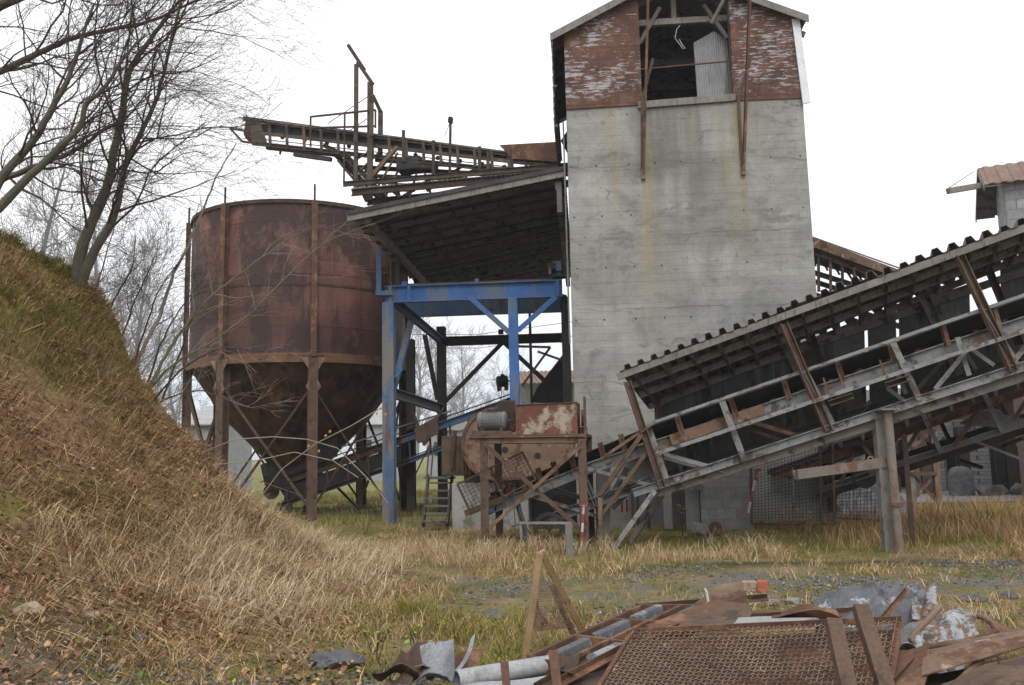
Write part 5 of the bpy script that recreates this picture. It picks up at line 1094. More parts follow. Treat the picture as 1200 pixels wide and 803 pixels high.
for lab, px in (('left of two red and white survey poles side by side under the conveyor tail', 729), ('right of two red and white survey poles side by side under the conveyor tail', 735)):
    q = P(px, 600, 17.4); survey_pole(lab, P(px, 600, 17.4), P(px-1, 556, 17.4), 3, 1)
# ------------------------------------------------------------------ conveyor gallery behind the tower, right
PE = Plane(P(940, 300, 25.5), P(1050, 330, 24.0))
t = thing('roofed_gallery', 'rust roofed conveyor gallery running down to the right behind the tower', 'conveyor', PE.h(1000, 330, .5))
def ce(a, b, off, prof, nm, mt): return part(nm, MB().sweep(prof, PE.h(*a, off), PE.h(*b, off)), M[mt], t)
ftop = L(957, 281, 1045, 314)
part('roof', MB().plate([PE.h(930, ftop(930), -.1), PE.h(1110, ftop(1110)-3, -.1), PE.h(1110, ftop(1110)-3, 1.5), PE.h(930, ftop(930), 1.5)], .05, (0, 0, 1)), M['red_roof'], t); part('roof_edge', MB().plate([PE.h(930, ftop(930)-1, -.14), PE.h(1110, ftop(1110)-1, -.14), PE.h(1110, ftop(1110)+9, -.14), PE.h(930, ftop(930)+10, -.14)], .03), M['rust_pale'], t)
for x0, y0, x1, y1, o_, mt in ((930, 285, 1100, 352, 0, 'rust_brown'), (930, 285, 1100, 352, 1.4, 'rust_dark'), (930, 312, 1100, 366, 0, 'dark_steel'), (930, 322, 1100, 378, 1.4, 'dark_steel'), (930, 336, 1100, 400, 0, 'rust_brown'), (930, 346, 1040, 392, 1.4, 'dark_steel')): ce((x0, y0), (x1, y1), o_, Ubar(.1, .16, .02), 'chord', mt)
part('belt', MB().plate([PE.h(930, 310, .2), PE.h(1100, 366, .2), PE.h(1100, 366, 1.2), PE.h(930, 310, 1.2)], .04), M['belt_rubber'], t)
part('back_boards', MB().plate([PE.h(930, 282, 1.5), PE.h(1100, 338, 1.5), PE.h(1100, 352, 1.5), PE.h(930, 302, 1.5)], .03), M['wood_dark'], t)
for k in range(9): x = 945+k*14; ce((x, 292+(x-945)*.39), (x+.5, 337+(x-945)*.36), 0, rect(.07, .07), 'upright', 'rust_dark' if k % 2 else 'rust_brown'); ce((x, 292+(x-945)*.39), (x+11, 312+(x-945)*.36), 1.4, rect(.06, .06), 'diagonal', 'rust_dark')
# ------------------------------------------------------------------ shingled hut at the upper right
t = thing('shingled_hut', 'tall narrow house with grey shingled gable, red tiled roof and a beam sticking out', 'house', P(1230, 560, 27.0)); t.location.z = 0
HF = Plane(P(1178, 260, 25.2), P(1260, 260, 24.48)); c0_ = HF.h(1178, 230); hd, hn = HF.d, HF.n
ze = HF.h(1180, 211).z; zrg = P(1156, 198, 26.3).z; VR_, ZR_ = 2.9, P(1147, 262, 28.6).z
HWd, HL = 2.2, 7.0     # gable width into depth, length along hd
hp = lambda u, v, z: V((c0_.x, c0_.y, 0))+hd*u+hn*v+V((0, 0, z))
zlow = HF.h(1180, 305).z
part('shingle_wall', MB().plate([hp(0, 0, zlow), hp(HL, 0, zlow), hp(HL, 0, ze), hp(0, 0, ze)], .15, hn), M['shingle_grey'], t)
part('gable_wall', MB().plate([hp(0, .15, zlow), hp(0, HWd, zlow), hp(0, HWd, ze), hp(0, HWd/2, zrg-.06), hp(0, .15, ze)], .15, hd), M['shingle_grey'], t)
part('rear_wall', MB().plate([hp(.15, HWd, zlow), hp(HL, HWd, zlow), hp(HL, HWd, ze), hp(.15, HWd, ze)], -.15, hn), M['shingle_grey'], t)
part('brick_wall', MB().plate([hp(-.06, -.04, -.2), hp(HL, -.04, -.2), hp(HL, -.04, zlow), hp(-.06, -.04, zlow)], HWd+.1, hn), M['dark_brick'], t)
kk = (zrg-ze)/(HWd/2)
for sgn in (0, 1):
    v0, vm = (-.3, HWd/2) if sgn == 0 else (VR_, HWd/2)
    zq = ze-kk*.3 if sgn == 0 else ZR_
    part('roof', corr(hp(-.55, v0, zq+.05), hp(HL+.3, v0, zq+.05), hp(-.55, vm, zrg+.05), hp(HL+.3, vm, zrg+.05), 24, .03, .03), M['red_roof'], t)
    part('verge_board', MB().plate([hp(-.58, v0, zq-.12), hp(-.58, vm, zrg-.12), hp(-.58, vm, zrg+.03), hp(-.58, v0, zq+.03)], .03, hd), M['wood_grey'], t)
    part('soffit', MB().plate([hp(-.54, v0, zq-.02), hp(.0, v0, zq-.02), hp(.0, vm, zrg-.02), hp(-.54, vm, zrg-.02)], .03, (0, 0, 1)), M['wood_dark'], t)
bm0 = P(1176, 213, 25.9); bm1 = P(1111, 224, 25.0)
part('hoist_beam', MB().bar(bm0, bm1, .14, .17), M['wood_grey'], t); part('stay_wire', MB().tube([bm1+V((0, 0, .08)), hp(-.7, HWd*.4, zrg-.1)], .012, 5), M['dark_steel'], t)
# ------------------------------------------------------------------ stone building far right, with arches
SB = Plane(P(1010, 575, 34), P(1250, 575, 30))
t = thing('stone_building', 'long low pale stone building with dark arched doorways behind the conveyors', 'building', SB.h(1120, 575, 2)); t.location.z = 0
zsb = SB.h(1120, 470).z
arches = [(1046, 1082), (1108, 1131), (1176, 1196)]
def wp(x, z): p = SB.h(x, 560); return V((p.x, p.y, z))
edges = [1000]+[v for a in arches for v in a]+[1260]
for a, b in zip(edges[::2], edges[1::2]): part('pier', MB().plate([wp(a, -.2), wp(b, -.2), wp(b, 1.5), wp(a, 1.5)], .5, SB.n), M['rubble_wall'], t)
for a, b in arches:
    pa, pb = wp(a, 1.5), wp(b, 1.5); pts = [pa]; w_ = (pb-pa).length
    pts += [pa.lerp(pb, .5-.5*math.cos(math.pi*k/10))+V((0, 0, w_*.42*math.sin(math.pi*k/10))) for k in range(1, 10)]
    part('arch_head', MB().plate(pts+[pb, wp(b, 2.6), wp(a, 2.6)], .5, SB.n), M['rubble_wall'], t)
for a, b in zip(edges[::2], edges[1::2]): part('pier', MB().plate([wp(a, 1.5), wp(b, 1.5), wp(b, 2.6), wp(a, 2.6)], .5, SB.n), M['rubble_wall'], t)
part('upper_wall', MB().plate([wp(1000, 2.6), wp(1260, 2.6), wp(1260, zsb), wp(1000, zsb)], .5, SB.n), M['dark_brick'], t)
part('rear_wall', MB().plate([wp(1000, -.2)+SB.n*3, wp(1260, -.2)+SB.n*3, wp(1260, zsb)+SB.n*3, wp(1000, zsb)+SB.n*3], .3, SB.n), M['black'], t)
part('roof', MB().plate([wp(995, zsb)-SB.n*.3, wp(1265, zsb)-SB.n*.3, wp(1265, zsb+.7)+SB.n*3.3, wp(995, zsb+.7)+SB.n*3.3], .1, (0, 0, 1)), M['black_sheet'], t)
for x, mt in ((1048, 'rust_dark'), (1072, 'wood_grey'), (1085, 'rust_brown'), (1131, 'dark_steel'), (1172, 'dark_steel'), (1186, 'rust_dark')):
    q = SB.h(x, 570, -2.2); solo('stanchion', MB().sweep(Ibeam(.34, .34, .04), (q.x, q.y, -.1), (q.x, q.y, P(x, 500, q.y).z)), M[mt], {1048: 'rust brown steel stanchion right behind the round rusty post', 1072: 'weathered grey stanchion in front of the stone building', 1085: 'rust coloured stanchion between grey ones before the stone building', 1131: 'dark stanchion beside the middle arch of the stone building', 1172: 'dark stanchion left of the right arch of the stone building', 1186: 'rusty dark stanchion in front of the right arch of the stone building'}[x], 'steel post', group='steel posts before the stone building')
def rock(name, label, px, py, D, sx, sy, sz, mat, seed, cat='rock', sink=.15, sharp=False):
    rr = random.Random(seed); p = P(px, py, D); z0 = hz(p.x, p.y); bm = bmesh.new(); bmesh.ops.create_icosphere(bm, subdivisions=4, radius=1)
    ph = [(V((rr.gauss(0, 1), rr.gauss(0, 1), rr.gauss(0, 1))).normalized(), rr.uniform(.62, .98)) for _ in range(26)]
    for v in bm.verts:
        d = v.co.normalized(); k = 1.0
        for n_, c_ in ph:
            dd = d.dot(n_)
            if dd > .05: k = min(k, c_/dd)
        v.co = d*k; v.co += V((rr.gauss(0, .006), rr.gauss(0, .006), rr.gauss(0, .006)))
    m = MB(); m.add([(p.x+v.co.x*sx/1.6, p.y+v.co.y*sy/1.6, z0+(v.co.z+.75-sink*2)*sz/1.6) for v in bm.verts], [[v.index for v in f.verts] for f in bm.faces]); bm.free()
    return solo(name, m, M[mat], label, cat, smooth=True)
for lab, px, py, D, s, sd in (('low pile of dark rubble between the arches', 1160, 572, 28.5, .9, 3), ('small lump of dark rubble before the right arch', 1192, 574, 28, .45, 4)):
    rock('boulder', lab, px, py, D, s, s*.8, s*(.55 if 'low' in lab else 1.2), 'stone_dark', sd, 'boulder')
rock('boulder', 'rounded grey boulder in front of the dark opening of the block hut', 820, 618, 17.8, .48, .4, .34, 'stone', 8, 'boulder')
q = P(838, 619, 17.5); q.z = hz(q.x, q.y)+.14; solo('rusty_disc', MB().lathe(q, (-.3, 1, .1), [(.15, -.02), (.15, .02), (.05, .02), (.05, -.02), (.15, -.02)], 18, caps=False), M['rust'], 'small rusty ring leaning on the boulder by the block wall', 'ring', smooth=True)
q = P(1127, 574, 29); solo('stone_bollard', MB().lathe((q.x, q.y, -.1), (0, 0, 1), [(.40, 0), (.38, .75), (.34, .92), (.24, 1.02), (.1, 1.06)], 20), M['stone_dark'], 'stout round topped dark stone bollard before the middle arch', 'bollard', smooth=True)
# heap of dark stone chippings behind the mesh panel
m = MB(); rr = random.Random(5)
def heap(u, v): 
    p = P(960+110*u, 600, 24-3*v); return V((p.x, p.y, hz(p.x, p.y)-.05+.95*max(0, math.sin(math.pi*u))*max(0, math.sin(math.pi*v))+rr.uniform(0, .12)))
m.sheet(heap, 40, 22, .02); o = solo('stone_heap', m, M['stone_dark'], 'heap of dark broken stone behind the mesh panel', 'stone heap')
# ------------------------------------------------------------------ scrap heap in the foreground
def quad(a, b, c, d): return lambda u, v: a.lerp(b, u).lerp(d.lerp(c, u), v)
# big woven screen in an angle iron frame
t = thing('sieve_screen', 'big rusty woven wire sieve in an angle iron frame on the scrap heap', 'sieve', P(880, 800, 5.7)); t.location.z = .1
a, b, c, d = P(695, 815, 5.30), P(1034, 842, 5.05), P(1055, 724.5, 6.05), P(741, 739, 6.25)
qd = quad(a, b, c, d); nrm = (b-a).cross(d-a).normalized()
fm = MB()
for p0, p1 in ((a, b), (b, c), (c, d), (d, a)): fm.sweep(Lbar(.045, .045, .008), p0, p1, nrm)
part('frame', fm, M['rust'], t)
w = MB(); nu, nv = 52, 22
bow = lambda u, v: nrm*(-.035*math.sin(math.pi*u)*math.sin(math.pi*v))
for k in range(1, nu):
    w.tube([qd(k/nu, q/(nv*1.0))+bow(k/nu, q/nv)+nrm*(.006*(1 if (k+q) % 2 else -1)) for q in range(nv+1)], .0045, 4)
for k in range(1, nv):
    w.tube([qd(q/nu, k/nv)+bow(q/nu, k/nv)-nrm*(.006*(1 if (k+q) % 2 else -1)) for q in range(nu+1)], .0045, 4)
part('wire_mesh', w, M['rust_pale'], t)
solo('dark_gap_plate', MB().plate([p-nrm*.07 for p in (qd(.01, .0), qd(.985, .0), qd(.985, .995), qd(.01, .995))], -.008, nrm), M['rust_dark'], 'dark plate added right under the sieve in place of the shade there', 'sheet metal')  # added dark plate, stands in for the shaded gap beneath the sieve
# cast grate with grey bars
t = thing('bar_grate', 'rusty iron grate frame with grey cast bars in its cells, behind the sieve', 'grate', P(720, 770, 7.2)); t.location.z = .15
a, b, c, d = P(620, 768, 6.35), P(690, 784, 6.15), P(842, 709, 8.1), P(753, 708, 8.35)
qd = quad(a, b, c, d); dn = V((0, 0, -.13)); fr = MB()
for p0, p1 in ((a, b), (b, c), (c, d), (d, a), (qd(.52, 0), qd(.52, 1)), (qd(0, .34), qd(1, .34)), (qd(0, .67), qd(1, .67))): fr.bar(p0+dn*.5, p1+dn*.5, .035, .13)
part('frame', fr, M['rust'], t)
for j in range(3):
    for u in (.28, .78):
        v0, v1 = j/3+.05, j/3+.30
        part('grate_bar', MB().sweep([(-.055, -.05), (.055, -.05), (.035, .05), (-.035, .05)], qd(u-.05, v0)+dn*.35, qd(u-.02, v1)+dn*.3), M['zinc_dark'], t, bevel=.008)
part('floor_plate', MB().plate([qd(.03, .02)+dn, qd(.97, .02)+dn, qd(.97, .98)+dn, qd(.03, .98)+dn], .01), M['rust_dark'], t)
solo('flat_bar', MB().bar(P(765, 738, 6.9), P(842, 708, 7.9), .14, .03, (0, -.3, 1)), M['rust'], 'long rusty flat bar lying across the right end of the grate', 'flat bar', bevel=.004)
# wooden stakes and the torn net between them
def stake(label, b0, b1, w, mt): return solo('wooden_stake', MB().sweep(rect(w, w*.8), b0, b1, (0, -1, .1)), M[mt], label, 'stake', bevel=.006)
q = P(613, 783, 7.6); q.z = hz(q.x, q.y)-.1
stake('upright wooden stake leaning slightly right behind the grate', q, P(632.5, 648, 7.6), .062, 'wood')
q = P(684, 742, 8.2); q.z = min(q.z, hz(q.x, q.y)+.02); stake('slanting wooden stake meeting the top of the upright one', P(683, 740, 8.0), P(634, 646, 7.66), .062, 'wood')
stake('short dark stake inside the wooden A shape', P(674, 748, 7.9), P(646, 684, 7.75), .055, 'rust_pale')
A, B, C = P(631, 665, 7.64), P(619, 742, 7.64), P(672, 735, 7.85); m = MB()
for k in range(1, 26):
    f = k/26; m.bar(A.lerp(B, f), A.lerp(C, f), .004); m.bar(A.lerp(B, f), B.lerp(C, f), .004); m.bar(A.lerp(C, f), B.lerp(C, 1-(1-f)), .004)
solo('wire_net', m, M['rust_pale'], 'torn fine wire net hanging between the wooden stakes', 'wire net')
# curled sheet, pipe and plates at the left end
def crump(label, name, corners, mt, amp, seed, cat, n=(18, 12), curl=0, t_=.006):
    rr = random.Random(seed); ph = [(rr.uniform(2, 9), rr.uniform(2, 9), rr.uniform(0, 6.3), rr.uniform(.4, 1)) for _ in range(5)]
    qd = quad(*corners); nn = (corners[1]-corners[0]).cross(corners[3]-corners[0]).normalized()
    def fn(u, v):
        k = sum(w*math.sin(a*u+b*v+p) for a, b, p, w in ph)/3
        ed = rr.uniform(-.012, .012) if (u in (0, 1) or v in (0, 1)) else 0
        return qd(u+ed, v+ed)+nn*(amp*k + curl*(v-.5)**2*4)
    return solo(name, MB().sheet(fn, n[0], n[1], t_), M[mt], label, cat, smooth=False)
crump('curled grey metal sheet at the left end of the scrap heap', 'metal_sheet', (P(470, 815, 5.9), P(528, 812, 5.7), P(535, 765, 6.3), P(492, 775, 6.5)), 'zinc', .04, 1, 'sheet metal', curl=.10)
m = MB().sheet(lambda u, v: P(517+34*u+6*math.sin(3*u), 800-38*u-14*u*u, 6.0+.4*u)+V((.07*v*(1-.6*u), .05*v, .02*v)), 14, 4, .006); solo('metal_strip', m, M['zinc'], 'bright bent metal strip curling upward at the left of the scrap heap', 'metal strip', smooth=True)
crump('dark rusty sheet torn and lying left of the curled grey sheet', 'metal_sheet', (P(436, 806, 5.9), P(490, 806, 5.9), P(500, 772, 6.5), P(470, 782, 6.5)), 'rust_dark', .05, 2, 'sheet metal', curl=.12)
crump('rust brown sheet scrap standing between the curled sheet and the pipe', 'metal_sheet', (P(500, 806, 6.2), P(545, 800, 6.2), P(568, 772, 6.5), P(520, 780, 6.6)), 'rust', .05, 3, 'sheet metal', curl=.08)
m = MB()
crump('small orange rusty flake sticking up by the torn dark sheet', 'metal_sheet', (P(486, 790, 6.2), P(505, 788, 6.2), P(514, 757, 6.4), P(508, 760, 6.45)), 'rust_pale', .02, 12, 'sheet metal', n=(6, 8), curl=.05)
m = MB(); pa, pb = P(535, 797, 6.0), P(645, 779, 6.35); ax = (pb-pa).normalized(); m.lathe(pa, ax, [(.062, 0), (.066, .01), (.066, (pb-pa).length), (.055, (pb-pa).length), (.055, 0), (.062, 0)], 24, caps=False)
solo('metal_pipe', m, M['tin'], 'pale grey pipe lying in front of the grate', 'pipe', smooth=True)
crump('pale grey flat sheet lying under the grey pipe', 'metal_sheet', (P(535, 822, 5.5), P(668, 822, 5.5), P(660, 792, 6.0), P(545, 800, 6.0)), 'tin', .015, 4, 'sheet metal')
crump('rust brown plate under the near corner of the grate', 'metal_sheet', (P(660, 825, 5.5), P(715, 825, 5.5), P(760, 760, 6.6), P(672, 788, 6.3)), 'rust_dark', .03, 6, 'sheet metal')
def ubar(label, b, a, w, mt='rust'): return solo('channel_bar', MB().sweep(Ubar(w, w*.7, w*.1), b, a, (0, -1, .2)), M[mt], label, 'steel bar', bevel=.003)
ubar('short rusty channel stub in front of the grey pipe, left of two', P(597, 840, 5.3), P(591, 776, 5.45), .05)
ubar('short rusty channel stub in front of the grate corner, right of two', P(658, 850, 5.0), P(648, 763, 5.25), .055)
ubar('thick rusty bar leaning over the sieve, left of the leaning pair', P(1003, 850, 4.75), P(976, 727, 5.15), .088, 'rust_brown')
ubar('thick rusty bar leaning over the sieve, right and taller of the leaning pair', P(1052, 850, 4.75), P(1008, 711, 5.25), .088, 'rust_brown')
# grey flat sheet and rusty plates behind the sieve
crump('flat grey sheet lying just behind the top edge of the sieve', 'metal_sheet', (P(858, 736, 6.4), P(962, 729, 6.3), P(955, 722, 6.9), P(865, 724, 7.0)), 'tin', .01, 7, 'sheet metal')
crump('rusty brown plate with a folded edge behind the flat grey sheet', 'metal_sheet', (P(858, 728, 7.2), P(962, 726, 7.0), P(935, 714, 7.6), P(890, 716, 7.7)), 'rust', .03, 8, 'sheet metal')
crump('rusty plate lying at the right end of the grate', 'metal_sheet', (P(790, 738, 6.6), P(880, 736, 6.6), P(880, 708, 7.9), P(830, 706, 8.1)), 'rust_brown', .02, 9, 'sheet metal')
# flap of expanded metal
a, b, c, d = P(808, 712, 8.1), P(884, 722, 7.9), P(868, 682, 8.7), P(846, 685, 8.7); qd = quad(a, b, c, d); m = MB()
for k in range(37):
    for j in (0, 1):
        f = k/36; m.bar(qd(f, 0), qd(f, 1), .005) if j == 0 else m.bar(qd(0, f), qd(1, f), .005)
solo('expanded_metal', m, M['rust_pale'], 'pale rusty flap of fine expanded metal behind the grate', 'metal mesh')
solo('white_hook', MB().tube([P(826, 690, 7.9), P(828, 694, 7.9), P(830, 705, 7.9), P(828, 708, 7.9)], .012, 6), M['plain_white'], 'small bent white rod on the rusty plates at the right end of the grate', 'rod')
solo('red_tag', MB().plate([P(660, 771, 6.2), P(676, 772, 6.2), P(677, 777, 6.15), P(664, 775, 6.15)], .006), M['plain_red'], 'small red and pale tag on the near end of the grate', 'tag')
# crumpled zinc gutter with flaking end
rr = random.Random(11)
a, b, c, d = P(960, 735, 7.0), P(1078, 728, 6.9), P(1072, 690, 7.3), P(958, 706, 7.3)
def crease(label, corners, mt, amp, seed, nc=7, n=(30, 20), ragged=.03):
    amp *= 8/nc**.5/2.6
    rr = random.Random(seed); qd = quad(*corners); nn = (corners[1]-corners[0]).cross(corners[3]-corners[0]).normalized()
    cs = [(math.cos(a), math.sin(a), rr.uniform(.15, .85), rr.choice((-1, 1))*rr.uniform(.5, 1.2)) for a in (rr.uniform(-.6, 2.2) for _ in range(nc))]
    tear = [rr.uniform(-ragged, ragged) for _ in range(200)]
    def fn(u, v):
        k = sum(w*abs(a*u+b*v-c*(a+b)) for a, b, c, w in cs)
        if v > .98: v += tear[int(u*n[0])]+.6*tear[int(u*n[0]/3)]
        if u > .98: u += tear[60+int(v*n[1])]+.6*tear[90+int(v*n[1]/3)]
        return qd(u, v)+nn*amp*(k-.55)
    return solo('zinc_sheet', MB().sheet(fn, n[0], n[1], .006), M[mt], label, 'sheet metal')
crease('big crumpled dark zinc sheet standing behind the leaning bars', (P(956, 744, 6.9), P(1070, 740, 6.8), P(1080, 672, 7.3), P(955, 692, 7.35)), 'zinc_dark', .19, 61, 15, (44, 30), .05)
crease('folded upper lip of the crumpled zinc sheet', (P(985, 702, 7.45), P(1078, 692, 7.3), P(1088, 668, 7.5), P(1000, 684, 7.7)), 'zinc_dark', .16, 62, 13, (40, 20), .08)
crease('pale flaking torn lump at the right end of the zinc sheet', (P(1062, 706, 7.1), P(1094, 702, 7.0), P(1097, 674, 7.3), P(1066, 676, 7.4)), 'flaking', .11, 63, 12, (28, 22), .08)
crease('pale flaking sheet with brown rust lying below the zinc sheet', (P(1078, 762, 6.4), P(1152, 754, 6.3), P(1140, 718, 6.95), P(1072, 714, 7.0)), 'flaking', .15, 64, 14, (40, 28), .05)
crease('torn dark zinc flap between the zinc sheet and the sieve', (P(1046, 760, 6.3), P(1084, 754, 6.3), P(1078, 720, 6.8), P(1050, 728, 6.7)), 'zinc_dark', .12, 65, 5, (16, 14))
pts = [(1101, 712, 6.6), (1086, 728, 6.4), (1072, 742, 6.3), (1068, 750, 6.25), (1073, 757, 6.2), (1090, 758, 6.15), (1130, 752, 6.1), (1160, 744, 6.1), (1167, 739, 6.1), (1163, 731, 6.15), (1155, 724, 6.25), (1147, 722, 6.3)]
solo('bent_rod', MB().tube([P(*p) for p in pts], .022, 10), M['rust_pale'], 'thick bent rusty rod curving over the white flaking sheet', 'rod', smooth=True)
solo('rusty_rod', MB().tube([P(1112, 812, 5.2), P(1135, 788, 5.3), P(1147, 776, 5.35), P(1150, 775, 5.4)], .022, 10), M['rust_pale'], 'short thick rusty rod sticking out of the lower right scrap', 'rod', smooth=True)
# more tangled scrap: strips, angle irons, offcuts
def angle(label, a, b, w, mt='rust'): return solo('angle_iron', MB().sweep(Lbar(w, w, w*.12), P(*a), P(*b), (0, -.4, 1)), M[mt], label, 'steel bar', bevel=.002)
angle('rusty angle iron slanting between the grate and the sieve', (655, 800, 5.7), (765, 742, 6.7), .05)
angle('dark rusty angle iron lying across the pale pipe end', (628, 806, 5.6), (690, 770, 6.3), .045, 'rust_dark')
angle('rusty angle iron poking out behind the flat grey sheet', (880, 724, 7.2), (1010, 716, 7.0), .05, 'rust_brown')
angle('thin rusty angle iron leaning on the zinc sheet', (1020, 742, 6.6), (1064, 690, 6.9), .035, 'rust')
angle('brown angle iron lying in front of the flaking sheet', (1066, 775, 5.9), (1180, 748, 6.0), .05, 'rust_dark')
angle('short rusty angle iron in the shade right of the sieve', (1050, 800, 5.3), (1085, 765, 5.8), .04, 'rust_dark')
angle('long rusty angle iron lying behind the grate', (745, 712, 8.5), (900, 700, 8.4), .05, 'rust_brown')
crump('bent rusty strip arching behind the leaning bars', 'metal_strip', (P(905, 735, 6.8), P(985, 728, 6.7), P(980, 716, 7.0), P(915, 720, 7.0)), 'rust', .07, 71, 'sheet metal', (16, 5), .05)
crump('crumpled dark tin in the gap right of the leaning bars', 'metal_sheet', (P(1040, 775, 5.9), P(1085, 770, 5.9), P(1078, 742, 6.4), P(1046, 748, 6.4)), 'zinc_dark', .07, 72, 'sheet metal', (12, 10), .05)
crump('torn brown sheet at the far right of the scrap heap', 'metal_sheet', (P(1150, 770, 5.9), P(1225, 762, 5.9), P(1220, 735, 6.5), P(1160, 742, 6.5)), 'rust', .08, 73, 'sheet metal', (14, 10), .06)
crump('small dark rusty offcut lying between pipe and grate', 'metal_sheet', (P(640, 795, 5.8), P(672, 792, 5.8), P(680, 776, 6.1), P(650, 778, 6.1)), 'rust_dark', .04, 74, 'sheet metal', (8, 8), .04)
crump('flat brown offcut on the ground left of the curled grey sheet', 'metal_sheet', (P(445, 812, 5.7), P(480, 812, 5.7), P(486, 796, 6.0), P(456, 797, 6.0)), 'rust_brown', .03, 75, 'sheet metal', (8, 8), .02)
# rusty bent plates right
crump('rusty dented plate right beside the sieve', 'rusty_plate', (P(1040, 830, 5.0), P(1078, 830, 4.9), P(1090, 758, 5.7), P(1050, 765, 5.9)), 'rust', .02, 31, 'sheet metal', curl=.01)
m = MB()
def bowl(u, v):
    p = P(1078+125*u, 0, 5.35+.75*v); a = P(1080, 792, 5.3).lerp(P(1205, 757, 5.3), u); b = P(1088, 762, 6.0).lerp(P(1205, 741, 6.0), u)
    q = a.lerp(b, v); q.z += .075*math.sin(math.pi*min(1, v*1.15))*(.6+.4*math.sin(2.6*u)); return q
m.sheet(bowl, 22, 12, .008); solo('rusty_plate', m, M['rust_pale'], 'pale brown curved plate arching under the bent rod', 'sheet metal', smooth=True)
m = MB()
def bowl2(u, v):
    a = P(1085, 850, 4.5).lerp(P(1215, 842, 4.5), u); b = P(1105, 800, 5.2).lerp(P(1215, 760, 5.25), u); q = a.lerp(b, v); q.z += .10*math.sin(math.pi*v)*(.3+.7*u)+.012*math.sin(9*u+4*v); return q
m.sheet(bowl2, 22, 12, .008); solo('rusty_plate', m, M['rust_brown'], 'dark brown bulging plate in the lower right corner of the scrap heap', 'sheet metal', smooth=True)
crump('brown plate in the shade under the pale curved plate', 'rusty_plate', (P(1075, 830, 4.9), P(1200, 825, 5.0), P(1200, 775, 5.7), P(1090, 790, 5.7)), 'rust_dark', .03, 33, 'sheet metal')
crump('flat rusty plate behind the pale curved plate at the right edge', 'rusty_plate', (P(1140, 752, 6.3), P(1230, 748, 6.2), P(1230, 738, 7.0), P(1150, 742, 7.0)), 'rust_brown', .02, 34, 'sheet metal')
def twigline(label, pts, r, mt='twig', name='twig'): return solo(name, MB().tube([P(*p) for p in pts], r, 5), M[mt], label, 'twig')
twigline('thin dry twig sticking up from the dark bulging plate', [(1178, 800, 5.0), (1172, 785, 5.0), (1169, 768, 5.0)], .005)
twigline('thin dry twig lying along the dark bulging plate', [(1172, 797, 5.0), (1185, 795, 4.95), (1210, 800, 4.9)], .005)
# bricks and loose stones
q = P(893, 685, 10.6); zq = hz(q.x, q.y)
solo('red_brick', MB().box((q.x, q.y, zq+.065), .13, .12, .13, -.25), M['brick_red'], 'red end of a broken brick lying on the gravel track', 'brick', bevel=.012)
q = P(878, 685, 10.65); solo('grey_brick', MB().box((q.x, q.y, zq+.06), .17, .14, .12, -.2), M['stone_pale'], 'grey brown block lying beside the red brick on the track', 'brick', bevel=.012)
for lab, px, py, D, sx, sy, sz, mt, sd in (
    ('flat grey slab of slate lying at the foot of the bank', 389, 765, 7.3, .48, .30, .14, 'stone_dark', 41), ('pale brown stone bedded in the middle of the bank', 241, 660, 8.3, .27, .2, .18, 'stone_pale', 42),
    ('small round grey stone on the lower bank', 165, 702, 7.2, .13, .1, .1, 'stone_dark', 43), ('pale tan flat stone on the lower bank left of the round grey one', 108, 686, 7.3, .17, .12, .08, 'stone_pale', 44),
    ('grey stone in the bottom left corner', 15, 788, 5.6, .16, .14, .1, 'stone', 45), ('blue grey flat stone edge showing from the tall dry grass', 578, 693, 9.4, .24, .2, .11, 'stone_dark', 46),
    ('tan stone half buried under the left grass of the bank', 35, 695, 7.0, .25, .16, .12, 'stone_pale', 47), ('small pale stone on the track behind the flap of expanded metal', 905, 702, 9.7, .15, .1, .09, 'stone', 48),
    ('white grey stone on the track left of the zinc sheet', 930, 694, 9.8, .22, .1, .07, 'stone', 49), ('long dark stone on the track right of the zinc sheet', 1140, 692, 9.9, .3, .16, .1, 'stone_dark', 50), ('dark stone on the track near the right edge of the yard', 1180, 690, 10.1, .22, .16, .12, 'stone_dark', 51),
    ('small grey stone right of the slate slab', 440, 770, 7.2, .1, .08, .06, 'stone', 52), ('small dark stone in the gravel near the slate slab', 350, 785, 6.4, .09, .08, .06, 'stone_dark', 53)):
    rock('stone', lab, px, py, D, sx, sy, sz, mt, sd, 'stone')
# ------------------------------------------------------------------ bare trees
def rotv(v, ax, a): return (Matrix.Rotation(a, 3, ax) @ v)
def twigs(out, p, d, L, r, lev, rr, bias, n=3, curl=.25, spread=.75, per=6):
    """grow one curving branch and its twigs; out collects (points, radii, level)"""
    k = max(4, min(8, int(L/.12))); pts = [p.copy()]; d = d.normalized()
    for i in range(k):
        d = (d + V((rr.gauss(0, curl), rr.gauss(0, curl), rr.gauss(0, curl)))*.55 + bias*.10).normalized(); pts.append(pts[-1]+d*(L/k))
    rad = [r*(1-.78*i/k) for i in range(k+1)]; out.append((pts, rad, lev))
    if lev <= 0: return
    for j in range(per):
        f = rr.uniform(.18, 1.0); i = min(k-1, int(f*k)); q = pts[i].lerp(pts[i+1], f*k-i); dd = (pts[i+1]-pts[i]).normalized()
        ax = dd.orthogonal().normalized(); ax = rotv(ax, dd, rr.uniform(0, 6.283)); nd = rotv(dd, ax, rr.uniform(.35, spread)); 
        twigs(out, q, nd, L*rr.uniform(.35, .62), max(.0022, rad[i]*.55), lev-1, rr, bias, n, curl, spread, per)
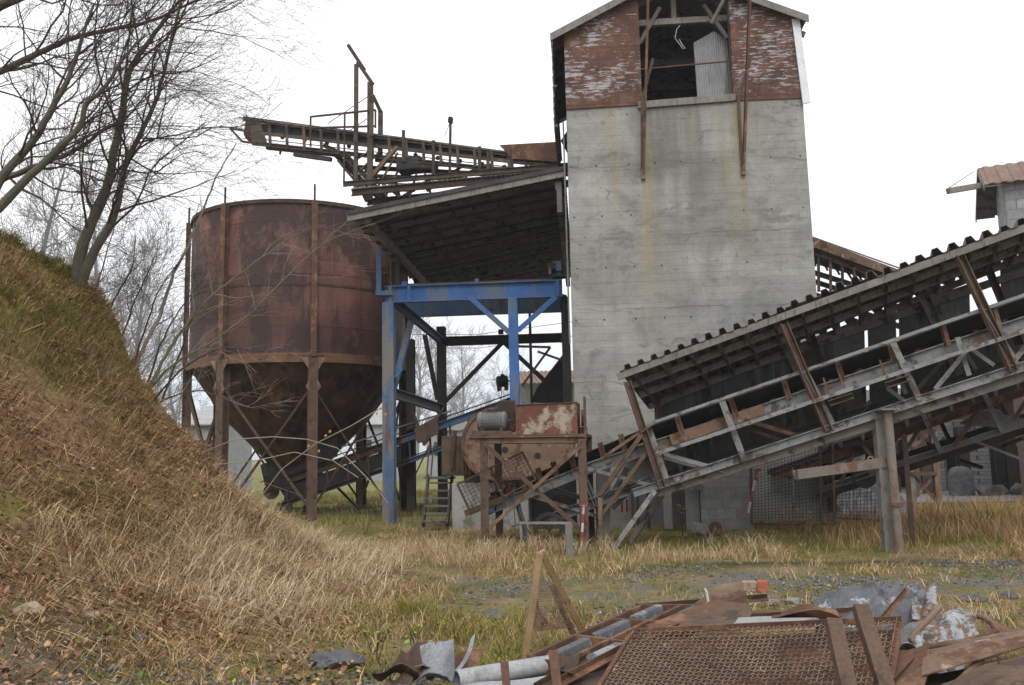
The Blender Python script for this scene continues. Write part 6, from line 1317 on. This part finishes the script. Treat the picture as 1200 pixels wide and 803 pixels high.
def bare_tree(name, label, stems, mat_t, mat_c, seed, bias, levels=2, per=6, nb=16, bl=(1.0, 2.6), cat='tree', base=None, group=None, start=.25, minr=.0022, spread=.9, h_cap=True, curl=.25):
    rr = random.Random(seed); trunk = MB(); out = []
    for pts, rads in stems:
        sm_ = []; sr = []
        for i in range(len(pts)-1):      # subdivide with a small wobble
            p0 = pts[max(i-1, 0)]; p1, p2 = pts[i], pts[i+1]; p3 = pts[min(i+2, len(pts)-1)]
            for q in range(5):
                u = q/5; c = .5*((2*p1)+(p2-p0)*u+(2*p0-5*p1+4*p2-p3)*u*u+(3*p1-p0-3*p2+p3)*u**3); sm_.append(c+V((rr.gauss(0, .006), rr.gauss(0, .006), rr.gauss(0, .006)))); sr.append(rads[i]+(rads[i+1]-rads[i])*u)
        sm_.append(pts[-1]); sr.append(rads[-1]); trunk.tube(sm_, sr, 9)
        for j in range(nb):
            f = start+(1-start)*(j+rr.random())/nb; i = min(len(sm_)-2, int(f*(len(sm_)-1))); dd = (sm_[i+1]-sm_[i]).normalized()
            ax = rotv(dd.orthogonal().normalized(), dd, rr.uniform(0, 6.283)); nd = rotv(dd, ax, rr.uniform(.45, 1.15))
            if bias.length and nd.dot(bias) < -.35 and rr.random() < .7: nd = (nd + bias*1.1).normalized()
            twigs(out, sm_[i], nd, rr.uniform(*bl), max(minr, min(sr[i]*rr.uniform(.25, .45), .019 if levels < 3 and h_cap else 9)), levels, rr, bias, per=per, spread=spread, curl=curl)
    b = base or stems[0][0][0]; t = thing(name, label, cat, b, group)
    part('trunk', trunk, mat_t, t, smooth=True)
    crown = MB()
    for pts, rad, lev in out: crown.tube(pts, [max(minr*.6, x) for x in rad], 5 if lev >= levels else 3, caps=False)
    part('crown', crown, mat_c, t); return t
D0 = 12.2
def st_(pts, D=D0, dd=0.0): return [P(x, y, D+dd*i) for i, (x, y) in enumerate(pts)]
gb = P(88, 318, 12.2); gb.z = hz(gb.x, gb.y)-.15; ex = [gb]
bias1 = V((.75, -.1, -.02))
bare_tree('bare_tree', 'two stemmed bare tree leaning right on top of the earth bank', [
    (ex+st_([(98, 285), (122, 228), (140, 150), (152, 85), (182, 38), (205, 8), (230, -30)], 12.2, .03), [.10, .08, .066, .054, .042, .032, .023, .014]),
    (ex+st_([(112, 292), (135, 250), (148, 190), (166, 155), (185, 110), (199, 55), (212, 0), (220, -40)], 12.1, -.03), [.085, .064, .05, .042, .035, .028, .022, .017, .011])],
    M['bark'], M['twig'], 5, bias1, 2, 6, 30, (1.1, 2.9), start=.16, curl=.34)
def leftbase(x, D): q = P(x, 300, D); q.z = hz(q.x, q.y)-.2; return q
bare_tree('bare_tree', 'bare tree growing beyond the left edge with stems slanting into view over the bank', [
    ([leftbase(-70, 11.6)]+st_([(-30, 255), (5, 205), (42, 160), (66, 118), (85, 80), (96, 45), (110, 5)], 11.5), [.085, .072, .06, .048, .04, .032, .024, .016]),
    ([leftbase(-60, 11.2)]+st_([(-20, 262), (20, 222), (60, 182), (92, 150), (101, 122), (120, 105), (150, 62), (170, 40)], 11.1), [.085, .068, .056, .047, .039, .032, .026, .019, .012]),
    ([leftbase(-75, 11.9)]+st_([(-40, 235), (10, 208), (55, 190), (95, 172), (125, 150), (150, 146)], 11.8), [.07, .055, .045, .038, .03, .024, .016])],
    M['bark'], M['twig'], 8, V((.7, 0, .05)), 2, 6, 20, (1.0, 2.5), start=.3, curl=.34)
bare_tree('bare_tree', 'bare tree whose long bough crosses the top left corner of the sky', [
    ([leftbase(-260, 12.6)]+st_([(-200, 180), (-100, 120), (0, 84), (45, 62), (85, 45), (130, 35), (180, 24), (240, -5)], 12.2), [.2, .15, .085, .052, .044, .037, .03, .023, .015]),
    ([leftbase(-250, 12.4)]+st_([(-180, 120), (-90, 60), (0, 8), (40, -10), (110, -40)], 12.0), [.2, .16, .11, .07, .055, .035])],
    M['bark'], M['twig'], 15, V((.75, 0, -.03)), 2, 6, 24, (1.0, 2.7), start=.3, curl=.34)
q = P(160, 445, 13.2); q.z = hz(q.x, q.y)-.1
bare_tree('sapling', 'slim pale sapling arching right between the bank and the silo', [([q]+st_([(163, 420), (186, 372), (204, 320), (222, 285), (240, 240), (258, 200), (277, 168)], 13.2, .03), [.035, .032, .028, .024, .02, .016, .012, .008])], M['twig_pale'], M['twig'], 21, V((.4, 0, .1)), 1, 3, 9, (.25, .6), cat='sapling')
q = P(172, 470, 13.0); q.z = hz(q.x, q.y)-.1
bare_tree('shrub', 'greenish bare shrub reaching right across the face of the silo', [([q]+st_([(190, 425), (215, 385), (250, 345), (290, 315), (330, 285), (372, 262)], 13.0, .02), [.03, .026, .022, .018, .014, .010, .005]), ([q]+st_([(200, 430), (240, 405), (290, 370), (330, 330), (380, 285), (440, 262)], 12.9, .02), [.024, .02, .016, .013, .011, .008, .004])], M['twig_green'], M['twig_pale'], 23, V((.9, -.05, .12)), 1, 5, 17, (.4, 1.0), cat='shrub', spread=.6)
q = P(175, 490, 12.8); q.z = hz(q.x, q.y)-.1
bare_tree('shrub', 'pale leafless shrub with near horizontal twigs below the silo flange', [([q]+st_([(205, 440), (240, 415), (270, 408), (310, 412), (350, 412)], 12.8, .02), [.018, .015, .012, .009, .007, .004]), ([q]+st_([(190, 470), (230, 458), (270, 470), (300, 478), (335, 470)], 12.7), [.016, .013, .010, .008, .006, .004])], M['twig'], M['twig_pale'], 27, V((.9, 0, .0)), 1, 4, 12, (.3, .7), cat='shrub', spread=.6)
q = P(120, 360, 12.5); q.z = hz(q.x, q.y)
bare_tree('thicket', 'tangle of thin bare brushwood behind the crest of the bank', [([P(100+18*k, 380+18*k, 13.2)]+st_([(112+20*k, 340+14*k), (125+22*k+rr.uniform(-9, 9), 300+14*k), (135+24*k+rr.uniform(-14, 14), 255+18*k)], 13.2), [.018, .014, .01, .005]) for k in range(6)], M['twig'], M['twig'], 31, V((.35, 0, .1)), 2, 5, 8, (.4, 1.0), cat='brushwood')
# arching bramble shoots in front of the silo legs
for lab, pts in (('long arching bramble shoot in front of the silo leg', [(238, 530), (275, 515), (320, 512), (360, 515), (395, 525), (430, 560), (455, 590)]), ('pale arching bramble shoot over the tall dry grass, lower than the longer one', [(250, 545), (300, 540), (345, 530), (390, 540), (420, 560)]), ('thin bramble stem with a few last yellow leaves crossing the silo leg', [(300, 590), (330, 550), (370, 520), (410, 500), (447, 478)])):
    m = thing('bramble', lab, 'bramble', P(pts[0][0], pts[0][1], 11.5)); part('stem', MB().tube([P(x, y, 11.5) for x, y in pts], .007, 5), M['twig_pale'], m)
    if 'leaves' in lab:
        lf = MB()
        for x, y in ((445, 478), (450, 485), (440, 484), (380, 510), (360, 522), (372, 528), (385, 505)): p = P(x, y, 11.48); lf.plate([p, p+V((.03, .01, .015)), p+V((.035, -.01, -.02)), p+V((.01, 0, -.03))], .002)
        part('foliage', lf, M['leaf_orange'], m)
def leafy(name, label, px, py, D, h, n, seed, mat, spread=.25, size=.05, stem='twig'):
    rr = random.Random(seed); p = P(px, py, D); p.z = hz(p.x, p.y); t = thing(name, label, 'young plant', p); s = MB(); lf = MB()
    for k in range(4):
        tip = p+V((rr.uniform(-spread, spread), rr.uniform(-spread, spread)*.6, h*rr.uniform(.65, 1))); mid = p.lerp(tip, .5)+V((rr.gauss(0, .03), 0, .03)); s.tube([p, mid, tip], [.005, .004, .002], 5)
        for j in range(n):
            f = rr.uniform(.45, 1); c = mid.lerp(tip, (f-.45)/.55)+V((rr.gauss(0, .025), rr.gauss(0, .025), 0)); a = rr.uniform(0, 6.28); e = size*rr.uniform(.6, 1.2); u = V((math.cos(a), math.sin(a), rr.uniform(-.5, .3)))*e; w = V((-math.sin(a), math.cos(a), 0))*e*.42
            lf.plate([c, c+u*.5+w, c+u, c+u*.5-w], .0015)
    part('stem', s, M[stem], t); part('foliage', lf, M[mat], t)
leafy('young_sapling', 'young plant with a few light green leaves at the edge of the dry grass', 440, 745, 7.2, .55, 3, 51, 'leaf_green'); leafy('young_sapling', 'small light green seedling left of the scrap heap', 472, 775, 6.6, .42, 3, 52, 'leaf_green'); leafy('young_sapling', 'leafy green shoot in the dry grass just left of the slope foot', 487, 735, 7.6, .35, 2, 53, 'leaf_green')
leafy('young_sapling', 'thin plant with orange leaves before the dark opening of the block hut', 799, 614, 17.4, 1.05, 2, 54, 'leaf_orange', .1, .13); leafy('young_sapling', 'thin bush with yellow green leaves in front of the mesh gate', 945, 612, 15.9, 1.1, 2, 55, 'leaf_green', .25, .1)
leafy('young_sapling', 'dry weed stalk with rusty red seed heads at the right edge of the yard', 1155, 625, 15.5, 1.2, 2, 56, 'leaf_orange', .5, .06); leafy('young_sapling', 'dry reddish weed stalk right of the round rusty post', 1090, 630, 15.5, 1.1, 2, 57, 'leaf_orange', .4, .06); leafy('young_sapling', 'low weed with yellow leaves at the foot of the crusher stand', 676, 646, 15.2, .3, 4, 58, 'leaf_orange', .15, .06)
leafy('young_sapling', 'thin weed with yellow leaves in front of the crusher guard', 605, 640, 15.6, 2.1, 2, 59, 'leaf_orange', .35, .09); leafy('young_sapling', 'bare stalk with few orange leaves between the round post and the right edge', 1120, 600, 17.5, .9, 2, 60, 'leaf_orange', .4, .07)
for lab, px, D, h in (('tall dry weed stem left of the blue post', 428, 18.5, 1.3), ('dry bush stem behind the steel stairs', 470, 21.5, 1.4)): leafy('dry_weed', lab, px, 610, D, h, 1, int(px), 'leaf_orange', .3, .03)
# ------------------------------------------------------------------ far trees in the mist
def far_tree(name, label, h, seed, group, loc, slim=1.0):
    rr = random.Random(seed); trunk = [V((0, 0, -.3)), V((rr.gauss(0, .02)*h, 0, h*.3)), V((rr.gauss(0, .03)*h, rr.gauss(0, .02)*h, h*.62)), V((rr.gauss(0, .04)*h, 0, h*.95))]
    loc = V(loc); r0 = h*.018
    return bare_tree(name, label, [([loc+p for p in trunk], [r0, r0*.75, r0*.45, r0*.12])], M['mist_pale_twig'], M['mist_pale_twig'], seed, V((0, 0, .35)), 2, 7, 34, (h*.16*slim, h*.34*slim), base=loc, group=group, start=.2, minr=h*.0011, spread=.8, h_cap=False)
def far_at(px, ytop, D):
    p = P(px, 545, D); p.z = hz(p.x, p.y); return p, P(px, ytop, D).z-p.z
specs = [('tall misty bare tree seen between the blue post and the dark rear post', 488, 372, 260), ('bare misty tree with a round crown just right of the dark rear post', 545, 402, 280), ('low misty bare tree behind the blue conveyor', 585, 428, 300), ('small misty bare tree left of the rust roofed shed', 628, 452, 300), ('faint bare tree farther off between two nearer ones in the blue frame', 515, 395, 330)]
for i, (lab, px, yt, D) in enumerate(specs): p, h = far_at(px, yt, D); far_tree('misty_tree', lab, h, 100+i, 'misty trees beyond the yard', p)
specs = [('big bare tree behind the bank at the left edge', 40, 180, 110), ('bare tree behind the bank, right of the left edge one', 105, 232, 100), ('bushy bare tree between the bank and the left side of the silo', 165, 300, 120), ('faint bare tree low beside the left leg of the silo', 200, 395, 140), ('bare tree behind the crest of the bank farther back', 135, 330, 150)]
for i, (lab, px, yt, D) in enumerate(specs): p, h = far_at(px, yt, D); far_tree('distant_tree', lab, h, 140+i, 'bare trees behind the bank', p, 1.15)
specs = [(420, 470, 200), (455, 480, 210), (570, 460, 220), (650, 475, 200), (385, 485, 230)]
for i, (px, yt, D) in enumerate(specs): p, h = far_at(px, yt, D); far_tree('misty_tree', ['hazy tree seen under the hopper of the silo', 'hazy tree seen just left of the blue post', 'hazy tree seen under the dark crossbeam', 'hazy tree hidden mostly behind the feed hopper', 'hazy tree seen between the silo legs'][i], h, 180+i, 'misty trees beyond the yard', p)
# ------------------------------------------------------------------ far buildings
p = P(612, 470, 48); t = thing('rust_roofed_shed', 'far open shed with a rust red corrugated roof seen past the blue post', 'shed', (p.x+.8, 48, 0))
a, b = P(609, 450, 48), P(655, 450, 48); zr2 = P(620, 434, 50).z
part('roof', corr(V((a.x, 48, a.z)), V((b.x+2, 48, a.z)), V((a.x-.3, 51, zr2)), V((b.x+2, 51, zr2)), 18, .05, .03), M['red_roof'], t)
for x in (a.x+.2, a.x+1.6, b.x): part('post', MB().bar((x, 48.3, -.1), (x, 48.3, a.z), .14), M['wood_dark'], t)
part('wall', MB().plate([(a.x, 50.8, -.1), (b.x+2, 50.8, -.1), (b.x+2, 50.8, zr2-.2), (a.x, 50.8, zr2-.2)], .1), M['pale_wall'], t)
def far_house(label, px0, px1, ye, yr, D, mt, rt):
    a, b = P(px0, 560, D), P(px1, 560, D); ze = P(px0, ye, D).z; zr3 = P(px0, yr, D+3).z; t = thing('far_building', label, 'building', ((a.x+b.x)/2, D+3, 0))
    part('wall', MB().plate([(a.x, D, -.2), (b.x, D, -.2), (b.x, D, ze), (a.x, D, ze)], 6, (0, 1, 0)), M[mt], t)
    part('roof', MB().add([(a.x-.3, D-.3, ze-.05), (b.x+.3, D-.3, ze-.05), (b.x+.3, D+3, zr3), (a.x-.3, D+3, zr3), (b.x+.3, D+6.3, ze-.05), (a.x-.3, D+6.3, ze-.05), (a.x-.3, D-.3, ze+.02), (b.x+.3, D-.3, ze+.02), (b.x+.3, D+3, zr3+.15), (a.x-.3, D+3, zr3+.15), (b.x+.3, D+6.3, ze+.02), (a.x-.3, D+6.3, ze+.02)],
        [(0, 1, 2, 3), (3, 2, 4, 5), (6, 9, 8, 7), (9, 11, 10, 8), (0, 6, 7, 1), (5, 4, 10, 11), (0, 3, 9, 6), (3, 5, 11, 9), (1, 7, 8, 2), (2, 8, 10, 4)]), M[rt], t)
    n = max(2, int((b.x-a.x)/2.2))
    for k in range(n): x = a.x+(b.x-a.x)*(k+.5)/n; w_ = part('window', MB().plate([(x-.4, D-.04, ze*.45), (x+.4, D-.04, ze*.45), (x+.4, D-.04, ze*.45+1.1), (x-.4, D-.04, ze*.45+1.1)], .03, (0, 1, 0)), M['dark_steel'], t)
far_house('far pale shed between the legs at the left of the silo', 218, 246, 498, 480, 38, 'pale_wall', 'tin')
far_house('far pale house behind the silo and the blue post', 415, 470, 498, 474, 60, 'pale_wall', 'tin')
far_house('far white building seen low between the dark rear posts', 500, 560, 505, 490, 70, 'pale_wall', 'asbestos')
# utility wires far behind
pw = [P(430, 392, 60), P(560, 392, 58), P(680, 376, 56)]
solo('overhead_wire', MB().tube(pw, .02, 5), M['dark_steel'], 'upper thin overhead wire crossing the sky inside the blue frame', 'wire'); solo('overhead_wire', MB().tube([p-V((0, 0, .95)) for p in pw], .02, 5), M['dark_steel'], 'lower thin overhead wire crossing the sky inside the blue frame', 'wire')
p = P(623, 460, 30); solo('slim_mast', MB().tube([(p.x, p.y, 0), (p.x, p.y, P(623, 365, 30).z)], .05, 8), M['dark_steel'], 'slim dark mast rising behind the right half of the dark crossbeam', 'mast')
# ------------------------------------------------------------------ overcast daylight
W_ = bpy.data.worlds.new('World'); S.world = W_; W_.use_nodes = True; nt = W_.node_tree; nt.nodes.clear()
ow = nt.nodes.new('ShaderNodeOutputWorld'); bg = nt.nodes.new('ShaderNodeBackground'); sk = nt.nodes.new('ShaderNodeTexSky')
SEL, SAZ = RAD(50), RAD(172)     # sun behind the camera, to the left
sk.sky_type = 'NISHITA'; sk.sun_disc = False; sk.sun_elevation = SEL; sk.sun_rotation = SAZ; sk.dust_density = 6; sk.air_density = 1.0
mx = nt.nodes.new('ShaderNodeMix'); mx.data_type = 'RGBA'; mx.inputs[0].default_value = .88
hs = nt.nodes.new('ShaderNodeHueSaturation'); hs.inputs['Saturation'].default_value = .25
nt.links.new(sk.outputs[0], hs.inputs['Color']); nt.links.new(hs.outputs[0], mx.inputs[6])
# overcast layer, a little dimmer and bluer towards the horizon
tcw = nt.nodes.new('ShaderNodeTexCoord'); sp_w = nt.nodes.new('ShaderNodeSeparateXYZ'); nt.links.new(tcw.outputs['Generated'], sp_w.inputs[0])
rp = nt.nodes.new('ShaderNodeValToRGB'); nt.links.new(sp_w.outputs[2], rp.inputs[0]); e = rp.color_ramp.elements
e[0].position = 0.0; e[0].color = (.66, .71, .77, 1); e[1].position = .30; e[1].color = (1, 1, 1, 1)
ml = nt.nodes.new('ShaderNodeMix'); ml.data_type = 'RGBA'; ml.blend_type = 'MULTIPLY'; ml.inputs[0].default_value = 1
nt.links.new(rp.outputs[0], ml.inputs[6]); ml.inputs[7].default_value = (11.5, 11.6, 11.8, 1)
nt.links.new(ml.outputs[2], mx.inputs[7]); nt.links.new(mx.outputs[2], bg.inputs[0]); bg.inputs[1].default_value = .115; nt.links.new(bg.outputs[0], ow.inputs[0])
sl = bpy.data.lights.new('sun', 'SUN'); sl.energy = 1.5; sl.angle = RAD(40); sl.color = (1, .97, .93); so = bpy.data.objects.new('sun', sl); COL.objects.link(so)
dirv = V((math.sin(SAZ)*math.cos(SEL), math.cos(SAZ)*math.cos(SEL), math.sin(SEL)))   # towards the sun
so.rotation_euler = dirv.to_track_quat('Z', 'Y').to_euler(); so.location = (0, 0, 30)
S.view_settings.view_transform = 'Standard'; S.view_settings.look = 'None'; S.view_settings.gamma = 1; S.view_settings.exposure = 0.10
# mist: one closed box of thin air round the whole place
HAZE = .0008
if HAZE > 0:
    hm = bpy.data.materials.new('mist'); hm.use_nodes = True; ht_ = hm.node_tree; ht_.nodes.clear(); ho = ht_.nodes.new('ShaderNodeOutputMaterial'); pv = ht_.nodes.new('ShaderNodeVolumePrincipled')
    pv.inputs['Color'].default_value = (.9, .93, .97, 1); pv.inputs['Density'].default_value = HAZE; pv.inputs['Anisotropy'].default_value = .2; ht_.links.new(pv.outputs[0], ho.inputs['Volume'])
    m = MB(); x0, x1, y0, y1, z0, z1 = -910, 910, -70, 1410, -2.5, 20
    m.add([(x0, y0, z0), (x1, y0, z0), (x1, y1, z0), (x0, y1, z0), (x0, y0, z1), (x1, y0, z1), (x1, y1, z1), (x0, y1, z1)], [(0, 3, 2, 1), (4, 5, 6, 7), (0, 1, 5, 4), (1, 2, 6, 5), (2, 3, 7, 6), (3, 0, 4, 7)])
    o = solo('haze', m, hm, 'thin autumn mist over the whole yard', 'mist'); o['kind'] = 'stuff'
S.cycles.use_denoising = True; S.cycles.denoiser = 'OPENIMAGEDENOISE'; S.cycles.denoising_prefilter = 'NONE'; S.cycles.denoising_input_passes = 'RGB_ALBEDO_NORMAL'; S.cycles.use_adaptive_sampling = False
S.cycles.volume_bounces = 0; S.cycles.max_bounces = 6; S.cycles.transparent_max_bounces = 8
